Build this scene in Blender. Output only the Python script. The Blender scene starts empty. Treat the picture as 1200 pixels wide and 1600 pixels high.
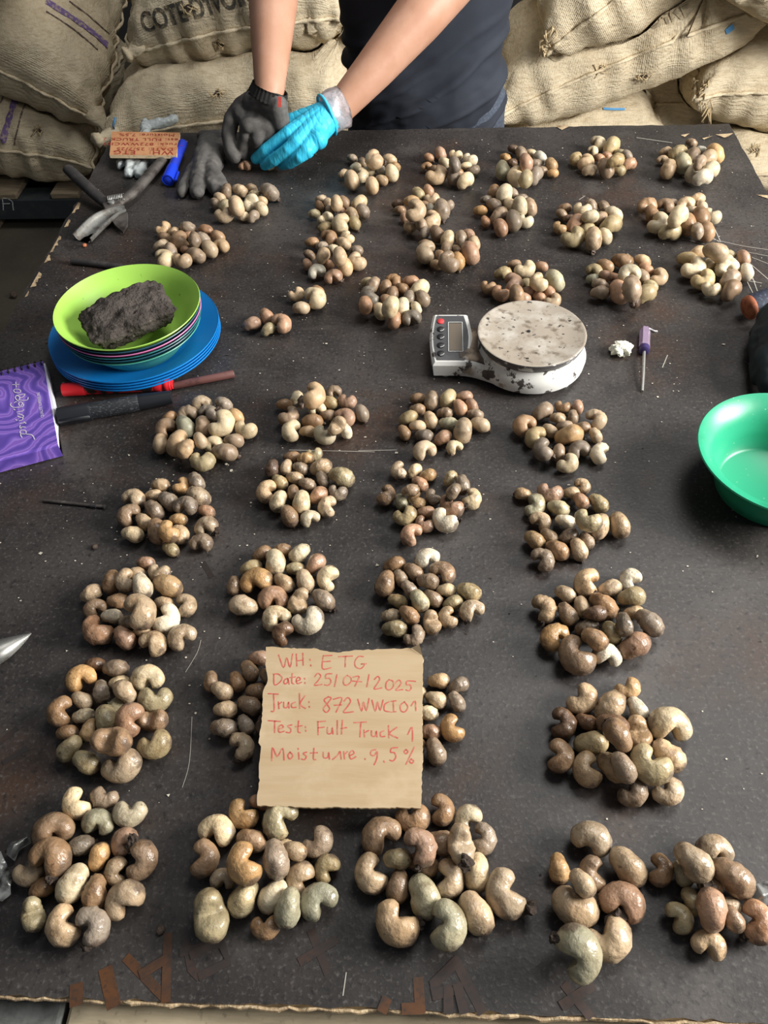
import bpy, bmesh, math, random
from mathutils import Vector, Matrix, Quaternion, Euler, noise

C = bpy.context.scene.collection
SC = bpy.context.scene
T = 0.75                                   # height of the table top above the floor

# ------------------------------------------------------------------ camera
FW = Vector((-0.04731541, 0.64625232, -0.76165556))
RT = Vector((0.99886256, 0.03511753, -0.03225449))
UP = Vector((-0.00590293, 0.76231535, 0.64717885))
EYE = Vector((0.01538178, 0.0, T + 0.70035662))
FPX = 1230.37
cd = bpy.data.cameras.new('camera')
cam = bpy.data.objects.new('camera', cd)
C.objects.link(cam)
cam.matrix_world = Matrix(((RT.x, UP.x, -FW.x, EYE.x), (RT.y, UP.y, -FW.y, EYE.y), (RT.z, UP.z, -FW.z, EYE.z), (0, 0, 0, 1)))
cd.sensor_fit = 'VERTICAL'
cd.sensor_height = 24.0
cd.lens = 24.0 * FPX / 1600.0
cd.clip_start = 0.02
SC.camera = cam

# ------------------------------------------------------------------ light
def srgb(r, g, b, a=1.0):
    f = lambda c: (c / 255 / 12.92) if c / 255 <= 0.04045 else ((c / 255 + 0.055) / 1.055) ** 2.4
    return (f(r), f(g), f(b), a)

w = bpy.data.worlds.new('overcast_daylight')
SC.world = w
w.use_nodes = True
w.node_tree.nodes['Background'].inputs[0].default_value = (.88, .93, 1.0, 1)
w.node_tree.nodes['Background'].inputs[1].default_value = 0.17

def area(name, loc, aim, sx, sy, power, col):
    l = bpy.data.lights.new(name, 'AREA')
    l.shape = 'RECTANGLE'; l.size = sx; l.size_y = sy; l.energy = power; l.color = col
    o = bpy.data.objects.new(name, l); C.objects.link(o)
    o.location = loc
    o.rotation_euler = (Vector(aim) - Vector(loc)).to_track_quat('-Z', 'Y').to_euler()
    return o
area('doorway_daylight', (2.1, .50, 1.80), (0.0, .85, .75), 1.10, 1.0, 152, (1.0, .97, .92))
area('sack_fill_light', (1.0, 1.9, 3.7), (.35, 2.6, .5), 1.6, 1.2, 58, (1.0, .98, .94))  # unseen overhead fill lamp, added to brighten the sacks

SC.view_settings.view_transform = 'Standard'
SC.view_settings.look = 'None'
SC.view_settings.exposure = 0.0
SC.view_settings.gamma = 1.0
SC.view_settings.use_curve_mapping = False

# ------------------------------------------------------------------ helpers
def ray(px, py):
    return (FW * FPX + RT * (px - 600) + UP * (800 - py)).normalized()
def at(px, py, z=0.0):
    """point at height z above the table top on the sight line of a pixel"""
    d = ray(px, py); return EYE + d * ((T + z - EYE.z) / d.z)
def aty(px, py, y):
    d = ray(px, py); return EYE + d * ((y - EYE.y) / d.y)
def ppm(p):
    return FPX / ((Vector(p) - EYE).dot(FW))

def material(name, col, rough=0.6, metal=0.0, spec=0.5, mottle=None, bump=None, trans=0.0, alpha=1.0, ior=1.45, coat=0.0, attr=None, mottle2=None):
    """mottle: list of (noise scale, colour, low, high[, detail]) layers over the base colour"""
    m = bpy.data.materials.new(name); m.use_nodes = True
    nt = m.node_tree; N = nt.nodes; L = nt.links
    b = N['Principled BSDF']
    b.inputs['Roughness'].default_value = rough; b.inputs['Metallic'].default_value = metal
    b.inputs['Specular IOR Level'].default_value = spec; b.inputs['IOR'].default_value = ior
    b.inputs['Transmission Weight'].default_value = trans; b.inputs['Alpha'].default_value = alpha
    b.inputs['Coat Weight'].default_value = coat
    tc = N.new('ShaderNodeTexCoord')
    vec = tc.outputs['Object']
    out = None
    if attr == 'object':
        oi = N.new('ShaderNodeObjectInfo'); out = oi.outputs['Color']
        sv = N.new('ShaderNodeVectorMath'); sv.operation = 'ADD'; sc9 = N.new('ShaderNodeMath'); sc9.operation = 'MULTIPLY'; sc9.inputs[1].default_value = 40
        L.new(oi.outputs['Random'], sc9.inputs[0]); L.new(vec, sv.inputs[0]); L.new(sc9.outputs[0], sv.inputs[1]); vec = sv.outputs[0]
    elif attr:
        at_ = N.new('ShaderNodeAttribute'); at_.attribute_name = attr; out = at_.outputs['Color']
    else:
        rgb = N.new('ShaderNodeRGB'); rgb.outputs[0].default_value = col; out = rgb.outputs[0]
    for lay in (mottle or []):
        sc_, c2, lo, hi = lay[:4]
        nz = N.new('ShaderNodeTexNoise'); nz.inputs['Scale'].default_value = sc_
        nz.inputs['Detail'].default_value = lay[4] if len(lay) > 4 else 5
        nz.inputs['Roughness'].default_value = 0.6
        if len(lay) > 5:
            mp = N.new('ShaderNodeMapping'); mp.inputs['Scale'].default_value = lay[5]
            if len(lay) > 6: mp.inputs['Rotation'].default_value = lay[6]
            L.new(vec, mp.inputs[0]); L.new(mp.outputs[0], nz.inputs['Vector'])
        else:
            L.new(vec, nz.inputs['Vector'])
        mr = N.new('ShaderNodeMapRange'); mr.inputs['From Min'].default_value = lo; mr.inputs['From Max'].default_value = hi
        L.new(nz.outputs['Fac'], mr.inputs['Value'])
        mx = N.new('ShaderNodeMix'); mx.data_type = 'RGBA'
        L.new(mr.outputs[0], mx.inputs[0]); L.new(out, mx.inputs[6])
        if isinstance(c2, float):
            ml = N.new('ShaderNodeMix'); ml.data_type = 'RGBA'; ml.blend_type = 'MULTIPLY'; ml.inputs[0].default_value = 1
            L.new(out, ml.inputs[6]); ml.inputs[7].default_value = (c2, c2 * .93, c2 * .86, 1); L.new(ml.outputs[2], mx.inputs[7])
        else:
            mx.inputs[7].default_value = c2
        out = mx.outputs[2]
    if attr == 'object':                       # dried crust round the stalk end
        sx = N.new('ShaderNodeSeparateXYZ'); L.new(tc.outputs['Object'], sx.inputs[0])
        mr = N.new('ShaderNodeMapRange'); mr.inputs['From Min'].default_value = .18; mr.inputs['From Max'].default_value = .52; L.new(sx.outputs['X'], mr.inputs['Value'])
        nz = N.new('ShaderNodeTexNoise'); nz.inputs['Scale'].default_value = 4.5; nz.inputs['Detail'].default_value = 7; L.new(vec, nz.inputs['Vector'])
        ad = N.new('ShaderNodeMath'); ad.operation = 'MULTIPLY'; L.new(mr.outputs[0], ad.inputs[0]); L.new(nz.outputs['Fac'], ad.inputs[1])
        mr2 = N.new('ShaderNodeMapRange'); mr2.inputs['From Min'].default_value = .25; mr2.inputs['From Max'].default_value = .40; mr2.inputs['To Max'].default_value = .8; L.new(ad.outputs[0], mr2.inputs['Value'])
        mx = N.new('ShaderNodeMix'); mx.data_type = 'RGBA'; L.new(mr2.outputs[0], mx.inputs[0]); L.new(out, mx.inputs[6]); mx.inputs[7].default_value = srgb(86, 72, 62); out = mx.outputs[2]
    L.new(out, b.inputs['Base Color'])
    prev = None
    for lay in (bump or []):
        sc_, st, dist = lay[:3]
        nz = N.new('ShaderNodeTexNoise'); nz.inputs['Scale'].default_value = sc_; nz.inputs['Detail'].default_value = 4
        if len(lay) > 3:
            mp = N.new('ShaderNodeMapping'); mp.inputs['Scale'].default_value = lay[3]
            if len(lay) > 4: mp.inputs['Rotation'].default_value = lay[4]
            L.new(vec, mp.inputs[0]); L.new(mp.outputs[0], nz.inputs['Vector'])
        else:
            L.new(vec, nz.inputs['Vector'])
        bp = N.new('ShaderNodeBump'); bp.inputs['Strength'].default_value = st; bp.inputs['Distance'].default_value = dist
        L.new(nz.outputs['Fac'], bp.inputs['Height'])
        if prev: L.new(prev, bp.inputs['Normal'])
        prev = bp.outputs[0]
    if prev: L.new(prev, b.inputs['Normal'])
    return m

def link(name, me, mat=None, parent=None):
    o = bpy.data.objects.new(name, me); C.objects.link(o)
    if mat is not None: me.materials.append(mat)
    if parent is not None: own(o, parent)
    return o
def own(o, parent):
    o.parent = parent
    M = Matrix.Identity(4); p = parent
    chain = []
    while p is not None:
        chain.append(p); p = p.parent
    for p in reversed(chain):
        M = M @ p.matrix_parent_inverse @ p.matrix_basis
    o.matrix_parent_inverse = M.inverted()
def tag(o, label=None, cat=None, group=None, kind=None):
    if label: o['label'] = label
    if cat: o['category'] = cat
    if group: o['group'] = group
    if kind: o['kind'] = kind
    return o
def thing(name, loc, label, cat, group=None):
    e = bpy.data.objects.new(name, None); C.objects.link(e); e.location = loc; e.empty_display_size = .02
    return tag(e, label, cat, group)
def fin(name, bm, mat=None, parent=None, smooth=True, angle=None):
    bmesh.ops.recalc_face_normals(bm, faces=bm.faces)
    me = bpy.data.meshes.new(name); bm.to_mesh(me); bm.free()
    if smooth:
        for p in me.polygons: p.use_smooth = True
        if angle:
            me.set_sharp_from_angle(angle=math.radians(angle))
    return link(name, me, mat, parent)
def frame(d, upv=Vector((0, 0, 1))):
    d = d.normalized()
    if abs(d.dot(upv)) > .98: upv = Vector((0, 1, 0))
    a = d.cross(upv).normalized(); b = a.cross(d).normalized()
    return a, b
def tube(bm, pts, rad, seg=14, caps=True, flat=1.0, upv=Vector((0, 0, 1))):
    """swept tube; rad a number or list; flat squashes it along the up direction"""
    pts = [Vector(p) for p in pts]; n = len(pts)
    if not isinstance(rad, (list, tuple)): rad = [rad] * n
    rings = []
    for i, p in enumerate(pts):
        d = pts[min(i + 1, n - 1)] - pts[max(i - 1, 0)]
        a, b = frame(d, upv)
        rings.append([bm.verts.new(p + (a * math.cos(2 * math.pi * k / seg) + b * flat * math.sin(2 * math.pi * k / seg)) * rad[i]) for k in range(seg)])
    for i in range(n - 1):
        for k in range(seg):
            bm.faces.new((rings[i][k], rings[i][(k + 1) % seg], rings[i + 1][(k + 1) % seg], rings[i + 1][k]))
    if caps:
        bm.faces.new(rings[0][::-1]); bm.faces.new(rings[-1])
    return rings
def rod(bm, p0, p1, prof, seg=20, upv=Vector((0, 0, 1)), flat=1.0):
    """lathe along p0->p1 with prof = [(t, r)]"""
    p0 = Vector(p0); p1 = Vector(p1); d = p1 - p0; a, b = frame(d, upv)
    rings = []
    for t, r in prof:
        p = p0 + d * t
        rings.append([bm.verts.new(p + (a * math.cos(2 * math.pi * k / seg) + b * flat * math.sin(2 * math.pi * k / seg)) * r) for k in range(seg)])
    for i in range(len(rings) - 1):
        for k in range(seg):
            bm.faces.new((rings[i][k], rings[i][(k + 1) % seg], rings[i + 1][(k + 1) % seg], rings[i + 1][k]))
    bm.faces.new(rings[0][::-1]); bm.faces.new(rings[-1])
def lathe(bm, cx, cy, prof, seg=72, z0=0.0):
    rings = []
    for r, z in prof:
        rings.append([bm.verts.new((cx + r * math.cos(2 * math.pi * k / seg), cy + r * math.sin(2 * math.pi * k / seg), z0 + z)) for k in range(seg)])
    for i in range(len(rings) - 1):
        for k in range(seg):
            bm.faces.new((rings[i][k], rings[i][(k + 1) % seg], rings[i + 1][(k + 1) % seg], rings[i + 1][k]))
    return rings
def box(bm, c, s, rot=None, bev=0.0, seg=2):
    r = bmesh.ops.create_cube(bm, size=1.0)
    vs = r['verts']
    M = Matrix.Translation(Vector(c)) @ (rot.to_4x4() if rot else Matrix.Identity(4)) @ Matrix.Diagonal((s[0], s[1], s[2], 1))
    bmesh.ops.transform(bm, matrix=M, verts=vs)
    if bev:
        es = list({e for v in vs for e in v.link_edges})
        bmesh.ops.bevel(bm, geom=es, offset=bev, segments=seg, affect='EDGES', profile=.5)
def slab(bm, top, thick, bev=0.0):
    """prism under an outline of points (given on its upper face)"""
    a = [bm.verts.new(p) for p in top]; b = [bm.verts.new(Vector(p) - Vector((0, 0, thick))) for p in top]
    n = len(a)
    bm.faces.new(a); bm.faces.new(b[::-1])
    for i in range(n): bm.faces.new((a[i], b[i], b[(i + 1) % n], a[(i + 1) % n]))
def ribbon(bm, pts, wid, nrm, lift=0.0):
    """flat stroke along pts with width wid lying on a surface of normal nrm"""
    pts = [Vector(p) for p in pts]; n = len(pts); prev = None
    nrm = Vector(nrm).normalized()
    for i, p in enumerate(pts):
        d = (pts[min(i + 1, n - 1)] - pts[max(i - 1, 0)])
        s = d.cross(nrm)
        s = s.normalized() * wid * .5 if s.length > 1e-9 else Vector((wid * .5, 0, 0))
        e = d.normalized() * wid * .4 * (-1 if i == 0 else (1 if i == n - 1 else 0))
        a = bm.verts.new(p + s + e + nrm * lift); b = bm.verts.new(p - s + e + nrm * lift)
        if prev: bm.faces.new((prev[0], prev[1], b, a))
        prev = (a, b)
def curve(pts, n=6):
    """Catmull-Rom through pts"""
    pts = [Vector(p) for p in pts]; out = []
    for i in range(len(pts) - 1):
        p0 = pts[max(i - 1, 0)]; p1 = pts[i]; p2 = pts[i + 1]; p3 = pts[min(i + 2, len(pts) - 1)]
        for k in range(n):
            t = k / n
            out.append(.5 * ((2 * p1) + (p2 - p0) * t + (2 * p0 - 5 * p1 + 4 * p2 - p3) * t * t + (3 * p1 - p0 - 3 * p2 + p3) * t ** 3))
    out.append(pts[-1]); return out
def capsule(bm, p0, r0, p1, r1, seg=14):
    p0 = Vector(p0); p1 = Vector(p1); d = p1 - p0
    if d.length < 1e-6: d = Vector((0, 0, 1e-4)); p1 = p0 + d
    a, b = frame(d); u = d.normalized()
    prof = []
    for k in range(5):
        t = math.pi / 2 * (1 - k / 5); prof.append((p0 - u * r0 * math.sin(t), max(r0 * math.cos(t), r0 * .05)))
    prof.append((p0, r0)); prof.append((p1, r1))
    for k in range(1, 6):
        t = math.pi / 2 * k / 5; prof.append((p1 + u * r1 * math.sin(t), max(r1 * math.cos(t), r1 * .05)))
    rings = [[bm.verts.new(c + (a * math.cos(2 * math.pi * k / seg) + b * math.sin(2 * math.pi * k / seg)) * r) for k in range(seg)] for c, r in prof]
    for i in range(len(rings) - 1):
        for k in range(seg):
            bm.faces.new((rings[i][k], rings[i][(k + 1) % seg], rings[i + 1][(k + 1) % seg], rings[i + 1][k]))
    bm.faces.new(rings[0][::-1]); bm.faces.new(rings[-1])
def organic(name, chains, voxel, mat, parent=None, smooth=8, disp=None, squash=None):
    """one continuous skin grown over chains of (point, radius)"""
    bm = bmesh.new()
    for ch in chains:
        for (p0, r0), (p1, r1) in zip(ch[:-1], ch[1:]): capsule(bm, p0, r0, p1, r1)
    bmesh.ops.recalc_face_normals(bm, faces=bm.faces)
    me = bpy.data.meshes.new('tmp'); bm.to_mesh(me); bm.free()
    o = bpy.data.objects.new('tmp', me); C.objects.link(o)
    r = o.modifiers.new('r', 'REMESH'); r.mode = 'VOXEL'; r.voxel_size = voxel
    s = o.modifiers.new('s', 'SMOOTH'); s.iterations = smooth; s.factor = .5
    dg = bpy.context.evaluated_depsgraph_get()
    me2 = bpy.data.meshes.new_from_object(o.evaluated_get(dg))
    bpy.data.objects.remove(o); bpy.data.meshes.remove(me)
    me2.name = name
    if disp:
        co = [v.co.copy() for v in me2.vertices]; nr = [v.normal.copy() for v in me2.vertices]
        for v, c, n in zip(me2.vertices, co, nr): v.co = c + n * disp(c, n)
    for p in me2.polygons: p.use_smooth = True
    return link(name, me2, mat, parent)
def text_mesh(body, size=1.0, spacing=1.0, bold=0.0):
    cu = bpy.data.curves.new('txt', 'FONT'); cu.body = body; cu.size = size; cu.align_x = 'CENTER'; cu.align_y = 'CENTER'
    cu.space_character = spacing; cu.offset = bold
    o = bpy.data.objects.new('txt', cu); C.objects.link(o)
    dg = bpy.context.evaluated_depsgraph_get()
    me = bpy.data.meshes.new_from_object(o.evaluated_get(dg))
    bpy.data.objects.remove(o); bpy.data.curves.remove(cu)
    return me
def text_on(name, body, size, M, mat, parent, spacing=1.0):
    me = text_mesh(body, size, spacing); me.transform(M); me.name = name
    return link(name, me, mat, parent)
def fbm(p, s, oct=3):
    return noise.fractal(Vector(p) * s, 1.0, 2.0, oct)

# ------------------------------------------------------------------ materials
M = {}
M['film'] = material('film_faced_plywood', srgb(40, 37, 36), .45, spec=.5,
    mottle=[(2.6, srgb(70, 66, 64), .42, .68, 7), (6, srgb(62, 46, 37), .54, .72, 8), (11, srgb(84, 79, 76), .56, .74, 9), (22, srgb(28, 26, 26), .5, .8, 7), (260, srgb(92, 88, 85), .54, .80, 4), (160, srgb(28, 26, 26), .54, .75, 3), (7, srgb(80, 75, 72), .62, .9, 8, (1, 6, 1))],
    bump=[(260, .22, .001), (25, .10, .002)])
M['ply_edge'] = material('raw_plywood_edge', srgb(172, 150, 118), .8, mottle=[(60, srgb(108, 88, 66), .45, .7, 6), (220, srgb(205, 188, 155), .55, .75)], bump=[(300, .6, .002)])
M['timber'] = material('weathered_timber', srgb(196, 182, 154), .85, mottle=[(14, srgb(160, 148, 124), .4, .75, 7, (1, 9, 9)), (120, srgb(120, 108, 90), .6, .8)], bump=[(60, .3, .002, (1, 10, 10))])
M['grey_paint'] = material('grey_painted_timber', srgb(104, 106, 104), .8, mottle=[(40, srgb(52, 52, 50), .45, .7, 6)], bump=[(60, .3, .002, (1, 10, 10))])
M['shell'] = material('cashew_shell', None, .30, spec=.55, attr='object', mottle=[(2.2, .58, .50, .66, 6), (6, .34, .62, .72, 6), (1.4, 1.22, .5, .75, 3)], bump=[(3, .16, .03), (14, .10, .008)])
M['shell_far'] = material('cashew_shell_heap', None, .40, spec=.42, attr='tint', mottle=[(70, .52, .50, .72, 5), (150, .30, .66, .78, 4), (30, 1.22, .5, .75, 3)], bump=[(110, .30, .003)])
M['stalk'] = material('dried_stalk', srgb(70, 58, 50), .9, mottle=[(200, srgb(112, 96, 84), .5, .7)], bump=[(300, .8, .003)])
M['card'] = material('corrugated_cardboard', srgb(182, 161, 130), .82, spec=.25, mottle=[(26, srgb(172, 148, 114), .42, .7, 5, (.35, 3.2, 1)), (14, srgb(200, 180, 150), .55, .8)], bump=[(150, .12, .002, (.1, 1, .1))])
M['card2'] = material('brown_cardboard', srgb(192, 142, 102), .8, spec=.25, mottle=[(40, srgb(168, 112, 76), .45, .7)])
M['card_core'] = material('cardboard_cut_edge', srgb(218, 196, 160), .9, mottle=[(200, srgb(150, 120, 85), .55, .7)])
M['red_ink'] = material('red_marker_ink', srgb(184, 84, 74), .7, mottle=[(180, srgb(192, 132, 110), .45, .7, 3)])
M['red_ink2'] = material('red_marker_ink_small_card', srgb(150, 48, 40), .7)
M['stencil'] = material('stencil_ink', srgb(88, 56, 32), .5, spec=.4, mottle=[(22, srgb(46, 40, 37), .40, .66, 6), (200, srgb(50, 42, 38), .52, .7)])
M['stencil_faint'] = material('worn_stencil_ink', srgb(60, 45, 39), .48, spec=.45, mottle=[(22, srgb(42, 39, 38), .38, .60, 6), (200, srgb(42, 39, 38), .48, .7)])
M['scratch'] = material('scratched_film', srgb(160, 155, 146), .8)
M['chip'] = material('nut_skin_chips', srgb(196, 188, 172), .8)
M['crumb'] = material('dark_crumbs', srgb(58, 46, 38), .9)
M['green'] = material('lime_plastic', srgb(158, 204, 88), .36, spec=.5, mottle=[(9, srgb(120, 160, 66), .62, .85, 6), (120, srgb(70, 80, 40), .68, .76, 4)])
M['teal'] = material('teal_plastic', srgb(40, 120, 122), .4, mottle=[(60, srgb(28, 74, 84), .5, .7, 5)])
M['teal2'] = material('sea_green_plastic', srgb(72, 158, 138), .4, mottle=[(60, srgb(40, 110, 104), .55, .75, 5)])
M['navy'] = material('petrol_plastic', srgb(30, 84, 104), .4, mottle=[(60, srgb(20, 54, 66), .5, .7, 5)])
M['pink'] = material('pink_plastic', srgb(206, 118, 170), .45)
M['blue'] = material('blue_plastic', srgb(20, 124, 202), .34, mottle=[(8, srgb(14, 80, 140), .6, .85, 5)])
M['sponge'] = material('charred_foam', srgb(80, 74, 70), .95, spec=.15, mottle=[(34, srgb(52, 47, 44), .42, .66, 6), (160, srgb(122, 112, 100), .62, .78, 4)], bump=[(150, 1.0, .006), (420, .8, .002)])
M['redpen'] = material('red_marker_plastic', srgb(206, 36, 44), .38)
M['redpen_worn'] = material('worn_red_print', srgb(200, 38, 46), .45, mottle=[(30, srgb(38, 32, 32), .52, .56, 2, (1.2, 1.2, 3)), (110, srgb(120, 90, 88), .68, .72)])
M['blackpen'] = material('black_marker_plastic', srgb(30, 32, 36), .38)
M['blackprint'] = material('worn_fine_print', srgb(32, 34, 38), .5, mottle=[(700, srgb(74, 76, 80), .56, .64, 2, (.35, 1, 1))])
M['stick'] = material('maroon_stick', srgb(98, 62, 58), .55, mottle=[(60, srgb(70, 42, 40), .5, .7)])
M['bluepen'] = material('blue_marker_plastic', srgb(38, 58, 176), .35, mottle=[(60, srgb(70, 72, 150), .58, .75)])
M['bluecap'] = material('blue_marker_cap', srgb(30, 62, 204), .32)
M['iron'] = material('worn_dark_steel', srgb(98, 93, 89), .5, metal=.45, mottle=[(40, srgb(52, 46, 42), .45, .7, 6), (160, srgb(128, 120, 110), .64, .76)], bump=[(160, .3, .001)])
M['steel'] = material('bare_steel', srgb(168, 168, 164), .38, metal=.7, mottle=[(60, srgb(104, 92, 80), .55, .72, 6)])
M['jaw'] = material('worn_jaw_steel', srgb(122, 122, 118), .5, metal=.25, mottle=[(60, srgb(82, 74, 66), .48, .66, 6)], bump=[(160, .3, .001)])
M['black_rubber'] = material('dark_grip', srgb(48, 46, 46), .6, mottle=[(50, srgb(74, 70, 68), .5, .75)])
M['white_worn'] = material('chipped_white_casing', srgb(212, 212, 208), .5, mottle=[(34, srgb(76, 70, 66), .56, .58, 5), (18, srgb(150, 138, 122), .58, .64, 6)], bump=[(40, .2, .001)])
M['brown_worn'] = material('grimy_casing', srgb(146, 128, 108), .6, mottle=[(24, srgb(70, 58, 48), .48, .58, 6), (60, srgb(190, 182, 170), .6, .68)])
M['pan'] = material('stained_weighing_pan', srgb(160, 150, 136), .55, metal=.15, mottle=[(26, srgb(190, 184, 174), .5, .7, 6), (60, srgb(116, 104, 90), .54, .66, 6), (110, srgb(50, 46, 42), .61, .66, 6)], bump=[(80, .2, .001)])
M['pan_under'] = material('dark_pan_rim', srgb(88, 86, 86), .5, metal=.3, mottle=[(40, srgb(196, 194, 190), .56, .60, 4)])
M['face'] = material('charcoal_keypad_film', srgb(66, 66, 68), .45, mottle=[(40, srgb(84, 84, 86), .5, .7)])
M['lcd'] = material('unlit_display', srgb(104, 94, 82), .35)
M['key'] = material('black_key', srgb(34, 34, 36), .4)
M['key_red'] = material('red_key', srgb(196, 58, 62), .45)
M['trim_white'] = material('pale_casing_edge', srgb(206, 208, 206), .5)
M['clear_purple'] = material('lilac_clear_plastic', srgb(190, 168, 196), .15, trans=.55, ior=1.45)
M['dark_purple'] = material('violet_plastic', srgb(58, 48, 92), .35)
M['paper'] = material('crumpled_paper', srgb(206, 204, 188), .85, mottle=[(90, srgb(150, 144, 124), .6, .75)])
M['basin'] = material('green_basin_plastic', srgb(44, 150, 114), .34, spec=.5, mottle=[(10, srgb(26, 116, 82), .5, .8, 5), (240, srgb(170, 200, 170), .72, .76, 2)])
M['basin_out'] = material('dark_basin_outside', srgb(26, 40, 36), .5, mottle=[(20, srgb(20, 62, 48), .5, .8)])
M['navy_grip'] = material('navy_speckled_grip', srgb(38, 44, 60), .65, mottle=[(260, srgb(82, 90, 110), .55, .7, 3)])
M['orange_wood'] = material('orange_wood_end', srgb(166, 98, 66), .7, mottle=[(80, srgb(120, 66, 44), .5, .7)])
M['dark_cloth'] = material('dark_teal_cloth', srgb(22, 34, 38), .8, mottle=[(20, srgb(40, 58, 62), .5, .8)])
M['violet'] = None
M['pages'] = material('white_page_block', srgb(222, 222, 228), .8, mottle=[(500, srgb(170, 172, 184), .5, .65, 2, (.02, .02, 1))])
M['coil'] = material('black_wire_coil', srgb(24, 24, 26), .4)
M['silver_ink'] = material('silver_print', srgb(206, 202, 208), .5)
M['jute_thread'] = material('jute_fray', srgb(196, 176, 140), .95)
M['sack_ink'] = material('faded_sack_ink', srgb(74, 72, 66), .95, mottle=[(120, srgb(150, 134, 104), .5, .66, 4)])
M['sack_ink_faint'] = material('very_faded_sack_ink', srgb(146, 134, 112), .95, mottle=[(70, srgb(196, 180, 148), .40, .58, 4)])
M['blue_tape'] = material('blue_tape', srgb(96, 160, 214), .5)
M['shirt'] = material('black_t_shirt', srgb(42, 46, 55), .8, spec=.3, mottle=[(5, srgb(50, 55, 65), .4, .7)], bump=[(30, .10, .004)])
M['jeans'] = material('dark_denim', srgb(62, 70, 84), .85, mottle=[(160, srgb(86, 94, 106), .5, .7)], bump=[(400, .4, .001)])
M['skin'] = material('skin', srgb(180, 136, 112), .5, spec=.4, mottle=[(14, srgb(194, 152, 130), .45, .75), (90, srgb(164, 112, 88), .66, .8)], bump=[(260, .12, .001)])
M['hair'] = material('black_hair', srgb(24, 22, 22), .5)
M['knit'] = material('grey_knit_glove', srgb(84, 82, 80), .85, spec=.25, mottle=[(50, srgb(108, 104, 100), .5, .75, 5), (16, srgb(46, 45, 46), .5, .8)], bump=[(500, .5, .001), (60, .2, .003)])
M['knit_cuff'] = material('black_ribbed_cuff', srgb(58, 57, 56), .9, bump=[(900, .3, .001)])
M['nitrile'] = material('blue_nitrile', srgb(58, 190, 226), .42, spec=.4, mottle=[(40, srgb(40, 150, 196), .55, .8)], bump=[(70, .35, .003, (3.2, .5, 1), (0, 0, 1.0))])
M['clear_film'] = material('clear_glove_film', srgb(226, 226, 230), .25, trans=.45, mottle=[(60, srgb(246, 240, 246), .5, .6)], bump=[(90, .6, .004)])
M['plastic'] = material('milky_plastic_glove', srgb(196, 204, 204), .22, trans=.25, bump=[(45, .7, .006)])
M['wrapper'] = material('torn_clear_wrapper', srgb(190, 192, 190), .18, metal=.25, trans=.25, mottle=[(50, srgb(60, 56, 52), .5, .66)], bump=[(40, .6, .006)])
M['red_tag'] = material('red_tag', srgb(206, 70, 58), .6)
M['floor'] = material('dark_concrete', srgb(74, 68, 58), .8, mottle=[(4, srgb(56, 52, 46), .4, .7, 6), (60, srgb(88, 82, 72), .6, .8)], bump=[(60, .2, .004)])
M['wall'] = material('dark_block_wall', srgb(58, 58, 58), .9, mottle=[(3, srgb(44, 44, 46), .4, .7)])
M['pallet'] = material('pallet_board', srgb(140, 126, 104), .85, mottle=[(12, srgb(104, 92, 74), .4, .7, 6, (1, 8, 8))], bump=[(60, .3, .003)])
M['pallet_dark'] = material('black_painted_board', srgb(40, 46, 50), .75, mottle=[(30, srgb(58, 62, 62), .5, .75)])
M['pallet_blue'] = material('pale_blue_board', srgb(140, 174, 196), .7)
M['chalk'] = material('white_chalk', srgb(190, 192, 190), .9, mottle=[(160, srgb(110, 114, 116), .5, .65)])

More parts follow.
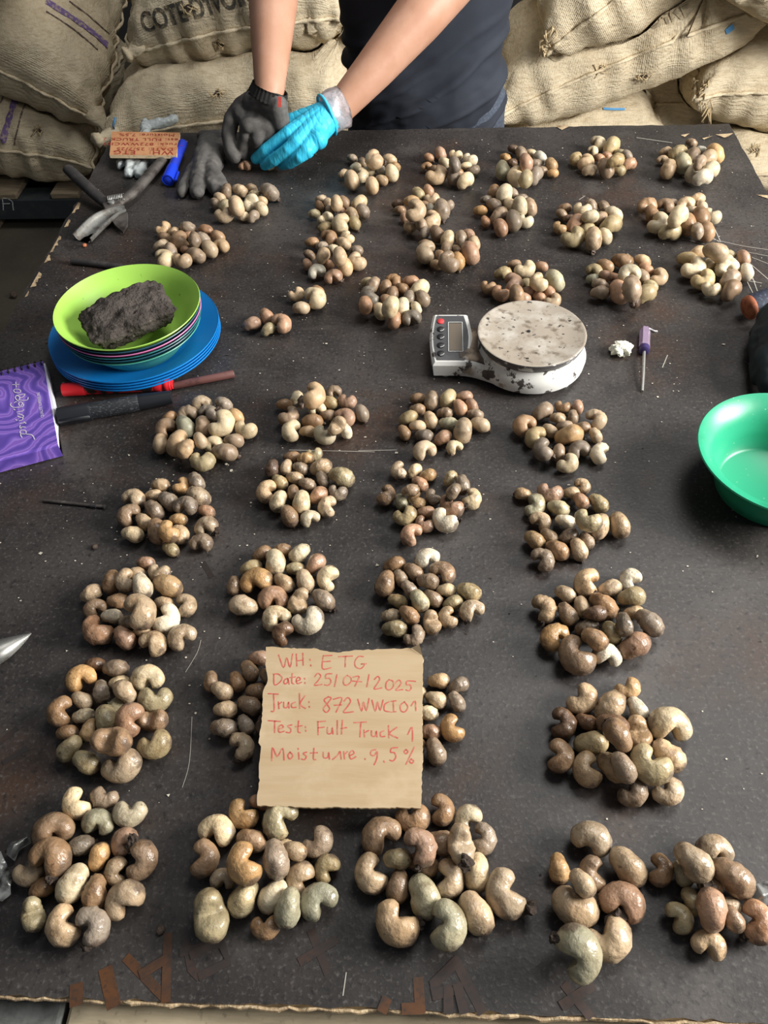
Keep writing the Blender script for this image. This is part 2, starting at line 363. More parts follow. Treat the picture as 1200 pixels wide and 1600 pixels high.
def burlap(name, col, dark, stripes=False):
    m = material(name, col, .95, spec=.1, mottle=[(60, dark, .45, .75, 6, (.35, 1, 2.2)), (7, dark, .5, .9, 4), (170, srgb(222, 208, 178), .56, .75, 3, (.25, 1, 1))],
                 bump=[(26, .30, .012), (150, .5, .006, (.4, 1, 1)), (190, .4, .004, (1, .4, 1))])
    nt = m.node_tree; N = nt.nodes; L = nt.links; b = N['Principled BSDF']
    uv = N.new('ShaderNodeUVMap'); sp = N.new('ShaderNodeSeparateXYZ'); L.new(uv.outputs[0], sp.inputs[0])
    # woven threads as fine relief
    prev = b.inputs['Normal'].links[0].from_socket
    for axis in ('X', 'Y'):
        w_ = N.new('ShaderNodeTexWave'); w_.bands_direction = axis; w_.inputs['Scale'].default_value = 58; w_.inputs['Distortion'].default_value = 1.6
        w_.inputs['Detail'].default_value = 2; w_.inputs['Detail Scale'].default_value = 3
        L.new(uv.outputs[0], w_.inputs[0])
        bp = N.new('ShaderNodeBump'); bp.inputs['Strength'].default_value = .28; bp.inputs['Distance'].default_value = .003
        L.new(w_.outputs['Fac'], bp.inputs['Height']); L.new(prev, bp.inputs['Normal']); prev = bp.outputs[0]
    L.new(prev, b.inputs['Normal'])
    if stripes:
        src = b.inputs['Base Color'].links[0].from_socket
        for (u0, wd, c) in stripes:
            sub = N.new('ShaderNodeMath'); sub.operation = 'SUBTRACT'; L.new(sp.outputs['X'], sub.inputs[0]); sub.inputs[1].default_value = u0
            ab = N.new('ShaderNodeMath'); ab.operation = 'ABSOLUTE'; L.new(sub.outputs[0], ab.inputs[0])
            lt = N.new('ShaderNodeMath'); lt.operation = 'LESS_THAN'; L.new(ab.outputs[0], lt.inputs[0]); lt.inputs[1].default_value = wd
            nz = N.new('ShaderNodeTexNoise'); nz.inputs['Scale'].default_value = 90; L.new(uv.outputs[0], nz.inputs['Vector'])
            mu = N.new('ShaderNodeMath'); mu.operation = 'MULTIPLY'; L.new(lt.outputs[0], mu.inputs[0]); L.new(nz.outputs['Fac'], mu.inputs[1])
            mx = N.new('ShaderNodeMix'); mx.data_type = 'RGBA'; L.new(mu.outputs[0], mx.inputs[0]); L.new(src, mx.inputs[6]); mx.inputs[7].default_value = c
            src = mx.outputs[2]
        L.new(src, b.inputs['Base Color'])
    return m
M['jute'] = burlap('jute_burlap', srgb(216, 202, 174), srgb(186, 168, 138))
M['purple_weave'] = material('purple_woven_yarn', srgb(112, 92, 142), .95, mottle=[(110, srgb(176, 156, 140), .48, .62, 3)])
M['dark_weave'] = material('dark_woven_yarn', srgb(98, 84, 82), .95, mottle=[(110, srgb(170, 150, 124), .5, .64, 3)])

# ------------------------------------------------------------------ setting
bm = bmesh.new(); box(bm, (0, 1.6, -.05), (9, 9, .1)); tag(fin('floor', bm, M['floor'], smooth=False), kind='structure')
bm = bmesh.new(); box(bm, (0, 4.35, 1.5), (9, .2, 3.2)); tag(fin('wall_back', bm, M['wall'], smooth=False), kind='structure')
bm = bmesh.new(); box(bm, (-3.2, 1.6, 1.5), (.2, 5.6, 3.2)); tag(fin('wall_left', bm, M['wall'], smooth=False), kind='structure')

# ------------------------------------------------------------------ table
X0, X1, Y0, Y1 = -.61, .61, .098, 1.592
tb = thing('work_table', (0, .85, 0), 'dark film-faced plywood work table covered with heaps of cashew nuts', 'table')
rnd = random.Random(3)
def edge(p, q, n, amp, nx, ny):
    out = []
    for i in range(n):
        t = i / n; a = amp * (rnd.random() ** 3); out.append(Vector((p[0] + (q[0] - p[0]) * t + nx * a, p[1] + (q[1] - p[1]) * t + ny * a, T)))
    return out
outl = edge((X0, Y0), (X1, Y0), 120, .0022, 0, 1) + edge((X1, Y0), (X1, Y1), 60, .003, -1, 0) + edge((X1, Y1), (X0, Y1), 90, .004, 0, -1) + edge((X0, Y1), (X0, Y0), 90, .006, 1, 0)
bm = bmesh.new(); slab(bm, outl, .018)
o = fin('tabletop', bm, M['film'], tb, smooth=False); o.data.materials.append(M['ply_edge'])
for p in o.data.polygons:
    if abs(p.normal.z) < .5: p.material_index = 1
tag(o, 'black film-faced plywood sheet with raw splintered edges')
bm = bmesh.new()                                   # splintered front arris, pale torn veneer
pts = [Vector((X0 + (X1 - X0) * i / 160, Y0 - .001, T - .0025)) for i in range(161)]
tube(bm, [p + Vector((0, rnd.uniform(-.0012, .0016), rnd.uniform(-.001, .0012))) for p in pts], [.0011 + rnd.random() * .0009 for _ in pts], seg=6)
tag(fin('splintered_edge', bm, M['ply_edge'], tb, smooth=False), 'pale splintered front edge of the plywood')
bm = bmesh.new(); XR = at(100, 1588, -.02).x; box(bm, ((XR + .612) / 2, Y0 - .012, T - .050), (.608 - XR, .10, .06), bev=.003); tag(fin('front_rail', bm, M['timber'], tb, False), 'pale weathered timber rail under the front edge')
bm = bmesh.new(); box(bm, ((XR - .612) / 2, Y0 - .014, T - .050), (XR + .608, .10, .062), bev=.003); tag(fin('rail_end', bm, M['grey_paint'], tb, False), 'grey painted rail end')
bm = bmesh.new(); box(bm, (0, Y1 - .05, T - .055), (1.14, .06, .07), bev=.003); fin('back_rail', bm, M['timber'], tb, False)
for sx in (-1, 1):
    for yy in (.19, 1.50):
        bm = bmesh.new(); box(bm, (sx * .54, yy, (T - .02) / 2), (.07, .07, T - .02), bev=.004); fin('leg', bm, M['timber'], tb, False)

def flat_letter(name, strokes, wid, mat, parent, z=.0003, close=False):
    bm = bmesh.new()
    for i, s in enumerate(strokes):
        ribbon(bm, [at(x, y, z + .00022 * i) for x, y in s], wid, (0, 0, 1))
    return fin(name, bm, mat, parent, False)
K = lambda ox, oy, s, pts: [(ox + x / s, oy + y / s) for x, y in pts]
zA = lambda p: K(90, 1440, 2.553, p)
zB = lambda p: K(540, 1440, 2.553, p)
flat_letter('stencil_letter', [zA([(280, 150), (425, 300)]), zA([(440, 60), (432, 305)]), zA([(340, 205), (430, 150)])], .0072, M['stencil'], tb)
flat_letter('stencil_letter', [zA([(505, 40), (535, 190), (560, 215)]), zA([(500, 120), (600, 95), (655, 90), (680, 160), (575, 215)]), zA([(540, 130), (600, 100)])], .0068, M['stencil_faint'], tb)
flat_letter('stencil_letter', [zA([(1015, 45), (1075, 195)]), zA([(975, 155), (1105, 75)])], .0068, M['stencil_faint'], tb)
flat_letter('stencil_letter', [zA([(195, 205), (220, 318)])], .0110, M['stencil'], tb)
flat_letter('stencil_letter', [zA([(75, 270), (75, 312)])], .0105, M['stencil'], tb)
flat_letter('stencil_letter', [zB([(440, 160), (540, 350)]), zB([(440, 160), (350, 250), (360, 290)]), zB([(360, 290), (450, 265)]), zB([(410, 280), (410, 350)]), zB([(450, 265), (470, 350)])], .0075, M['stencil_faint'], tb)
flat_letter('stencil_letter', [zB([(290, 240), (298, 345)]), zB([(298, 345), (240, 348)]), zB([(160, 320), (150, 345)])], .0078, M['stencil'], tb)
flat_letter('stencil_letter', [zB([(880, 260), (970, 370)]), zB([(870, 330), (980, 260)])], .0070, M['stencil_faint'], tb)
for q in ([(0, 1160), (24, 1140)], [(8, 1190), (40, 1170)], [(318, 880), (330, 900)]): flat_letter('stencil_letter', [q], .006, M['stencil_faint'], tb)
bm = bmesh.new()
zs = lambda p: [at(x, y, .0004) for x, y in p]
for s, wd in [([(995, 215), (1050, 223)], .0016), ([(1128, 395), (1180, 440)], .0010), ([(1106, 372), (1160, 384), (1200, 390)], .0010), ([(1160, 425), (1180, 465)], .0012), ([(1174, 428), (1186, 462)], .0012),
              ([(1150, 436), (1190, 442)], .0010), ([(1066, 373), (1100, 381)], .0014), ([(1117, 358), (1126, 378)], .0013), ([(1108, 368), (1124, 378)], .0012), ([(1160, 392), (1200, 400)], .0008),
              ([(1170, 410), (1200, 436)], .0011), ([(1175, 402), (1200, 412)], .0008), ([(905, 312), (914, 306)], .0012), ([(452, 703), (585, 706)], .0008), ([(560, 704), (620, 703)], .0008),
              ([(290, 1050), (308, 1020), (314, 1000)], .0006), ([(300, 1120), (296, 1190), (285, 1230)], .0006), ([(536, 1555), (541, 1520)], .0009), ([(1035, 574), (1043, 555)], .0012)]:
    ribbon(bm, curve(zs(s), 4), wd, (0, 0, 1))
tag(fin('scratches', bm, M['scratch'], tb, False), 'pale scratches in the film', kind='stuff')
bm = bmesh.new()                                   # torn flakes on the far right of the sheet
for s in [[(1064, 211), (1078, 208), (1070, 214)], [(1097, 216), (1114, 212), (1100, 218)], [(1118, 210), (1146, 208), (1138, 213), (1132, 215)], [(1181, 304), (1200, 305), (1200, 310)], [(866, 196), (878, 203), (888, 198), (886, 195)]]:
    vs = [bm.verts.new(at(x, y, .0012)) for x, y in s]; bm.faces.new(vs)
rnd = random.Random(21)
for k in range(26):                                # broken film along the side edge
    y = rnd.uniform(1.02, 1.30); w_ = rnd.uniform(.003, .009); l_ = rnd.uniform(.006, .022)
    vs = [bm.verts.new(Vector((X0 + .0065 + a_, y + b_, T + .0009 + k * .00001))) for a_, b_ in ((0, 0), (w_, l_ * .2), (w_ * .7, l_ * .8), (0, l_))]; bm.faces.new(vs)
tag(fin('torn_veneer', bm, M['ply_edge'], tb, False), 'flakes of bare pale veneer', kind='stuff')

# dust: chips of nut skin and dark crumbs all over the sheet
def specks(name, n, seed, mat, smin, smax, label):
    r = random.Random(seed); bm = bmesh.new()
    for i in range(n):
        x = r.uniform(X0 + .03, X1 - .02); y = Y0 + .04 + (Y1 - Y0 - .06) * r.random() ** .8
        if i % 3 == 0: x, y = r.gauss(-.25, .18), r.gauss(.75, .22)
        if not (X0 + .02 < x < X1 - .02 and Y0 + .03 < y < Y1 - .03): continue
        s = r.uniform(smin, smax) * (2.0 if r.random() < .05 else 1); a = r.uniform(0, 6.28); e = r.uniform(.4, 1)
        k = r.choice((3, 4, 5))
        vs = [bm.verts.new((x + s * math.cos(a + 6.28 * j / k) , y + s * e * math.sin(a + 6.28 * j / k) , T + .0007 + r.random() * s * .35)) for j in range(k)]
        bm.faces.new(vs)
    return tag(fin(name, bm, mat, None, False), label, 'debris', kind='stuff')
specks('nut_skin_chips', 1000, 11, M['chip'], .0006, .0014, 'tiny pale chips of nut skin scattered over the dark tabletop')
specks('dark_crumbs', 260, 12, M['crumb'], .0007, .0016, 'tiny dark crumbs scattered over the dark tabletop')
def crumb(px, py, r, mat, label, name='shell_crumb'):
    bm = bmesh.new(); bmesh.ops.create_icosphere(bm, subdivisions=2, radius=r)
    p = at(px, py, r * .7)
    for v in bm.verts: v.co = Vector((v.co.x, v.co.y, v.co.z * .8)) * (1 + .35 * fbm(v.co + p * 7, 260)) + p
    return tag(fin(name, bm, mat), label, 'debris')
crumb(251, 1453, .0035, M['stalk'], 'small dark shell crumb on the bare tabletop above the stencilled A')
crumb(148, 854, .0036, M['stalk'], 'small dark shell crumb lying between the nail and the second heaps on bare plywood')
crumb(132, 383, .0036, M['orange_wood'], 'small pinkish crumb on the tabletop beside the cutter jaw')
bm = bmesh.new(); bmesh.ops.create_icosphere(bm, subdivisions=2, radius=.011)
for v in bm.verts: v.co = Vector(v.co) * (1 + .3 * fbm(v.co, 90)) + Vector((-1.30, 2.13, .011))
tag(fin('floor_pebble', bm, M['stalk']), 'small dark lump on the concrete floor beside the table', 'debris')
# ------------------------------------------------------------------ cardboard card with the handwriting
CZ = [.0400, .0400, .0275, .0275]
cc = [at(417, 1010, CZ[0]), at(660, 1016, CZ[1]), at(657, 1262, CZ[2]), at(400, 1258, CZ[3])]
cn = (cc[1] - cc[0]).cross(cc[3] - cc[0]).normalized()
if cn.z < 0: cn = -cn
def on_card(px, py):
    d = ray(px, py); return EYE + d * ((cc[0] - EYE).dot(cn) / d.dot(cn))
card = thing('cardboard_card', (cc[0] + cc[2]) / 2, 'square torn cardboard card with red handwriting resting across two nut heaps', 'card')
zc = lambda p: [on_card(380 + x / 3.75, 990 + y / 3.75) for x, y in p]
rnd = random.Random(8)
ol = []
raw = [(135, 75), (250, 84), (430, 88), (490, 104), (570, 110), (640, 98), (800, 92), (985, 86), (1025, 78), (1035, 105), (1055, 150), (1052, 300), (1050, 520), (1052, 740), (1045, 900), (1040, 1022), (900, 1018), (740, 1024), (560, 1016), (400, 1020), (250, 1012), (80, 1008), (78, 985), (95, 860), (90, 780), (105, 660), (90, 640), (110, 500), (118, 330), (125, 310), (145, 280), (132, 180)]
for i in range(len(raw)):
    a, b = raw[i], raw[(i + 1) % len(raw)]; n = max(1, int(math.hypot(a[0] - b[0], a[1] - b[1]) / 16))
    for k in range(n):
        t = k / n; ol.append((a[0] + (b[0] - a[0]) * t + rnd.uniform(-3, 3), a[1] + (b[1] - a[1]) * t + rnd.uniform(-3, 3)))
pts = zc(ol)
bm = bmesh.new()
a = [bm.verts.new(p) for p in pts]; b = [bm.verts.new(p - cn * .0034) for p in pts]
bm.faces.new(a); bm.faces.new(b[::-1])
for i in range(len(a)): bm.faces.new((a[i], b[i], b[(i + 1) % len(a)], a[(i + 1) % len(a)]))
o = fin('card_sheet', bm, M['card'], card, False); o.data.materials.append(M['card_core'])
for p in o.data.polygons:
    if abs(p.normal.dot(cn)) < .5: p.material_index = 1
bm = bmesh.new()                                   # curled corner
q = zc([(985, 84), (1032, 78), (1050, 130)]); q[1] += cn * .006
vs = [bm.verts.new(q[0] + cn * .0004), bm.verts.new(q[1]), bm.verts.new(q[2] + cn * .0004)]; bm.faces.new(vs)
fin('curled_corner', bm, M['card_core'], card, False)
LINES = [
 [[(208,125),(238,200),(255,140),(275,198),(290,120)],[(312,120),(315,190)],[(350,115),(352,185)],[(314,160),(352,155)],[(391,150),(394,157)],[(396,183),(398,190)],
  [(470,130),(465,205),(515,200)],[(470,130),(520,128)],[(468,165),(510,162)],[(560,135),(640,132)],[(600,133),(598,195)],[(705,135),(675,135),(655,165),(660,195),(690,205),(712,180),(690,179),(722,176)]],
 [[(180,240),(183,300),(215,285),(228,258),(205,237),(178,238)],[(260,262),(240,275),(243,295),(262,285),(262,262),(270,297)],[(288,235),(285,285),(297,295)],[(275,258),(305,254)],[(310,280),(335,270),(325,255),(312,270),(318,293),(342,285)],[(360,262),(362,267)],[(362,286),(363,292)],
  [(420,252),(438,232),(455,248),(440,275),(418,303),(462,298)],[(520,235),(488,238),(484,262),(505,262),(515,282),(500,302),(478,300)],[(550,240),(536,310)],[(610,245),(592,262),(588,292),(605,303),(630,285),(632,258),(610,245)],[(645,255),(680,252),(655,308)],[(640,278),(695,282)],[(738,240),(725,312)],
  [(770,268),(790,250),(800,268),(785,295),(768,325),(812,318)],[(855,270),(838,290),(838,320),(858,330),(880,310),(878,280),(855,270)],[(893,290),(912,272),(926,288),(912,312),(895,332),(935,328)],[(1010,280),(962,278),(958,300),(978,300),(985,320),(972,335),(955,330)]],
 [[(148,352),(205,355)],[(178,355),(182,448),(165,455)],[(207,400),(210,440)],[(208,415),(225,402)],[(238,402),(240,432),(260,430),(266,400),(269,436)],[(305,402),(285,412),(286,432),(310,432)],[(330,350),(332,438)],[(362,365),(334,412),(365,438)],[(386,398),(387,404)],[(388,426),(389,432)],
  [(498,372),(475,388),(492,415),(507,440),(488,462),(470,440),(500,402),(516,378),(498,370)],[(530,385),(580,378),(545,460)],[(535,420),(575,418)],[(592,395),(613,375),(630,395),(610,430),(588,462),(645,458)],[(672,385),(695,455),(705,400),(722,452),(738,380)],[(755,390),(775,455),(788,400),(803,450),(820,390)],[(855,400),(830,415),(828,450),(858,458)],[(880,395),(882,458)],[(868,397),(895,394)],[(868,460),(895,457)],[(945,400),(922,420),(925,452),(948,458),(965,430),(945,400)],[(985,422),(1008,395),(1012,452)]],
 [[(148,510),(218,515)],[(185,512),(185,580)],[(207,560),(235,550),(225,535),(208,550),(212,578),(240,572)],[(285,535),(262,542),(280,560),(275,580),(253,578)],[(325,512),(322,572),(336,580)],[(308,545),(345,540)],[(365,545),(366,551)],[(367,566),(368,572)],
  [(438,515),(440,592)],[(436,517),(482,513)],[(440,552),(475,548)],[(495,550),(495,585),(518,582),(522,550),(527,588)],[(552,510),(552,590)],[(582,508),(577,588)],[(573,556),(606,551)],[(650,522),(722,518)],[(690,520),(685,605)],[(708,565),(712,605)],[(712,580),(735,568)],[(752,570),(755,600),(776,598),(780,570),(785,605)],[(825,570),(805,580),(808,603),(830,602)],[(852,540),(855,610)],[(900,550),(858,585),(905,612)],[(965,590),(990,548),(993,630)]],
 [[(168,745),(172,668),(200,720),(232,672),(240,740)],[(275,695),(262,715),(275,735),(292,715),(275,695)],[(325,697),(328,735)],[(322,672),(324,678)],[(372,695),(352,702),(370,720),(360,738),(343,735)],[(415,672),(412,732),(425,738)],[(395,700),(435,698)],[(470,695),(472,726),(496,725),(501,695),(506,735)],[(525,737),(555,712),(568,690),(575,735)],[(590,692),(595,735)],[(595,707),(612,692)],[(625,715),(650,702),(640,685),(622,705),(632,735),(660,722)],[(714,732),(716,738)],
  [(778,680),(753,686),(748,708),(768,715),(786,690),(784,730),(768,768)],[(824,746),(828,753)],[(905,668),(870,672),(865,695),(886,698),(895,722),(880,745),(860,742)],[(955,680),(943,692),(955,704),(966,690),(955,680)],[(1003,665),(955,765)],[(985,735),(975,748),(988,760),(999,746),(985,735)]]]
for ln in LINES:
    bm = bmesh.new()
    for st in ln:
        p = zc(st); p = curve(p, 4) if len(p) > 2 else p
        ribbon(bm, p, .00120, cn, .00012)
    fin('handwritten_line', bm, M['red_ink'], card, False)

# ------------------------------------------------------------------ second card (writing faces the worker), plastic glove under it, marker
sc_ = [at(175, 205.5, .030), at(281, 207, .030), at(276, 243, .030), at(171, 242, .030)]
card2 = thing('cardboard_card', (sc_[0] + sc_[2]) / 2, 'small brown cardboard card with red writing lying upside down on a plastic glove', 'card')
bm = bmesh.new(); slab(bm, sc_, .006)
o = fin('card_sheet', bm, M['card2'], card2, False); o.data.materials.append(M['card_core'])
for p in o.data.polygons:
    if abs(p.normal.z) < .5: p.material_index = 1
ux = (sc_[3] - sc_[2]).normalized(); uy = (sc_[3] - sc_[0]).normalized(); un = ux.cross(uy).normalized()
if un.z < 0: un = -un
def c2(u, v): return sc_[0] + (sc_[1] - sc_[0]) * u + (sc_[3] - sc_[0]) * v + un * .0005
for body, u, v, s, sp in [('WH:   ETG', .48, .88, .022, 1.15), ('DATE: 25/7/25', .50, .735, .0165, 1.1), ('Truck: 872WWCI01', .46, .53, .0165, 1.15), ('Test: FULL TRUCK 2', .47, .33, .0165, 1.1), ('Moisture: 7.5%', .52, .13, .0165, 1.1)]:
    p = c2(u, v)
    Mx = Matrix(((ux.x, uy.x, un.x, p.x), (ux.y, uy.y, un.y, p.y), (ux.z, uy.z, un.z, p.z), (0, 0, 0, 1)))
    # reads from the far side of the table: x to the left, y towards the viewer
    text_on('handwritten_line', body, s, Mx, M['red_ink2'], card2, sp)

def P3(l): return [(at(x, y, z), r) for x, y, z, r in l]
organic('plastic_glove', [P3([(228, 192, .009, .009), (225, 230, .008, .012), (220, 240, .008, .011), (214, 268, .007, .0085)]), P3([(228, 196, .010, .010), (262, 190, .012, .010), (273, 186, .012, .008)]), P3([(225, 230, .008, .014), (192, 246, .008, .009), (188, 259, .007, .008)]), P3([(222, 236, .008, .013), (205, 255, .009, .010), (200, 272, .007, .008)]),
         P3([(225, 236, .008, .013), (228, 254, .008, .009), (217, 273, .007, .008)]), P3([(228, 232, .008, .013), (240, 250, .008, .009)])], .0022, M['plastic'], None, 3,
        lambda c, n: .0035 * fbm(c, 55))
o = bpy.data.objects['plastic_glove']; tag(o, 'crumpled milky white disposable plastic glove lying under the small brown card', 'glove')
mk = thing('marker_pen', at(270, 255, 0), 'blue marker pen lying beside the small brown card', 'marker')
pa, pb = at(286, 224, .024), at(262, 282, .0125)
bm = bmesh.new(); rod(bm, pa, pb, [(-.005, .004), (0, .0088), (.70, .0092), (.72, .0088)]); fin('barrel', bm, M['bluepen'], mk, angle=40)
bm = bmesh.new(); rod(bm, pa, pb, [(.66, .0098), (.70, .0106), (.985, .0112), (1.0, .0112), (1.0, .009), (.985, .0088), (.985, .0075), (1.0, .007), (1.01, .0)]); fin('cap', bm, M['bluecap'], mk, angle=40)
bm = bmesh.new(); dd = (pb - pa); s_, b_ = frame(dd); rod(bm, pa + dd * .78 - s_ * .0135, pb - s_ * .0150 + dd * .01, [(0, .001), (.02, .0024), (1, .003), (1.02, .0012)], seg=10); fin('clip', bm, M['bluecap'], mk, angle=40)

# ------------------------------------------------------------------ cutting tool
ct = thing('nut_cutter', at(172, 320, 0), 'dark steel lever cutter with tubular handles and a spring on the tabletop', 'cutter')
pv = at(172, 322, .016)
bm = bmesh.new(); tube(bm, [at(106, 264, .030), at(120, 277, .027), at(150, 305, .020), at(168, 320, .014)], [.010, .0108, .0105, .009], flat=.8); fin('handle', bm, M['black_rubber'], ct, angle=50)
bm = bmesh.new(); tube(bm, [at(256, 248, .020), at(240, 266, .018), at(210, 300, .016), at(182, 322, .014)], [.0095, .0108, .0105, .0085], flat=.75); fin('handle', bm, M['iron'], ct, angle=50)
bm = bmesh.new()                                   # trough-shaped jaw
cl = curve([at(196, 326, .016), at(178, 330, .017), at(157, 342, .016), at(140, 358, .013), at(128, 371, .010)], 5)
rad = [.007 + .011 * min(1, i / (len(cl) * .45)) for i in range(len(cl))]
rows = []
for i, p in enumerate(cl):
    d = cl[min(i + 1, len(cl) - 1)] - cl[max(i - 1, 0)]; a_, b_ = frame(d)
    rr = rad[i]; row = []
    for k in range(13):
        t = math.pi * (k / 12) ; row.append(bm.verts.new(p + a_ * rr * math.cos(t) * 1.05 - b_ * rr * math.sin(t) * .9 + Vector((0, 0, .002))))
    for k in range(13):
        t = math.pi * (1 - k / 12); row.append(bm.verts.new(p + a_ * (rr - .0022) * math.cos(t) * 1.05 - b_ * (rr - .0022) * math.sin(t) * .9 + Vector((0, 0, .002))))
    rows.append(row)
for i in range(len(rows) - 1):
    for k in range(26): bm.faces.new((rows[i][k], rows[i][(k + 1) % 26], rows[i + 1][(k + 1) % 26], rows[i + 1][k]))
bm.faces.new(rows[0]); bm.faces.new(rows[-1][::-1])
tag(fin('jaw', bm, M['jaw'], ct, angle=50), 'bare metal trough jaw')
bm = bmesh.new(); slab(bm, [at(171, 338, .012), at(186, 329, .012), at(199, 332, .012), at(199, 350, .010), at(192, 362, .008), at(180, 352, .010)], .004); fin('blade', bm, M['iron'], ct, False)
bm = bmesh.new(); box(bm, pv + Vector((.004, 0, -.003)), (.030, .020, .018), Euler((0, 0, .5)).to_matrix(), .003); fin('pivot_block', bm, M['iron'], ct, angle=40)
bm = bmesh.new(); rod(bm, pv + Vector((.004, 0, .005)), pv + Vector((.004, 0, .010)), [(0, .006), (.8, .006), (1, .004)], seg=12, upv=Vector((0, 1, 0))); fin('pivot_bolt', bm, M['steel'], ct, angle=40)
bm = bmesh.new(); s0, s1 = at(169, 312, .022), at(193, 308, .022); ax = s1 - s0; a_, b_ = frame(ax)
tube(bm, [s0 + ax * (i / 100) + (a_ * math.cos(i * .565) + b_ * math.sin(i * .565)) * .006 for i in range(101)], .0009, seg=6); fin('spring', bm, M['steel'], ct)
bm = bmesh.new(); tube(bm, [at(112, 408, .005), at(150, 412, .005), at(232, 424, .005)], .0052, seg=12); tag(fin('iron_rod', bm, M['black_rubber'], angle=50), 'thin dark rod lying half hidden behind the stack of bowls', 'rod')

# ------------------------------------------------------------------ plates and bowls
BX, BY = -.391, .905
def plate(z, dx, dy, label):
    bm = bmesh.new()
    r = .1185
    pr = [(0, .002), (.070, .002), (.080, .004), (.098, .013), (r - .003, .0185), (r, .020), (r + .0005, .0185), (r - .001, .0165), (.0995, .0110), (.0805, .0014), (.069, 0), (0, 0)]
    lathe(bm, BX + dx, BY + dy, pr, z0=T + z)
    bmesh.ops.remove_doubles(bm, verts=bm.verts, dist=1e-5)
    tag(fin('plate', bm, M['blue'], angle=60), label, 'plate', 'blue plastic plates stacked under the bowls')
plate(0, 0, 0, 'blue plastic plate lowest of the stack under the bowls')
plate(.0045, 0, 0, 'blue plastic plate second from the bottom of the stack')
plate(.0090, 0, 0, 'blue plastic plate third from the bottom of the stack')
plate(.0135, 0, 0, 'blue plastic plate topmost of the stack carrying the bowls')
def bowl(z, mat, label, dx=0, dy=0, r=.0965, h=.046, lip=.0):
    bm = bmesh.new()
    pr = [(0, .003), (.052, .003), (.060, .006), (.075, .024), (.0845, .036), (r - .006, h - .0044), (r, h), (r + .0006, h - .0010), (r, h - .0019), (.0856, .0350), (.0757, .0225), (.0580, .0018), (.053, 0), (0, 0)]
    lathe(bm, BX + .005 + dx, BY - .019 + dy, pr, z0=T + z)
    bmesh.ops.remove_doubles(bm, verts=bm.verts, dist=1e-5)
    return tag(fin('bowl', bm, mat, angle=60), label, 'bowl', 'nested plastic bowls on the blue plates')
bowl(.0166, M['teal2'], 'sea green plastic bowl lowest of the nested stack on blue plates', .004, 0, .0920, .0405)
bowl(.0208, M['navy'], 'dark petrol blue bowl second from the bottom of the nested stack', .004, 0, .0945, .0435)
bowl(.0250, M['teal'], 'teal blue bowl third from the bottom of the nested stack', .004, 0, .0958, .0445)
bowl(.0292, M['pink'], 'pink plastic bowl of which only a thin rim shows', .004, 0, .0963, .0452)
bowl(.0334, M['navy'], 'dark petrol blue bowl directly under the lime green bowl', .004, 0, .0963, .0462)
bowl(.0376, M['green'], 'lime green plastic bowl on top of the stack holding a dark block', .004, 0, .0972, .0475)
# foam block
bc = at(203, 498, .070)
ua = (at(262, 474, .060) - at(135, 516, .060)).normalized(); ub = Vector((-ua.y, ua.x, 0)).normalized()
bm = bmesh.new(); bmesh.ops.create_cube(bm, size=1); bmesh.ops.subdivide_edges(bm, edges=bm.edges, cuts=22, use_grid_fill=True)
for v in bm.verts:
    x, y, z = v.co
    e = (abs(2 * x) ** 6 + abs(2 * y) ** 6 + abs(2 * z) ** 6) ** (1 / 6)
    k = 1 / max(e, 1e-6) * max(abs(2 * x), abs(2 * y), abs(2 * z)) if e > 0 else 1
    x, y, z = x * k, y * k, z * k
    tp9 = 1 - .30 * max(0, .35 - z); x *= tp9; y *= tp9
    hz = .034 + .012 * (y + .5) - .010 * (abs(x) * 2) ** 3
    p = bc + ua * x * .124 + ub * (y * .074 + .008 * math.sin(x * 3)) + Vector((0, 0, z * hz + .006 * y))
    n = (ua * x + ub * y * 1.4 + Vector((0, 0, z))).normalized()
    v.co = p + n * (.0065 * fbm(p, 42, 4) + .0028 * noise.noise(p * 210) - (.003 if noise.noise(p * 130) > .42 else 0))
tag(fin('foam_block', bm, M['sponge']), 'dark charred foam block lying in the lime green bowl', 'block')

# ------------------------------------------------------------------ pens, stick
rp = thing('marker_pen', at(180, 604, 0), 'red marker pen with worn print in front of the blue plates', 'marker')
pa, pb = at(99, 609, .0105), at(270, 600, .0105)
bm = bmesh.new(); rod(bm, pa, pb, [(-.004, .006), (.0, .0090), (.16, .0094), (.20, .0090), (.215, .0078)]); fin('cap', bm, M['redpen'], rp, angle=40)
bm = bmesh.new(); rod(bm, pa, pb, [(.205, .0084), (.80, .0084), (.88, .0080)]); tag(fin('barrel', bm, M['redpen_worn'], rp, angle=40), 'red barrel with worn black print')
bm = bmesh.new(); rod(bm, pa, pb, [(.84, .0086), (.89, .0092), (.905, .0080), (.92, .0080), (.93, .0092), (.955, .0092), (.965, .0082), (.98, .0082), (.985, .0072), (1.0, .0068)]); fin('end_plug', bm, M['redpen'], rp, angle=40)
bm = bmesh.new(); rod(bm, at(270, 603, .006), at(366, 584, .006), [(0, .0048), (.02, .0054), (.98, .0054), (1, .0046)], seg=12); tag(fin('stick', bm, M['stick'], angle=40), 'thin maroon stick lying past the end of the red marker', 'stick')
bp = thing('marker_pen', at(175, 640, 0), 'black marker pen lying between the notebook and the red marker', 'marker')
pa, pb = at(92, 651, .0125), at(268, 620, .0125)
bm = bmesh.new(); rod(bm, pa, pb, [(-.002, .008), (0, .0118), (.27, .0124), (.285, .0118), (.29, .0105)]); fin('cap', bm, M['blackpen'], bp, angle=40)
bm = bmesh.new(); rod(bm, pa, pb, [(.285, .0112), (.70, .0108), (.72, .0098)]); tag(fin('barrel', bm, M['blackprint'], bp, angle=40), 'black barrel with fine worn grey print')
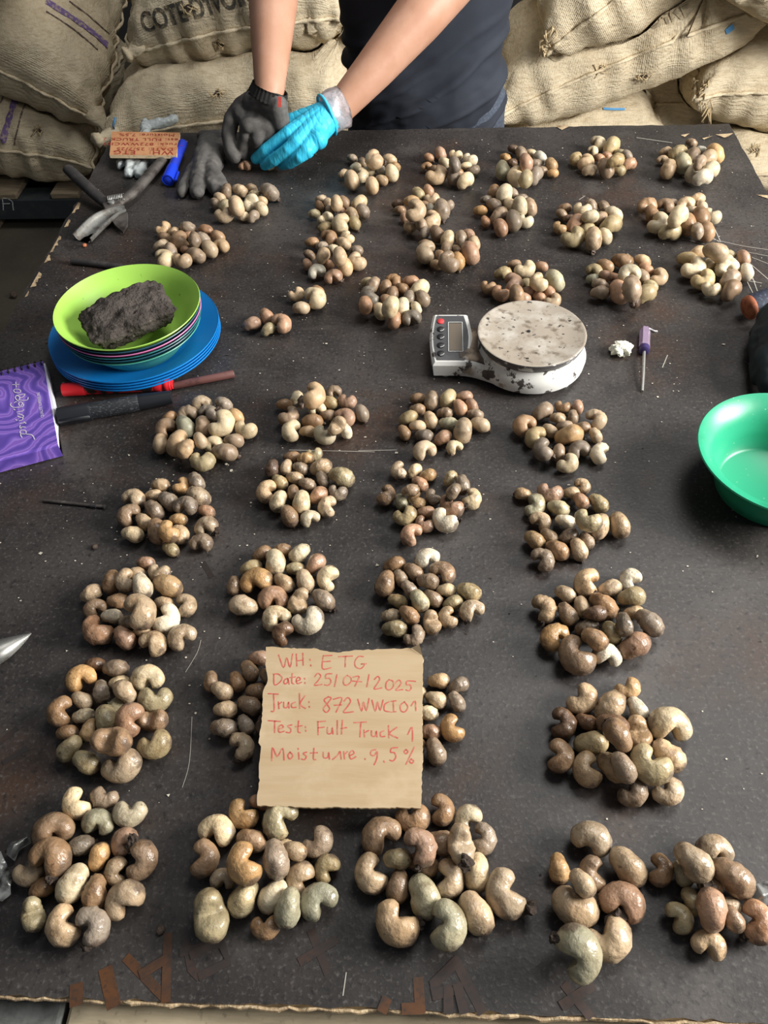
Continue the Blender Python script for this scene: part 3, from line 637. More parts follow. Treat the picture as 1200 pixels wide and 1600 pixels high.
bm = bmesh.new(); rod(bm, pa, pb, [(.71, .0104), (.76, .0106), (.97, .0088), (1.0, .0086), (1.0, .006)]); fin('end_plug', bm, M['blackpen'], bp, angle=40)
bm = bmesh.new(); s_, b_ = frame(pb - pa); rod(bm, pa + s_ * .0125 + b_ * .002, pa + (pb - pa) * .28 + s_ * .0135 + b_ * .002, [(0, .001), (.03, .0024), (.97, .0026), (1, .001)], seg=8); fin('clip', bm, M['blackpen'], bp)

# ------------------------------------------------------------------ notebook
HB = .020
c1 = at(90, 694, HB); c0 = at(63, 565, HB); c3 = at(0, 717.5, HB)
ex = (c1 - c3).normalized(); ey = (c0 - c1); ey = (ey - ex * ey.dot(ex)); LY = ey.length; ey.normalize()
NB = c1 - Vector((0, 0, HB))
LX = .155
def nb(u, v, z): return NB - ex * u + ey * v + Vector((0, 0, z))       # u to the left, v away
note = thing('notebook', nb(.08, .07, 0), 'thick purple marbled notebook with silver lettering and a wire coil', 'notebook')
mv = material('violet_marble_print', srgb(110, 84, 172), .42, spec=.4)
nt = mv.node_tree; N_ = nt.nodes; L_ = nt.links
tc = N_.new('ShaderNodeTexCoord'); mp = N_.new('ShaderNodeMapping'); mp.inputs['Location'].default_value = (.545, -.772, 0)
L_.new(tc.outputs['Object'], mp.inputs[0])
nz = N_.new('ShaderNodeTexNoise'); nz.inputs['Scale'].default_value = 14; nz.inputs['Detail'].default_value = 1; L_.new(mp.outputs[0], nz.inputs['Vector'])
mxv = N_.new('ShaderNodeMix'); mxv.data_type = 'RGBA'; mxv.blend_type = 'LINEAR_LIGHT'; mxv.inputs[0].default_value = .045
L_.new(mp.outputs[0], mxv.inputs[6]); L_.new(nz.outputs['Color'], mxv.inputs[7])
wv = N_.new('ShaderNodeTexWave'); wv.wave_type = 'RINGS'; wv.rings_direction = 'Z'; wv.inputs['Scale'].default_value = 19; wv.inputs['Distortion'].default_value = 4.5; wv.inputs['Detail'].default_value = 3; wv.inputs['Detail Scale'].default_value = 1.2
L_.new(mxv.outputs[2], wv.inputs[0])
cr = N_.new('ShaderNodeValToRGB'); e = cr.color_ramp.elements
e[0].position = 0; e[0].color = srgb(86, 66, 152); e[1].position = 1; e[1].color = srgb(122, 88, 176)
for ps, c in ((.45, (104, 80, 172)), (.72, (130, 100, 190)), (.86, (144, 116, 198)), (.93, (116, 86, 176))):
    x = e.new(ps); x.color = srgb(*c)
L_.new(wv.outputs['Fac'], cr.inputs[0]); L_.new(cr.outputs[0], N_['Principled BSDF'].inputs['Base Color'])
M['violet'] = mv
bm = bmesh.new(); slab(bm, [nb(LX, .001, HB - .0012), nb(.003, .003, HB - .0012), nb(.0015, .04, HB - .0012), nb(-.002, .075, HB - .0012), nb(.002, LY - .004, HB - .0012), nb(LX, LY - .004, HB - .0012)], HB - .0025); tag(fin('page_block', bm, M['pages'], note, False), 'white page block')
bm = bmesh.new()
prof = [(LY, HB), (.012, HB), (.002, HB), (-.001, HB - .0025), (-.003, .002), (-.002, 0), (LY, 0)]
inn = [(LY, HB - .0012), (.012, HB - .0012), (.003, HB - .0012), (.0002, HB - .003), (-.0018, .0024), (-.001, .0012), (LY, .0012)]
for u0, u1 in ((LX, 0),):
    A = [bm.verts.new(nb(u0, v, z)) for v, z in prof]; B = [bm.verts.new(nb(u1 + (.004 if v > LY - .01 else 0) , v, z)) for v, z in prof]
    A2 = [bm.verts.new(nb(u0, v, z)) for v, z in inn]; B2 = [bm.verts.new(nb(u1 + (.004 if v > LY - .01 else 0), v, z)) for v, z in inn]
    for i in range(len(prof) - 1):
        bm.faces.new((A[i], A[i + 1], B[i + 1], B[i])); bm.faces.new((A2[i], B2[i], B2[i + 1], A2[i + 1])); bm.faces.new((B[i], B[i + 1], B2[i + 1], B2[i])); bm.faces.new((A[i], A2[i], A2[i + 1], A[i + 1]))
    bm.faces.new((A[0], B[0], B2[0], A2[0])); bm.faces.new((A[-1], A2[-1], B2[-1], B[-1]))
tag(fin('cover', bm, mv, note, False), 'purple marbled wraparound cover')
bm = bmesh.new()                                   # wire coil along the far edge
for j in range(16):
    u = .006 + j * .0088
    ring = [nb(u, LY - .004, HB / 2 + .001) + ey * (.008 * math.cos(t)) + Vector((0, 0, .0125 * math.sin(t))) for t in [2 * math.pi * k / 14 for k in range(15)]]
    tube(bm, ring, .0011, seg=6, caps=False)
fin('wire_coil', bm, M['coil'], note)
bm = bmesh.new()                                   # script lettering traced as pen strokes
zn = lambda p: [EYE + ray(x / 10, 590 + y / 10) * ((T + HB + .0006 - EYE.z) / ray(x / 10, 590 + y / 10).z) for x, y in p]
for s in [[(345,935),(325,905),(330,880),(400,882),(480,890),(520,920),(540,965)],[(330,880),(312,850),(330,825),(380,822),(410,845),(400,882)],[(320,800),(345,770),(400,775)],[(330,800),(310,770),(318,745)],
          [(310,715),(385,705)],[(405,715),(375,690)],[(245,655),(265,668)],[(300,675),(345,660),(360,640),(355,620)],[(275,600),(330,625),(370,600),(310,570),(275,568)],[(265,540),(350,520),(375,500)],[(215,490),(235,505)],
          [(175,395),(165,430),(215,465),(340,455),(370,430),(355,405)],[(310,440),(290,405),(320,380),(350,395),(330,440)],[(225,395),(245,375),(260,380)],[(290,365),(255,340),(240,300),(280,285),(310,310),(300,345),(380,355),(430,345),(440,310)],[(250,280),(330,265),(390,258),(360,300),(320,320)],
          [(225,225),(215,195),(250,180),(315,195),(320,225),(280,240),(225,228)],[(195,110),(300,105)],[(245,70),(255,150)]]:
    ribbon(bm, curve(zn(s), 4), .0011, (0, 0, 1))
tag(fin('title_lettering', bm, M['silver_ink'], note, False), 'silver script title')
q0 = zn([(665, 620)])[0]; q1 = zn([(597, 232)])[0]; tx = (q1 - q0); wln = tx.length; tx.normalize(); ty = Vector((-tx.y, tx.x, 0)); mid = (q0 + q1) / 2
Mx = Matrix(((tx.x, ty.x, 0, mid.x), (tx.y, ty.y, 0, mid.y), (0, 0, 1, mid.z), (0, 0, 0, 1)))
me = text_mesh('QUALITÉ SUPÉRIEURE', .0052); xs = [v.co.x for v in me.vertices]; k = wln / (max(xs) - min(xs)); me.transform(Matrix.Diagonal((k, 1.0, 1, 1))); me.transform(Mx)
link('small_lettering', me, M['silver_ink'], note)

# ------------------------------------------------------------------ nail, gouge
nl = thing('nail', at(115, 787, 0), 'thin grey iron nail lying alone below the purple notebook', 'nail')
bm = bmesh.new(); rod(bm, at(66, 782, .0022), at(163, 792, .0022), [(0, .0006), (.05, .0020), (.98, .0021), (1, .0021)], seg=10); fin('shank', bm, M['iron'], nl, angle=40)
bm = bmesh.new(); rod(bm, at(142, 790, .0024), at(151, 791, .0024), [(0, .0027), (1, .0027)], seg=10); rod(bm, at(162.5, 792, .0026), at(164.5, 792.2, .0026), [(0, .0030), (1, .0030)], seg=10); fin('collar', bm, M['black_rubber'], nl, angle=40)
bm = bmesh.new()                                   # half-round tapering metal gouge
rows = []
p0, p1 = at(-60, 1016, .012), at(45, 986, .008); dx_ = (p1 - p0).normalized(); sd = Vector((dx_.y, -dx_.x, 0))
for i in range(15):
    t = i / 14; wdt = .0155 * (1 - max(0, (t - .45) / .55) ** 1.5 * .92); c = p0.lerp(p1, t)
    for off in (0,):
        row = []
        for k in range(11):
            a_ = math.pi * (k / 10) * .95; row.append(c + sd * (wdt * (1 - math.cos(a_)) - .004) + Vector((0, 0, -.010 + wdt * .95 * math.sin(a_) + .001)))
        rows.append([bm.verts.new(p) for p in row])
for i in range(14):
    for k in range(10): bm.faces.new((rows[i][k], rows[i][k + 1], rows[i + 1][k + 1], rows[i + 1][k]))
bmesh.ops.solidify(bm, geom=bm.faces[:], thickness=.0012)
for v in bm.verts: v.co.z = max(v.co.z, T + .0003)
tag(fin('metal_gouge', bm, M['steel'], angle=50), 'pointed half-round steel gouge reaching in from the table side', 'tool')

# ------------------------------------------------------------------ weighing scale
scl = thing('weighing_scale', at(800, 545, 0), 'worn white digital weighing scale with a round stained pan', 'scale')
PZ = .052
pc = at(831, 519, PZ); pr_ = .0715
hx = (at(729, 545, .03) - at(672, 545, .03)); hx.z = 0; hx.normalize(); hy = Vector((-hx.y, hx.x, 0))
def sl(x, y, z): return pc + hx * x + hy * y + Vector((0, 0, z - PZ))
# casing outline (local: x along the scale, y away), from measured corner points
def loc(px, py, z):
    d = at(px, py, z) - pc; return d.dot(hx), d.dot(hy)
fl = loc(676, 588, .006); bl = loc(679, 492, .040); hr = loc(734, 574, .040)
x0 = fl[0]; yf = fl[1]; yb = bl[1]; xh = hr[0]
bm = bmesh.new()                                   # round base under the pan, flowing into the neck
ro = .0745
prof = [(0, .006), (ro - .004, .006), (ro, .009), (ro + .0015, .020), (ro - .002, .029), (ro - .006, .033), (ro - .008, .038), (0, .038)]
lathe(bm, pc.x, pc.y, prof[1:-1], z0=T, seg=64)
top = [v for v in bm.verts if abs(v.co.z - T - .038) < 1e-5]
r0_ = sorted(top, key=lambda v: math.atan2(v.co.y - pc.y, v.co.x - pc.x)); bm.faces.new(r0_)
bot = sorted([v for v in bm.verts if abs(v.co.z - T - .006) < 1e-5], key=lambda v: math.atan2(v.co.y - pc.y, v.co.x - pc.x)); bm.faces.new(bot[::-1])
fin('pan_base', bm, M['white_worn'], scl, angle=35)
bm = bmesh.new()                                   # neck: lofted from head to base
secs = []
for i in range(13):
    t = i / 12; x = xh - .012 + (-.004 - xh + .012) * t
    e = t * t * (3 - 2 * t)
    ya = yf + .001 + (-.069 - yf) * e; yb_ = yb - .010 + (.062 - yb) * e
    zt = .033 - .002 * math.sin(t * math.pi)
    sec = [(ya, .006), (ya - .002, .012), (ya - .001, .020), (ya + .006, zt - .003), (ya + .014, zt), (yb_ - .014, zt), (yb_ - .006, zt - .003), (yb_ + .001, .020), (yb_ + .002, .012), (yb_, .006)]
    secs.append([bm.verts.new(sl(x, y, z)) for y, z in sec])
for i in range(12):
    for k in range(9): bm.faces.new((secs[i][k], secs[i][k + 1], secs[i + 1][k + 1], secs[i + 1][k]))
    bm.faces.new((secs[i][9], secs[i][0], secs[i + 1][0], secs[i + 1][9]))
bm.faces.new(secs[0]); bm.faces.new(secs[-1][::-1])
o = fin('neck', bm, M['white_worn'], scl, angle=40); o.data.materials.append(M['brown_worn'])
for p in o.data.polygons:
    if p.normal.z > .8: p.material_index = 1
tag(o, 'chipped neck of the casing with a grimy brown top')
def headpts(ins, z0, z1):                          # bulged outline, tilted top
    o_ = []
    for i in range(7):
        t = i / 6; y = yf + ins + (yb - yf - 2 * ins) * t; o_.append((x0 + ins - .0045 * math.sin(math.pi * t), y))
    for i in range(7):
        t = 1 - i / 6; y = yf + ins + (yb - yf - 2 * ins) * t; o_.append((xh - ins + .006 * math.sin(math.pi * t), y))
    return [sl(x, y, z0 + (z1 - z0) * (y - yf) / (yb - yf)) for x, y in o_]
ZA, ZB = .0275, .042
bm = bmesh.new()
tp = headpts(.003, ZA + .0005, ZB + .0005); mid_ = headpts(0, ZA - .0035, ZB - .0035); bt = headpts(.0015, .006, .006)
R_ = [[bm.verts.new(p) for p in q] for q in (bt, mid_, tp)]
for a_, b_ in ((0, 1), (1, 2)):
    for k in range(14): bm.faces.new((R_[a_][k], R_[a_][(k + 1) % 14], R_[b_][(k + 1) % 14], R_[b_][k]))
bm.faces.new(R_[2]); bm.faces.new(R_[0][::-1])
fin('display_head', bm, M['white_worn'], scl, angle=35)
tn = (sl(0, yb, ZB) - sl(0, yf, ZA)).normalized(); fn = hx.cross(tn).normalized()
def fp(u, v, lift=.0012):                          # u 0..1 left to right, v 0..1 near to far on the tilted face
    y = yf + (yb - yf) * v; return sl(x0 + (xh - x0) * u, y, ZA + (ZB - ZA) * v) + fn * lift
bm = bmesh.new(); q = headpts(.0055, ZA + .0005, ZB + .0005); vs = [bm.verts.new(p + fn * .0010) for p in q]; bm.faces.new(vs)
fin('keypad_film', bm, M['face'], scl, False)
bm = bmesh.new(); slab(bm, [fp(.46, .24, .0022), fp(.82, .24, .0022), fp(.82, .78, .0022), fp(.46, .78, .0022)], .001)
fin('display', bm, M['lcd'], scl, False)
bm = bmesh.new()
for a_, b_ in (((.44, .22), (.84, .22)), ((.84, .22), (.84, .80)), ((.84, .80), (.44, .80)), ((.44, .80), (.44, .22))): ribbon(bm, [fp(*a_, .0024), fp(*b_, .0024)], .0008, fn)
fin('display_frame', bm, M['trim_white'], scl, False)
for i, v in enumerate((.82, .66, .51, .34, .18)):
    bm = bmesh.new(); p = fp(.22, v, .001); rod(bm, p, p + fn * .0022, [(0, .0048), (.7, .0048), (1, .0036)], seg=16, upv=hx)
    k_ = fin('key', bm, M['key_red'] if i == 0 else M['key'], scl, angle=40)
    if i == 0: tag(k_, 'red power key')
    else:
        bm = bmesh.new(); ribbon(bm, [p + fn * .0026 + (hx * math.cos(t) + tn * math.sin(t)) * .0046 for t in [-.2 - 1.5 * j / 8 for j in range(9)]], .0007, fn); fin('key_arc', bm, M['trim_white'], k_, False)
bm = bmesh.new(); lathe(bm, pc.x, pc.y, [(.0, .0385), (.066, .0385), (.0685, .041), (pr_, PZ - .0035), (pr_ + .0006, PZ - .001), (pr_ - .0010, PZ + .0002)], z0=T, seg=72); fin('pan_skirt', bm, M['pan_under'], scl, angle=40)
bm = bmesh.new(); lathe(bm, pc.x, pc.y, [(0, PZ - .0004), (.035, PZ - .0002), (pr_ - .003, PZ), (pr_ - .001, PZ + .0008), (pr_ + .0002, PZ + .0002), (pr_ - .0008, PZ - .0015), (0, PZ - .002)], z0=T, seg=72); bmesh.ops.remove_doubles(bm, verts=bm.verts, dist=1e-6); tag(fin('pan', bm, M['pan'], scl, angle=50), 'stained round metal weighing pan')
bm = bmesh.new(); rod(bm, pc + Vector((-.004, .002, -.0006)), pc + Vector((-.004, .002, .0006)), [(0, .0024), (1, .0024)], seg=12, upv=hx); fin('pan_screw', bm, M['key'], scl, angle=40)
for x, y in ((x0 + .018, yf + .012), (x0 + .018, yb - .012), (.045, -.045), (.045, .045)):
    bm = bmesh.new(); p = sl(x, y, 0); rod(bm, p, p + Vector((0, 0, .0065)), [(0, .0055), (.6, .0062), (1, .0062)], seg=14, upv=hx); fin('foot', bm, M['trim_white'], scl, angle=40)

# ------------------------------------------------------------------ screwdriver, paper, far right things
sd_ = thing('screwdriver', at(1006, 560, 0), 'small screwdriver with a clear lilac handle beside the weighing scale', 'screwdriver')
pa, pb = at(1008, 514, .0085), at(1006.5, 549, .0085)
bm = bmesh.new(); rod(bm, pa, pb, [(-.02, .003), (.02, .0064), (.12, .0076), (.5, .0072), (.8, .0076), (.84, .006)], seg=6); fin('handle', bm, M['clear_purple'], sd_, angle=30)
bm = bmesh.new(); rod(bm, pa, pb, [(.82, .0072), (.98, .0072), (1.02, .0045)], seg=16); fin('collar', bm, M['dark_purple'], sd_, angle=40)
bm = bmesh.new(); tube(bm, [pb, at(1005, 585, .006), at(1003.5, 611, .0025)], [.0021, .0021, .0018], seg=10); fin('shaft', bm, M['steel'], sd_, angle=40)
bm = bmesh.new(); tube(bm, curve([pa + Vector((.002, .001, .002)), at(1016, 514, .004), at(1022, 517, .002), at(1027, 517.5, .001)], 4), .0012, seg=6); fin('lanyard_loop', bm, M['clear_film'], sd_)
bm = bmesh.new(); bmesh.ops.create_icosphere(bm, subdivisions=4, radius=.0135); pp = at(971, 545, .008)
for v in bm.verts:
    v.co = Vector((v.co.x * 1.05, v.co.y * .95, v.co.z * .62)); v.co = v.co * (1 + .55 * noise.noise(v.co * 150) - .25 * abs(noise.noise(v.co * 260 + Vector((3, 1, 2))))) + pp
    v.co.z = max(v.co.z, T + .0004)
tag(fin('crumpled_paper', bm, M['paper'], smooth=False), 'small crumpled scrap of off-white paper beside the screwdriver', 'paper')
hm = thing('handle_tool', at(1195, 490, 0), 'thick tool handle with navy speckled grip and orange wooden end at the table edge', 'tool')
ha, hb = at(1168, 482, .020), at(1250, 452, .034)
bm = bmesh.new(); rod(bm, ha, hb, [(.03, .0168), (.10, .0182), (.4, .0186), (1, .018), (1.6, .017)], seg=24); fin('grip', bm, M['navy_grip'], hm, angle=50)
bm = bmesh.new(); rod(bm, ha, hb, [(-.05, .006), (-.03, .0135), (.0, .0166), (.06, .0178), (.09, .0172)], seg=24); fin('wooden_end', bm, M['orange_wood'], hm, angle=50)
organic('dark_cloth', [[(at(1196, 520, .026), .020), (at(1190, 560, .021), .016), (at(1184, 592, .015), .010)], [(at(1215, 500, .034), .028), (at(1212, 560, .034), .028), (at(1205, 600, .023), .018)]], .003, M['dark_cloth'], None, 8, lambda c, n: .004 * fbm(c, 28))
tag(bpy.data.objects['dark_cloth'], 'dark teal folded cloth between the navy grip handle and green basin', 'cloth')
# basin
bs = at(1232, 704, .062)
bm = bmesh.new(); R0 = .0965
lathe(bm, bs.x, bs.y, [(0, .004), (.056, .004), (.060, .006), (.066, .022), (.072, .040), (.079, .052), (R0 - .004, .0605), (R0, .062), (R0 + .001, .0605), (R0 - .003, .0575), (.0815, .0500), (.075, .039), (.069, .020), (.063, .002), (.058, 0), (0, 0)], z0=T, seg=96)
bmesh.ops.remove_doubles(bm, verts=bm.verts, dist=1e-5)
o = fin('basin', bm, M['basin'], angle=60); tag(o, 'round green plastic basin with a wide rim at the table side', 'basin')
def wrap(name, rows, label, seed):
    bm = bmesh.new(); g = []
    r = random.Random(seed)
    for row in rows: g.append([at(*p) for p in row])
    # refine bilinearly
    nu, nv = 14, 10; V = []
    for i in range(nu + 1):
        row = []
        for j in range(nv + 1):
            u = i / nu * (len(g) - 1); v = j / nv * (len(g[0]) - 1); a = min(int(u), len(g) - 2); b = min(int(v), len(g[0]) - 2); fu, fv = u - a, v - b
            p = (g[a][b] * (1 - fu) + g[a + 1][b] * fu) * (1 - fv) + (g[a][b + 1] * (1 - fu) + g[a + 1][b + 1] * fu) * fv
            p = p + Vector((0, 0, .0035 * noise.noise(p * 120) + .002)); p.z = max(p.z, T + .0004)
            row.append(bm.verts.new(p))
        V.append(row)
    for i in range(nu):
        for j in range(nv): bm.faces.new((V[i][j], V[i + 1][j], V[i + 1][j + 1], V[i][j + 1]))
    bmesh.ops.solidify(bm, geom=bm.faces[:], thickness=.0004)
    return tag(fin(name, bm, M['wrapper'], smooth=True), label, 'wrapper')
wrap('torn_wrapper', [[(-14, 1378, .002), (-4, 1408, .004), (6, 1410, .002)], [(-8, 1350, .016), (8, 1385, .008), (18, 1398, .004)], [(2, 1330, .012), (16, 1362, .012), (21, 1372, .006)]], 'torn clear wrapper scrap at the table side against the front heap', 3)
wrap('torn_wrapper', [[(10, 1334, .002), (16, 1340, .010), (26, 1348, .002)], [(20, 1316, .010), (24, 1322, .018), (32, 1330, .006)], [(42, 1306, .004), (46, 1310, .010), (50, 1318, .003)]], 'thin curled strip of clear wrapper above the torn wrapper scrap', 4)
wrap('torn_wrapper', [[(1168, 1386, .002), (1176, 1410, .010), (1188, 1424, .003)], [(1180, 1382, .016), (1190, 1402, .020), (1200, 1412, .006)], [(1202, 1376, .006), (1212, 1392, .012), (1222, 1404, .004)]], 'torn silvery wrapper scrap touching the small front heap at the table side', 5)
# ------------------------------------------------------------------ jute sacks
def sack(c, L, D, Th, rx, ry, rz, seed, label, mat=None, ears=(), amp=1.0):
    R = Euler((math.radians(rx), math.radians(ry), math.radians(rz))).to_matrix()
    c = Vector(c) + Vector((0, 0, T))
    root = thing('jute_sack', c, label, 'sack', 'jute sacks of raw cashew nuts piled behind the table')
    off = Vector((seed * 3.7, seed * 1.3, seed * 2.1))
    nu, nv = 56, 44
    def base(u, v, s):
        x = L / 2 * u * (1 - .075 * (1 - v * v) * u * u); y = D / 2 * v * (1 - .075 * (1 - u * u) * v * v)
        z = s * Th / 2 * max(0, 1 - abs(u) ** 3.2) ** .5 * max(0, 1 - abs(v) ** 3.2) ** .5
        return Vector((x, y, z))
    def surf(u, v, s):
        p = base(u, v, s)
        e = (max(0, 1 - abs(u) ** 3.2) * max(0, 1 - abs(v) ** 3.2)) ** .4
        n = Vector((u ** 5 * .7, v ** 5 * .7, s * (e + .15))).normalized()
        q = p + off
        d = .030 * fbm(q, 3.2, 2) + .011 * fbm(q, 11, 2) * (.5 + (1 - e)) + .0045 * noise.noise(q * 42) + .0022 * noise.noise(q * 95)
        # gathers running in from the seams
        d += .010 * (1 - e) * math.sin(q.x * 70 + 3 * noise.noise(q * 9)) * (abs(v) > abs(u))
        d += .010 * (1 - e) * math.sin(q.y * 70 + 3 * noise.noise(q * 9)) * (abs(u) >= abs(v))
        return p + n * d * amp
    verts = []; faces = []; uvs = []
    f = lambda t: math.sin(t * math.pi / 2) * .35 + t * .65
    idx = {}
    for s in (1, -1):
        for i in range(nu + 1):
            for j in range(nv + 1):
                edge_ = i in (0, nu) or j in (0, nv)
                if s == -1 and edge_: idx[(s, i, j)] = idx[(1, i, j)]; continue
                u = f(-1 + 2 * i / nu); v = f(-1 + 2 * j / nv)
                idx[(s, i, j)] = len(verts); verts.append(c + R @ surf(u, v, s)); uvs.append((u * .5 + .5, v * .5 + .5))
    for s in (1, -1):
        for i in range(nu):
            for j in range(nv):
                q = [idx[(s, i, j)], idx[(s, i + 1, j)], idx[(s, i + 1, j + 1)], idx[(s, i, j + 1)]]
                faces.append(q if s == 1 else q[::-1])
    me = bpy.data.meshes.new('body'); me.from_pydata(verts, [], faces)
    ul = me.uv_layers.new(name='UVMap')
    for lp in me.loops: ul.data[lp.index].uv = uvs[lp.vertex_index]
    for p in me.polygons: p.use_smooth = True
    body = link('body', me, mat or M['jute'], root)
    bm = bmesh.new()                               # stitched seam ridge round the edge
    for s0 in (-1, 1):
        rows = [c + R @ (surf(f(-1 + 2 * i / nu), s0 * .995, 1) + Vector((0, s0 * .003, 0))) for i in range(nu + 1)]
        tube(bm, rows, [.005 + .0015 * math.sin(i * 1.9) for i in range(nu + 1)], seg=7)
    for s0 in (-1, 1):
        rows = [c + R @ (surf(s0 * .995, f(-1 + 2 * i / nv), 1) + Vector((s0 * .003, 0, 0))) for i in range(nv + 1)]
        tube(bm, rows, [.005 + .0015 * math.sin(i * 1.9) for i in range(nv + 1)], seg=7)
    fin('seam', bm, M['jute'], root)
    for (su, sv, ln) in ears:
        p = c + R @ surf(su * .97, sv * .97, 1); d = (R @ Vector((su * .8, sv * .6, .1))).normalized()
        bm = bmesh.new()
        tube(bm, [p - d * .03, p, p + d * ln * .35, p + d * ln * .55, p + d * ln * .8, p + d * ln], [.04, .028, .018, .022, .030, .020], seg=12, flat=.7)
        for v in bm.verts: v.co += v.normal * 0 + Vector((noise.noise(v.co * 60), noise.noise(v.co * 60 + Vector((5, 0, 0))), noise.noise(v.co * 60 + Vector((0, 5, 0))))) * .007
        fin('ear', bm, M['jute'], root)
    return root, body
SK = 'jute sack '
G = {}
G['under_middle'] = sack((-.56, 2.72, -.60), .78, .62, .30, 0, 0, 2, 21, SK + 'at the bottom of the middle stack behind the table')
G['mid_low'] = sack((-.555, 2.66, -.295), .76, .64, .33, 6, -3, 3, 1, SK + 'with a holed side lying under the sack lettered COTE', ears=((-1, -1, .045),))
G['cote'] = sack((-.50, 2.70, -.015), .66, .60, .34, 20, -9, -6, 2, SK + 'lettered COTE in dark ink between the left stack and worker', ears=((-1, -1, .03),))
G['behind_man'] = sack((-.02, 2.70, -.01), .50, .46, .34, 16, 2, 0, 3, SK + 'upright and pale directly behind the worker in black')
G['low_man'] = sack((-.02, 2.80, -.38), .50, .50, .30, 5, 0, 0, 4, SK + 'low behind the worker under the pale upright sack')
G['left_low'] = sack((-1.49, 2.88, -.43), .80, .66, .36, 12, 5, 0, 5, SK + 'with purple stripe resting on the black pallet', ears=())
G['left_top'] = sack((-1.325, 2.84, -.12), .74, .66, .36, 22, 30, 8, 6, SK + 'with purple stripe sloping down over the sack on the black pallet', ears=((1, -1, .06),))
G['left_peak'] = sack((-1.42, 2.66, .16), .72, .60, .30, 5, 0, 0, 7, SK + 'whose rounded end hangs in at the top of the left stack')
G['right_diag'] = sack((.60, 2.62, -.175), .82, .46, .31, 4, -21, 0, 8, SK + 'long and sloping with double seam and blue tape on its tied end', ears=((1, -1, .14),))
G['right_hang'] = sack((.645, 2.555, .098), .78, .42, .32, 12, -33, 0, 9, SK + 'whose corner hangs down over the long sloping sack', ears=())
G['right_low'] = sack((.53, 2.74, -.455), .54, .60, .27, 4, 0, 0, 10, SK + 'low beneath the long sloping sack with a strip of blue tape')
G['right_gap'] = sack((.80, 2.92, -.42), .36, .50, .32, 4, 0, 0, 11, SK + 'small and shaded in the gap right of the blue-taped low sack')
G['far_right'] = sack((1.15, 2.72, -.27), .70, .58, .36, 10, 2, 0, 12, SK + 'with frayed stitched end above the pale pallet')
G['far_right_low'] = sack((1.30, 2.70, -.52), .78, .60, .22, 2, 0, 0, 13, SK + 'bright and flattened directly on the pale blue pallet')
G['top_right'] = sack((1.13, 2.43, .022), .86, .40, .28, 6, 9, 0, 14, SK + 'lying across the top of the right stack above the tied end')

# sacks settle against one another: cloth that would pass into a neighbour is pressed flat on it
from mathutils.bvhtree import BVHTree
ORDER = ['cote', 'right_hang', 'top_right', 'left_top', 'left_peak', 'behind_man', 'mid_low', 'right_diag', 'far_right', 'left_low', 'right_low', 'right_gap', 'far_right_low', 'low_man', 'under_middle']
done = []
bpy.context.view_layer.update()
for key in ORDER:
    root, body = G[key]
    for o in root.children:
        mw = o.matrix_world; mi = mw.inverted(); gap = .0075 if o.name.startswith('body') else .009
        nb_ = {}
        if gap < .008:
            for e in o.data.edges:
                a_, b_ = e.vertices; nb_.setdefault(a_, []).append(b_); nb_.setdefault(b_, []).append(a_)
        moved = set()
        for it in range(7):
            if it in (1, 3, 5) and nb_ and moved:
                grow = set(moved)
                for i in moved: grow.update(nb_[i])
                new = {i: o.data.vertices[i].co * .5 + sum((o.data.vertices[k].co for k in nb_[i]), Vector()) * (.5 / len(nb_[i])) for i in grow}
                for i, c_ in new.items(): o.data.vertices[i].co = c_
            for v in o.data.vertices:
                p = mw @ v.co; q0 = p.copy()
                for tree, lo, hi in done:
                    if not all(lo[i] - .02 < p[i] < hi[i] + .02 for i in range(3)): continue
                    q, n, _, d = tree.find_nearest(p, .4)
                    if q is not None and (p - q).dot(n) < gap: p = q + n * (gap + .001)
                if key in ('left_low', 'far_right_low', 'right_low', 'right_gap'): p.z = max(p.z, .1365 if o.name.startswith('body') else .138)
                if p != q0: v.co = mi @ p; moved.add(v.index)
        o.data.update()
    vs = [body.matrix_world @ v.co for v in body.data.vertices]
    done.append((BVHTree.FromPolygons(vs, [tuple(p.vertices) for p in body.data.polygons]), [min(v[i] for v in vs) for i in range(3)], [max(v[i] for v in vs) for i in range(3)]))
dg = bpy.context.evaluated_depsgraph_get()
def hit(key, px, py):
    """point and normal of a sack surface on a sight line"""
    root, body = G[key]
    bpy.context.view_layer.update()
    mi = body.matrix_world.inverted(); o = mi @ EYE; d = (mi.to_3x3() @ ray(px, py)).normalized()
    ok, p, n, _ = body.ray_cast(o, d)
    return (body.matrix_world @ p, (body.matrix_world.to_3x3() @ n).normalized()) if ok else (None, None)
def sack_text(key, body, quad, mat):
    """ink lettering that follows the cloth; quad = pixel corners tl,tr,br,bl"""
    me = text_mesh(body, 1.0, 1.0, .022)
    bm = bmesh.new(); bm.from_mesh(me); bpy.data.meshes.remove(me)
    bmesh.ops.triangulate(bm, faces=bm.faces); bmesh.ops.subdivide_edges(bm, edges=[e for e in bm.edges if e.calc_length() > .25], cuts=2)
    xs = [v.co.x for v in bm.verts]; ys = [v.co.y for v in bm.verts]; x0_, x1_, y0_, y1_ = min(xs), max(xs), min(ys), max(ys)
    bad = []
    for v in bm.verts:
        u = (v.co.x - x0_) / (x1_ - x0_); w_ = 1 - (v.co.y - y0_) / (y1_ - y0_)
        px = (quad[0][0] * (1 - u) + quad[1][0] * u) * (1 - w_) + (quad[3][0] * (1 - u) + quad[2][0] * u) * w_
        py = (quad[0][1] * (1 - u) + quad[1][1] * u) * (1 - w_) + (quad[3][1] * (1 - u) + quad[2][1] * u) * w_
        p, n = hit(key, px, py)
        if p is None: bad.append(v)
        else: v.co = p + n * .0025
    bmesh.ops.delete(bm, geom=bad, context='VERTS')
    fin('ink_lettering', bm, mat, G[key][0], False)
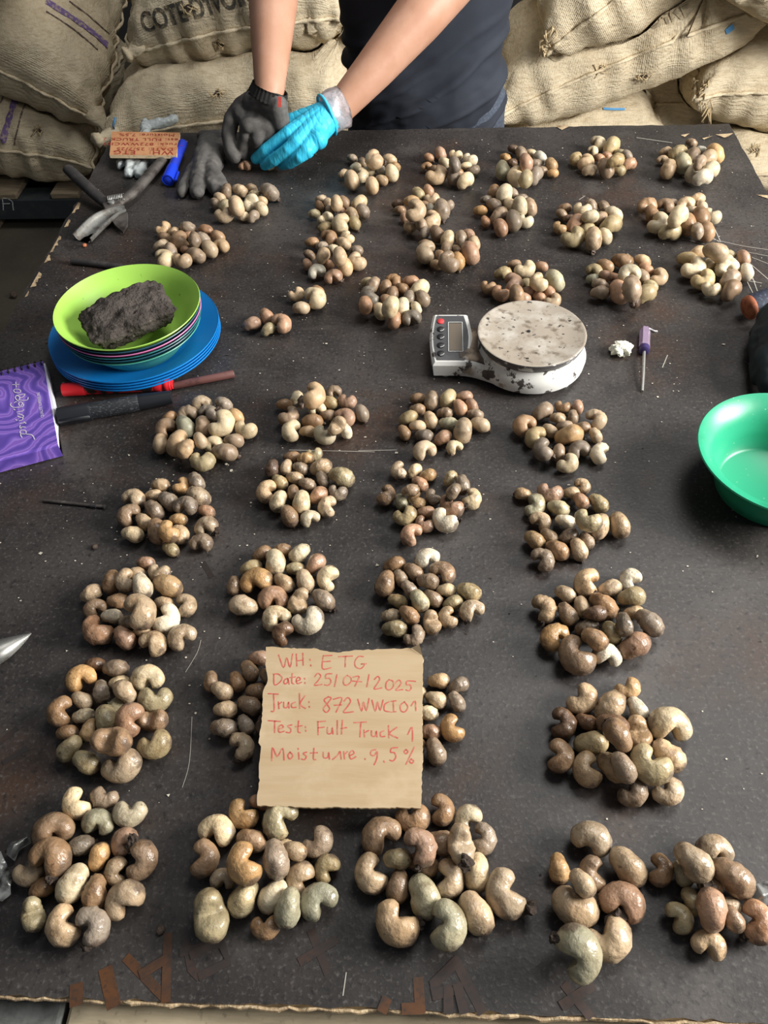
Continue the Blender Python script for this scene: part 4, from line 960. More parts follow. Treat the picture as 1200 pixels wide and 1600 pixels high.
sack_text('cote', "COTE D'IVOIRE", [(216, 20), (398, -34), (410, 2), (227, 52)], M['sack_ink'])
sack_text('right_diag', "COTE D'IVOIRE", [(845, 62), (1072, -8), (1084, 24), (860, 100)], M['sack_ink_faint'])
def fray(key, px, py, r=.02, seed=0):
    p, n = hit(key, px, py)
    if p is None: return
    rr = random.Random(seed); a, b = frame(n)
    bm = bmesh.new()
    q = [bm.verts.new(p + n * .003 + (a * math.cos(t) * r * rr.uniform(.5, .9) + b * math.sin(t) * r * .55 * rr.uniform(.5, 1))) for t in [6.283 * k / 9 for k in range(9)]]
    bm.faces.new(q)
    h = fin('torn_hole', bm, M['stalk'], G[key][0], False)
    bm = bmesh.new()
    for k in range(9):
        t = rr.uniform(0, 6.28); o_ = p + (a * math.cos(t) + b * math.sin(t) * .6) * r * .8
        tube(bm, [o_, o_ + n * .008 + (a * rr.uniform(-1, 1) + b * rr.uniform(-1, 1)) * .008, o_ + n * .010 + (a * rr.uniform(-1, 1) + b * rr.uniform(-1, 1)) * .020], .0016, seg=5)
    tag(fin('frayed_threads', bm, M['jute_thread'], G[key][0]), kind='stuff')
for i, (k, x, y, r) in enumerate([('cote', 344, 68, .018), ('cote', 292, 12, .020), ('mid_low', 339, 146, .016), ('right_diag', 940, 106, .016), ('right_diag', 1005, 118, .014), ('left_low', 62, 205, .016), ('far_right_low', 1178, 236, .014), ('right_hang', 852, 78, .012)]): fray(k, x, y, r, i)
def fringe(key, pxs, seed):
    rr = random.Random(seed); bm = bmesh.new()
    for x, y in pxs:
        p, n = hit(key, x, y)
        if p is None: continue
        a, b = frame(n)
        tube(bm, [p, p + n * .010 + Vector((0, 0, -.006)) + a * rr.uniform(-.01, .01), p + n * .012 + Vector((0, 0, -.026)) + a * rr.uniform(-.015, .015)], .0022, seg=5)
    tag(fin('frayed_threads', bm, M['jute_thread'], G[key][0]), kind='stuff')
rr_ = random.Random(4)
fringe('far_right', [(1086 + rr_.uniform(0, 26), 120 + rr_.uniform(0, 62)) for _ in range(22)], 2)
fringe('right_hang', [(842 + rr_.uniform(0, 26), 40 + rr_.uniform(0, 40)) for _ in range(12)], 3)
def tape(key, pts, wd, name='blue_tape'):
    bm = bmesh.new(); hs = [hit(key, x, y) for x, y in pts]; hs = [h for h in hs if h[0] is not None]
    if len(hs) > 1: ribbon(bm, [h[0] + h[1] * .004 for h in hs], wd, hs[0][1])
    fin(name, bm, M['blue_tape'], G[key][0], False)
tape('right_low', [(944, 171), (958, 172), (974, 172)], .008)
tape('right_diag', [(1137, 47), (1142, 43)], .016)
def woven_stripe(key, pts, wd, mat):
    bm = bmesh.new(); hs = [hit(key, x, y) for x, y in curve2(pts)]; hs = [h for h in hs if h[0] is not None]
    prev = None
    for i, (p, n) in enumerate(hs):
        d = hs[min(i + 1, len(hs) - 1)][0] - hs[max(i - 1, 0)][0]; s = d.cross(n)
        if s.length < 1e-9: continue
        s = s.normalized() * wd * .5; row = [bm.verts.new(p + s * t + n * (.0022 + .0012 * (1 - t * t))) for t in (-1, -.5, 0, .5, 1)]
        if prev:
            for k in range(4): bm.faces.new((prev[k], prev[k + 1], row[k + 1], row[k]))
        prev = row
    fin('woven_stripe', bm, mat, G[key][0])
def curve2(pts, n=9):
    return [(p.x, p.y) for p in curve([(x, y, 0) for x, y in pts], n)]
woven_stripe('left_top', [(72, 2), (120, 33), (150, 55), (168, 71)], .020, M['purple_weave'])
woven_stripe('left_top', [(72, 18), (115, 46), (152, 77)], .0045, M['dark_weave']); woven_stripe('left_top', [(108, 2), (140, 26), (170, 53)], .0045, M['dark_weave'])
woven_stripe('left_low', [(33, 130), (20, 168), (8, 208), (4, 222)], .020, M['purple_weave'])
woven_stripe('left_low', [(16, 124), (8, 142), (1, 162)], .0045, M['dark_weave']); woven_stripe('left_low', [(48, 142), (34, 178), (22, 226)], .0045, M['dark_weave'])
p_, n_ = hit('mid_low', 182, 186)
if p_:
    bm = bmesh.new(); tube(bm, [p_ + Vector((-.006, -.016, -.05)), p_ + Vector((-.008, -.02, -.01)), p_ + Vector((.0, -.004, .006))], .0032, seg=6); fin('blue_cord', bm, M['blue_tape'], G['mid_low'][0])

# ------------------------------------------------------------------ pallets
def pallet(cx, y0, wx, dy, label, bm_mat, boards, gap0=0.0, front_label=None):
    r = thing('pallet', (cx, y0 + dy / 2, 0), label, 'pallet')
    for k in range(3):
        bm = bmesh.new(); box(bm, (cx, y0 + .045 + k * (dy - .09) / 2, .075), (wx, .09, .072), bev=.003); fin('bearer', bm, bm_mat, r, False)
    n = boards
    for k in range(n):
        x = cx - wx / 2 + .05 + gap0 + k * (wx - .1) / (n - 1)
        bm = bmesh.new(); box(bm, (x, y0 + dy / 2, .122), (.098, dy - .004, .020), bev=.003); fin('plank', bm, M['pallet'], r, False)
    for k in range(3):
        bm = bmesh.new(); x = cx - wx / 2 + .10 + k * (wx - .2) / 2
        box(bm, (x, y0 + dy / 2, .0195), (.10, dy, .038), bev=.003); fin('skid', bm, M['pallet'], r, False)
    return r
pl = pallet(-1.55, 2.545, 1.20, .80, 'wooden pallet with black painted bearer under the striped sacks', M['pallet_dark'], 6)
bm = bmesh.new()
zq = lambda p: [aty(x / 5, 240 + y / 5, 2.5435) for x, y in p]
for s in [[(15, 345), (24, 390), (25, 440)], [(15, 347), (60, 352), (95, 375), (100, 405), (105, 440)], [(20, 392), (75, 390)]]: ribbon(bm, curve(zq(s), 4), .0035, (0, -1, 0))
tag(fin('chalk_mark', bm, M['chalk'], pl, False), 'white chalk letter')
pallet(1.45, 2.42, 1.10, .80, 'wooden pallet with pale blue bearer under the right stack', M['pallet_blue'], 6)

# ------------------------------------------------------------------ the worker
man = thing('person', (.02, 1.80, 0), 'person in a black t-shirt sorting nuts with one grey and one blue glove', 'person')
V3 = lambda x, y, z: Vector((x, y, T + z))
shR, shL = V3(-.185, 1.86, .50), V3(.215, 1.83, .50)
elR = aty(430, -75, 1.72); elL = aty(716, -40, 1.665)
wrR = at(421, 142, .118); wrL = at(530, 170, .078)
def lerp(a, b, t): return a + (b - a) * t
flL = lerp(elL, wrL, .33) + Vector((.0, .0, .004)); flR = lerp(elR, wrR, .35)
neck = V3(.02, 1.83, .60); head = V3(.02, 1.77, .75)
chains = [
 [(V3(.012, 1.855, -.05), .10), (V3(.015, 1.85, .20), .115), (V3(.018, 1.85, .42), .115), (neck, .055), (head + Vector((0, .01, -.09)), .055)],
 [(V3(.018, 1.85, .42), .10), (shL, .055)], [(V3(.018, 1.85, .42), .10), (shR, .055)],
 [(head + Vector((0, .015, .03)), .092), (head + Vector((0, -.01, -.03)), .080), (head + Vector((0, -.03, -.085)), .050)],
 [(head + Vector((0, -.085, -.005)), .012), (head + Vector((0, -.104, -.040)), .014)],
 [(head + Vector((.088, .015, 0)), .018), (head + Vector((.090, .02, -.03)), .013)], [(head + Vector((-.088, .015, 0)), .018), (head + Vector((-.090, .02, -.03)), .013)],
 [(shL, .055), (lerp(shL, elL, .5), .050), (elL, .0455), (flL, .0475), (lerp(elL, wrL, .7), .0375), (wrL, .0285), (lerp(wrL, at(500, 182, .07), .6), .026)],
 [(shR, .055), (lerp(shR, elR, .5), .050), (elR, .0445), (flR, .0465), (lerp(elR, wrR, .7), .0365), (wrR, .0275), (lerp(wrR, at(415, 165, .10), .6), .026)]]
organic('body', chains, .0055, M['skin'], man, 10)
# jeans and shoes
jc = []
for sx in (-1, 1):
    jc.append([(V3(.02 + sx * .075, 1.87, -.06), .105), (V3(.02 + sx * .095, 1.87, -.22), .092), (V3(.02 + sx * .10, 1.85, -.40), .068), (V3(.02 + sx * .105, 1.88, -.66), .056)])
jc.append([(V3(-.045, 1.862, -.07), .108), (V3(.095, 1.862, -.07), .108)]); jc.append([(V3(-.035, 1.866, -.01), .086), (V3(.075, 1.866, -.01), .086)])
organic('jeans', jc, .009, M['jeans'], man, 6, lambda c, n: .004 * fbm(c, 14))
for sx in (-1, 1):
    x = .02 + sx * .105
    organic('shoe', [[(V3(x, 1.90, -.715), .036), (V3(x + sx * .01, 1.80, -.718), .034), (V3(x + sx * .02, 1.72, -.722), .030)]], .007, M['blackpen'], man, 4)
# t-shirt: lofted rings with folds gathered towards the hem
def ring_r(z):
    t = max(0, min(1, (z + .10) / .60))
    return .158 + .030 * math.sin(t * math.pi * .55), .112 + .016 * math.sin(t * math.pi * .6)
bm = bmesh.new(); nz_, ns_ = 84, 112; R_ = []
cxl = lambda z: .018 + .006 * z
for i in range(nz_ + 1):
    z = -.088 + .62 * i / nz_
    hw, hd = ring_r(z)
    if z > .40:
        k = math.sqrt(max(0, 1 - ((z - .40) / .145) ** 2)); hw = .07 + (hw - .07 + .02) * k; hd = .06 + (hd - .06) * k
    row = []
    for j in range(ns_):
        a = 2 * math.pi * j / ns_; ca, sa = math.cos(a), math.sin(a)
        x = math.copysign(abs(ca) ** .82, ca) * hw; y = math.copysign(abs(sa) ** .82, sa) * hd
        # folds sweep down from the wearer's left hip towards the belly
        low = max(0, 1 - (z + .088) / .24)
        ph = (z + .088 - .55 * (x + .17) * (1 - .45 * low)) * 125 + 3.2 * noise.noise(Vector((x * 6, z * 9, 1)))
        fo = .0210 * low ** .7 * (max(0, math.sin(ph)) ** 1.6 - .35) * (1 if sa < .4 else .4) + .006 * fbm(Vector((x, y, z)), 8, 2) + .004 * low * noise.noise(Vector((x * 40, y * 10, z * 60)))
        hem = .010 * math.sin(a * 3 + .6) + (.022 * max(0, ca) ** 2 if sa < .5 else 0)
        zz = z + hem * max(0, 1 - (z + .088) / .10)
        n = Vector((ca, sa * 1.2, 0)).normalized()
        belly = .012 * max(0, 1 - abs(z + .03) / .09)
        row.append(bm.verts.new(Vector((cxl(z) + x, 1.852 + y, T + zz)) + n * (fo + belly)))
    R_.append(row)
for i in range(nz_):
    for j in range(ns_): bm.faces.new((R_[i][j], R_[i][(j + 1) % ns_], R_[i + 1][(j + 1) % ns_], R_[i + 1][j]))
for sh, el in ((shL, elL), (shR, elR)):
    d = el - sh; tube(bm, [sh - d * .10, sh, lerp(sh, el, .30), lerp(sh, el, .58)], [.066, .072, .072, .070], seg=24, caps=False)
fin('t_shirt', bm, M['shirt'], man)
organic('hair', [[(head + Vector((0, .03, .055)), .090), (head + Vector((0, .045, -.01)), .082)]], .008, M['hair'], man, 4, lambda c, n: .004 * fbm(c, 40))

# dark knitted glove (wearer's right hand, palm towards the viewer)
def PX(l): return [(at(x, y, z), r) for x, y, z, r in l]
kn = [
 PX([(419, 152, .106, .026), (388, 196, .072, .017), (384, 214, .058, .0125)]),
 PX([(419, 152, .106, .026), (405, 200, .070, .017), (402, 218, .056, .0125)]),
 PX([(419, 152, .106, .026), (422, 198, .070, .017), (420, 214, .056, .0125)]),
 PX([(419, 152, .106, .026), (436, 192, .070, .016), (438, 206, .058, .0120)]),
 PX([(388, 196, .078, .014), (436, 192, .076, .014)]), PX([(398, 160, .104, .022), (432, 166, .106, .021), (438, 190, .080, .017)]), PX([(376, 176, .088, .016), (394, 198, .070, .014)]),
 PX([(400, 160, .100, .024), (378, 168, .092, .018), (362, 186, .076, .0150), (357, 212, .054, .0135), (361, 237, .034, .0122), (367, 246, .026, .0108)]),      # thumb
 PX([(384, 214, .058, .0125), (379, 234, .034, .0115), (385, 249, .014, .0100)]),
 PX([(402, 218, .056, .0125), (399, 238, .026, .0112), (408, 252, .012, .0095)]),
 PX([(420, 214, .056, .0125), (419, 236, .026, .0112), (428, 248, .012, .0095)]),
 PX([(438, 206, .058, .0118), (440, 226, .028, .0105), (446, 238, .012, .0090)])]
tag(organic('glove', kn, .0021, M['knit'], man, 5, lambda c, n: .0012 * noise.noise(c * 70)), 'dark grey knitted work glove')
wd = (wrR - elR).normalized(); a_, b_ = frame(wd)
bm = bmesh.new(); cf0 = at(422, 136, .127); cf1 = at(418, 154, .109); pr = []
ax = cf1 - cf0; s_, t_ = frame(ax); seg = 120; rows = []
for i in range(9):
    t = i / 8; r0 = .0345 + .0060 * t + (.0012 if i in (0, 8) else 0)
    rows.append([bm.verts.new(cf0 + ax * t + (s_ * math.cos(6.28318 * k / seg) * 1.06 + t_ * math.sin(6.28318 * k / seg) * .86) * (r0 + .0009 * math.cos(k * 6.28318 / seg * 30))) for k in range(seg)])
for i in range(8):
    for k in range(seg): bm.faces.new((rows[i][k], rows[i][(k + 1) % seg], rows[i + 1][(k + 1) % seg], rows[i + 1][k]))
bmesh.ops.solidify(bm, geom=bm.faces[:], thickness=.002)
tag(fin('glove_cuff', bm, M['knit_cuff'], man), 'black ribbed knit cuff')
bm = bmesh.new(); tp_ = at(437, 160, .122); ribbon(bm, [tp_ + (-wd) * .009, tp_ + wd * .007], .005, (EYE - tp_).normalized()); bmesh.ops.solidify(bm, geom=bm.faces[:], thickness=.0012)
tag(fin('glove_tag', bm, M['red_tag'], man, False), 'small red tag on the cuff')

# blue nitrile glove over a clear film glove (wearer's left hand, back towards the viewer)
bl = [
 PX([(512, 182, .074, .028), (446, 194, .064, .0155), (430, 198, .060, .0125)]),
 PX([(512, 182, .074, .028), (452, 210, .064, .0160), (437, 218, .057, .0122)]),
 PX([(512, 182, .074, .028), (464, 224, .058, .0155), (450, 234, .050, .0118)]),
 PX([(512, 182, .074, .028), (479, 235, .050, .0145), (468, 245, .042, .0112)]),
 PX([(446, 194, .064, .0150), (479, 235, .050, .0145)]), PX([(475, 186, .068, .019), (497, 218, .060, .018)]),
 PX([(428, 198, .060, .0125), (408, 212, .047, .0116), (392, 223, .034, .0102)]),
 PX([(437, 218, .057, .0122), (415, 235, .040, .0114), (400, 248, .022, .0100)]),
 PX([(450, 234, .050, .0118), (428, 250, .030, .0110), (414, 258, .015, .0096)]),
 PX([(468, 245, .042, .0112), (452, 255, .026, .0102), (441, 258, .014, .0090)]),
 PX([(490, 186, .056, .018), (455, 200, .032, .013), (432, 214, .022, .0105)])]
def wrinkle(c, n):
    d = (c - at(512, 182, .074)); al = d.dot((at(440, 210, .06) - at(512, 182, .074)).normalized())
    k = max(0, 1 - abs(al - .035) / .07)
    s = math.sin(al * 560 + 5 * noise.noise(c * 38)); return -.0010 * k * max(0, s) ** 6 + .0004 * noise.noise(c * 110)
tag(organic('glove', bl, .0015, M['nitrile'], man, 3, wrinkle), 'bright blue nitrile glove')
bm = bmesh.new(); c0_, c1_ = at(507, 180, .074), at(536, 166, .082); ax = c1_ - c0_; s_, t_ = frame(ax); rows = []; seg = 64
for i in range(12):
    t = i / 11
    rows.append([bm.verts.new(c0_ + ax * t + (s_ * math.cos(6.28318 * k / seg) + t_ * math.sin(6.28318 * k / seg)) * (.0335 + .003 * t + .0035 * noise.noise(Vector((math.cos(6.28 * k / seg) * 2.2, math.sin(6.28 * k / seg) * 2.2, t * 2.5))) )) for k in range(seg)])
for i in range(11):
    for k in range(seg): bm.faces.new((rows[i][k], rows[i][(k + 1) % seg], rows[i + 1][(k + 1) % seg], rows[i + 1][k]))
bmesh.ops.solidify(bm, geom=bm.faces[:], thickness=.0006)
tag(fin('inner_glove', bm, M['clear_film'], man), 'clear film under-glove showing at the wrist')
bm = bmesh.new(); rc = at(511, 180, .074); tube(bm, [rc + (s_ * math.cos(6.28318 * k / 40) + t_ * math.sin(6.28318 * k / 40)) * .0352 for k in range(41)], .0026, seg=8, caps=False)
fin('glove_roll', bm, M['nitrile'], man)

# spare grey glove lying on the table
sp_ = [PX([(326, 222, .016, .020), (322, 244, .018, .022), (315, 262, .016, .018), (309, 284, .014, .0145), (308, 301, .012, .0125)]),
       PX([(330, 232, .014, .020), (304, 262, .012, .0125), (288, 286, .011, .0100), (284, 301, .010, .0085)]),
       PX([(336, 240, .014, .020), (330, 270, .015, .016), (341, 280, .014, .0140), (346, 288, .012, .0115)]), PX([(330, 270, .012, .014), (331, 286, .014, .0140), (338, 296, .012, .0115)]),
       PX([(345, 228, .012, .016), (322, 244, .016, .018)]), PX([(318, 214, .012, .012), (346, 214, .012, .012)])]
o = organic('work_glove', sp_, .0024, M['knit'], None, 5, lambda c, n: .0026 * fbm(c, 45))
tag(o, 'empty dark grey work glove lying on the table beside the blue marker', 'glove')

for o in bpy.data.objects:                         # nothing lying on the sheet dips into it
    if o.type == 'MESH' and (o.name.split('.')[0] in ('work_glove', 'plastic_glove', 'dark_cloth') or (o.parent and o.parent.name.split('.')[0] in ('nut_cutter', 'notebook', 'marker_pen', 'nail'))):
        for v in o.data.vertices: v.co.z = max(v.co.z, T + .0018)
# ------------------------------------------------------------------ cashew nuts
def shape(v):
    A = math.radians([116, 90, 125, 102, 135, 82, 110, 96, 120, 94][v]); R = [.205, .235, .20, .22, .20, .25, .21, .21, .20, .225][v]
    return A, R, [.26, .265, .25, .265, .235, .27, .255, .26, .245, .265][v], [.34, .325, .345, .325, .33, .315, .345, .33, .33, .335][v]
def nut_verts(v, rings=22, seg=16, rough=1.0, seed=0):
    A, R, thin, fat = shape(v)
    prof = []
    for i in range(5):
        ph = math.pi / 2 * (1 - i / 5); prof.append((-A / 2, -math.sin(ph) * thin, max(math.cos(ph), .10) * thin))
    n = rings - 10
    for i in range(n):
        t = i / (n - 1); e = t * t * (3 - 2 * t); prof.append((-A / 2 + A * t, 0, thin + (fat - thin) * e + .018 * math.sin(t * math.pi)))
    for i in range(1, 6):
        ph = math.pi / 2 * i / 5; prof.append((A / 2, math.sin(ph) * fat, max(math.cos(ph), .10) * fat))
    lo = [1e9] * 2; hi = [-1e9] * 2
    for i in range(5):
        t = i / 4; th = -A / 2 + A * t; r = thin + (fat - thin) * (t * t * (3 - 2 * t)); x, y = R * math.sin(th), -R * math.cos(th)
        lo = [min(lo[0], x - r), min(lo[1], y - r)]; hi = [max(hi[0], x + r), max(hi[1], y + r)]
    sc = 1 / (hi[0] - lo[0]); mx, my = (lo[0] + hi[0]) / 2, (lo[1] + hi[1]) / 2
    out = []; off = Vector((v * 4.3 + seed * 9.1, v * 1.7, seed * 3.3))
    for th, ext, r in prof:
        tx, ty = math.cos(th), math.sin(th); px, py = R * math.sin(th) + tx * ext, -R * math.cos(th) + ty * ext
        nx, ny = math.sin(th), -math.cos(th)
        for k in range(seg):
            a = 2 * math.pi * k / seg; ca, sa = math.cos(a), math.sin(a)
            cn_ = ca * r
            if cn_ < -.62 * R: cn_ = -.62 * R - .25 * (-.62 * R - cn_)
            p = Vector((px + nx * cn_ - mx, py + ny * cn_ - my, sa * r * .94)) * sc
            d = Vector((nx * ca, ny * ca, sa))
            q = p * 3.0 + off
            dd = .030 * noise.noise(q) + .016 * rough * noise.noise(q * 2.6) + .007 * rough * noise.noise(q * 6)
            if rough > 1.5: dd -= .035 * abs(noise.noise(q * 1.9 + Vector((7, 0, 0))))
            out.append(p + d * dd)
    faces = [(i * seg + k, i * seg + (k + 1) % seg, (i + 1) * seg + (k + 1) % seg, (i + 1) * seg + k) for i in range(len(prof) - 1) for k in range(seg)]
    faces.append(tuple(range(seg))[::-1]); faces.append(tuple((len(prof) - 1) * seg + k for k in range(seg)))
    tip = Vector((R * math.sin(A / 2) + math.cos(A / 2) * fat * 1.0 - mx, -R * math.cos(A / 2) + math.sin(A / 2) * fat * 1.0 - my, 0)) * sc
    return out, faces, tip
NV = {}
for v in range(10):
    for wr in (0, 1):
        vs, fs, tip = nut_verts(v, 24, 18, 2.4 if wr else 1.0, wr)
        me = bpy.data.meshes.new('cashew_nut'); me.from_pydata(vs, [], fs)
        for p in me.polygons: p.use_smooth = True
        me.materials.append(M['shell']); NV[(v, wr)] = (me, tip)
STALK = []
for k in range(4):
    bm = bmesh.new(); bmesh.ops.create_icosphere(bm, subdivisions=3, radius=.10)
    for v in bm.verts:
        v.co = Vector((v.co.x * 1.0, v.co.y * .8, v.co.z * .8)) * (1 + .75 * noise.noise(v.co * 14 + Vector((k * 5, 0, 0))) + .35 * noise.noise(v.co * 34 + Vector((0, k * 5, 0))))
    bmesh.ops.recalc_face_normals(bm, faces=bm.faces)
    me = bpy.data.meshes.new('dried_stalk'); bm.to_mesh(me); bm.free(); me.materials.append(M['stalk']); STALK.append(me)
COL = {'b': (206, 190, 156), 't': (188, 164, 132), 'o': (168, 154, 118), 'g': (164, 161, 134), 'n': (150, 122, 94), 'r': (170, 134, 108), 'd': (106, 84, 68), 'y': (186, 150, 104), 'p': (146, 130, 112), 'w': (212, 204, 182), 'k': (116, 108, 96)}
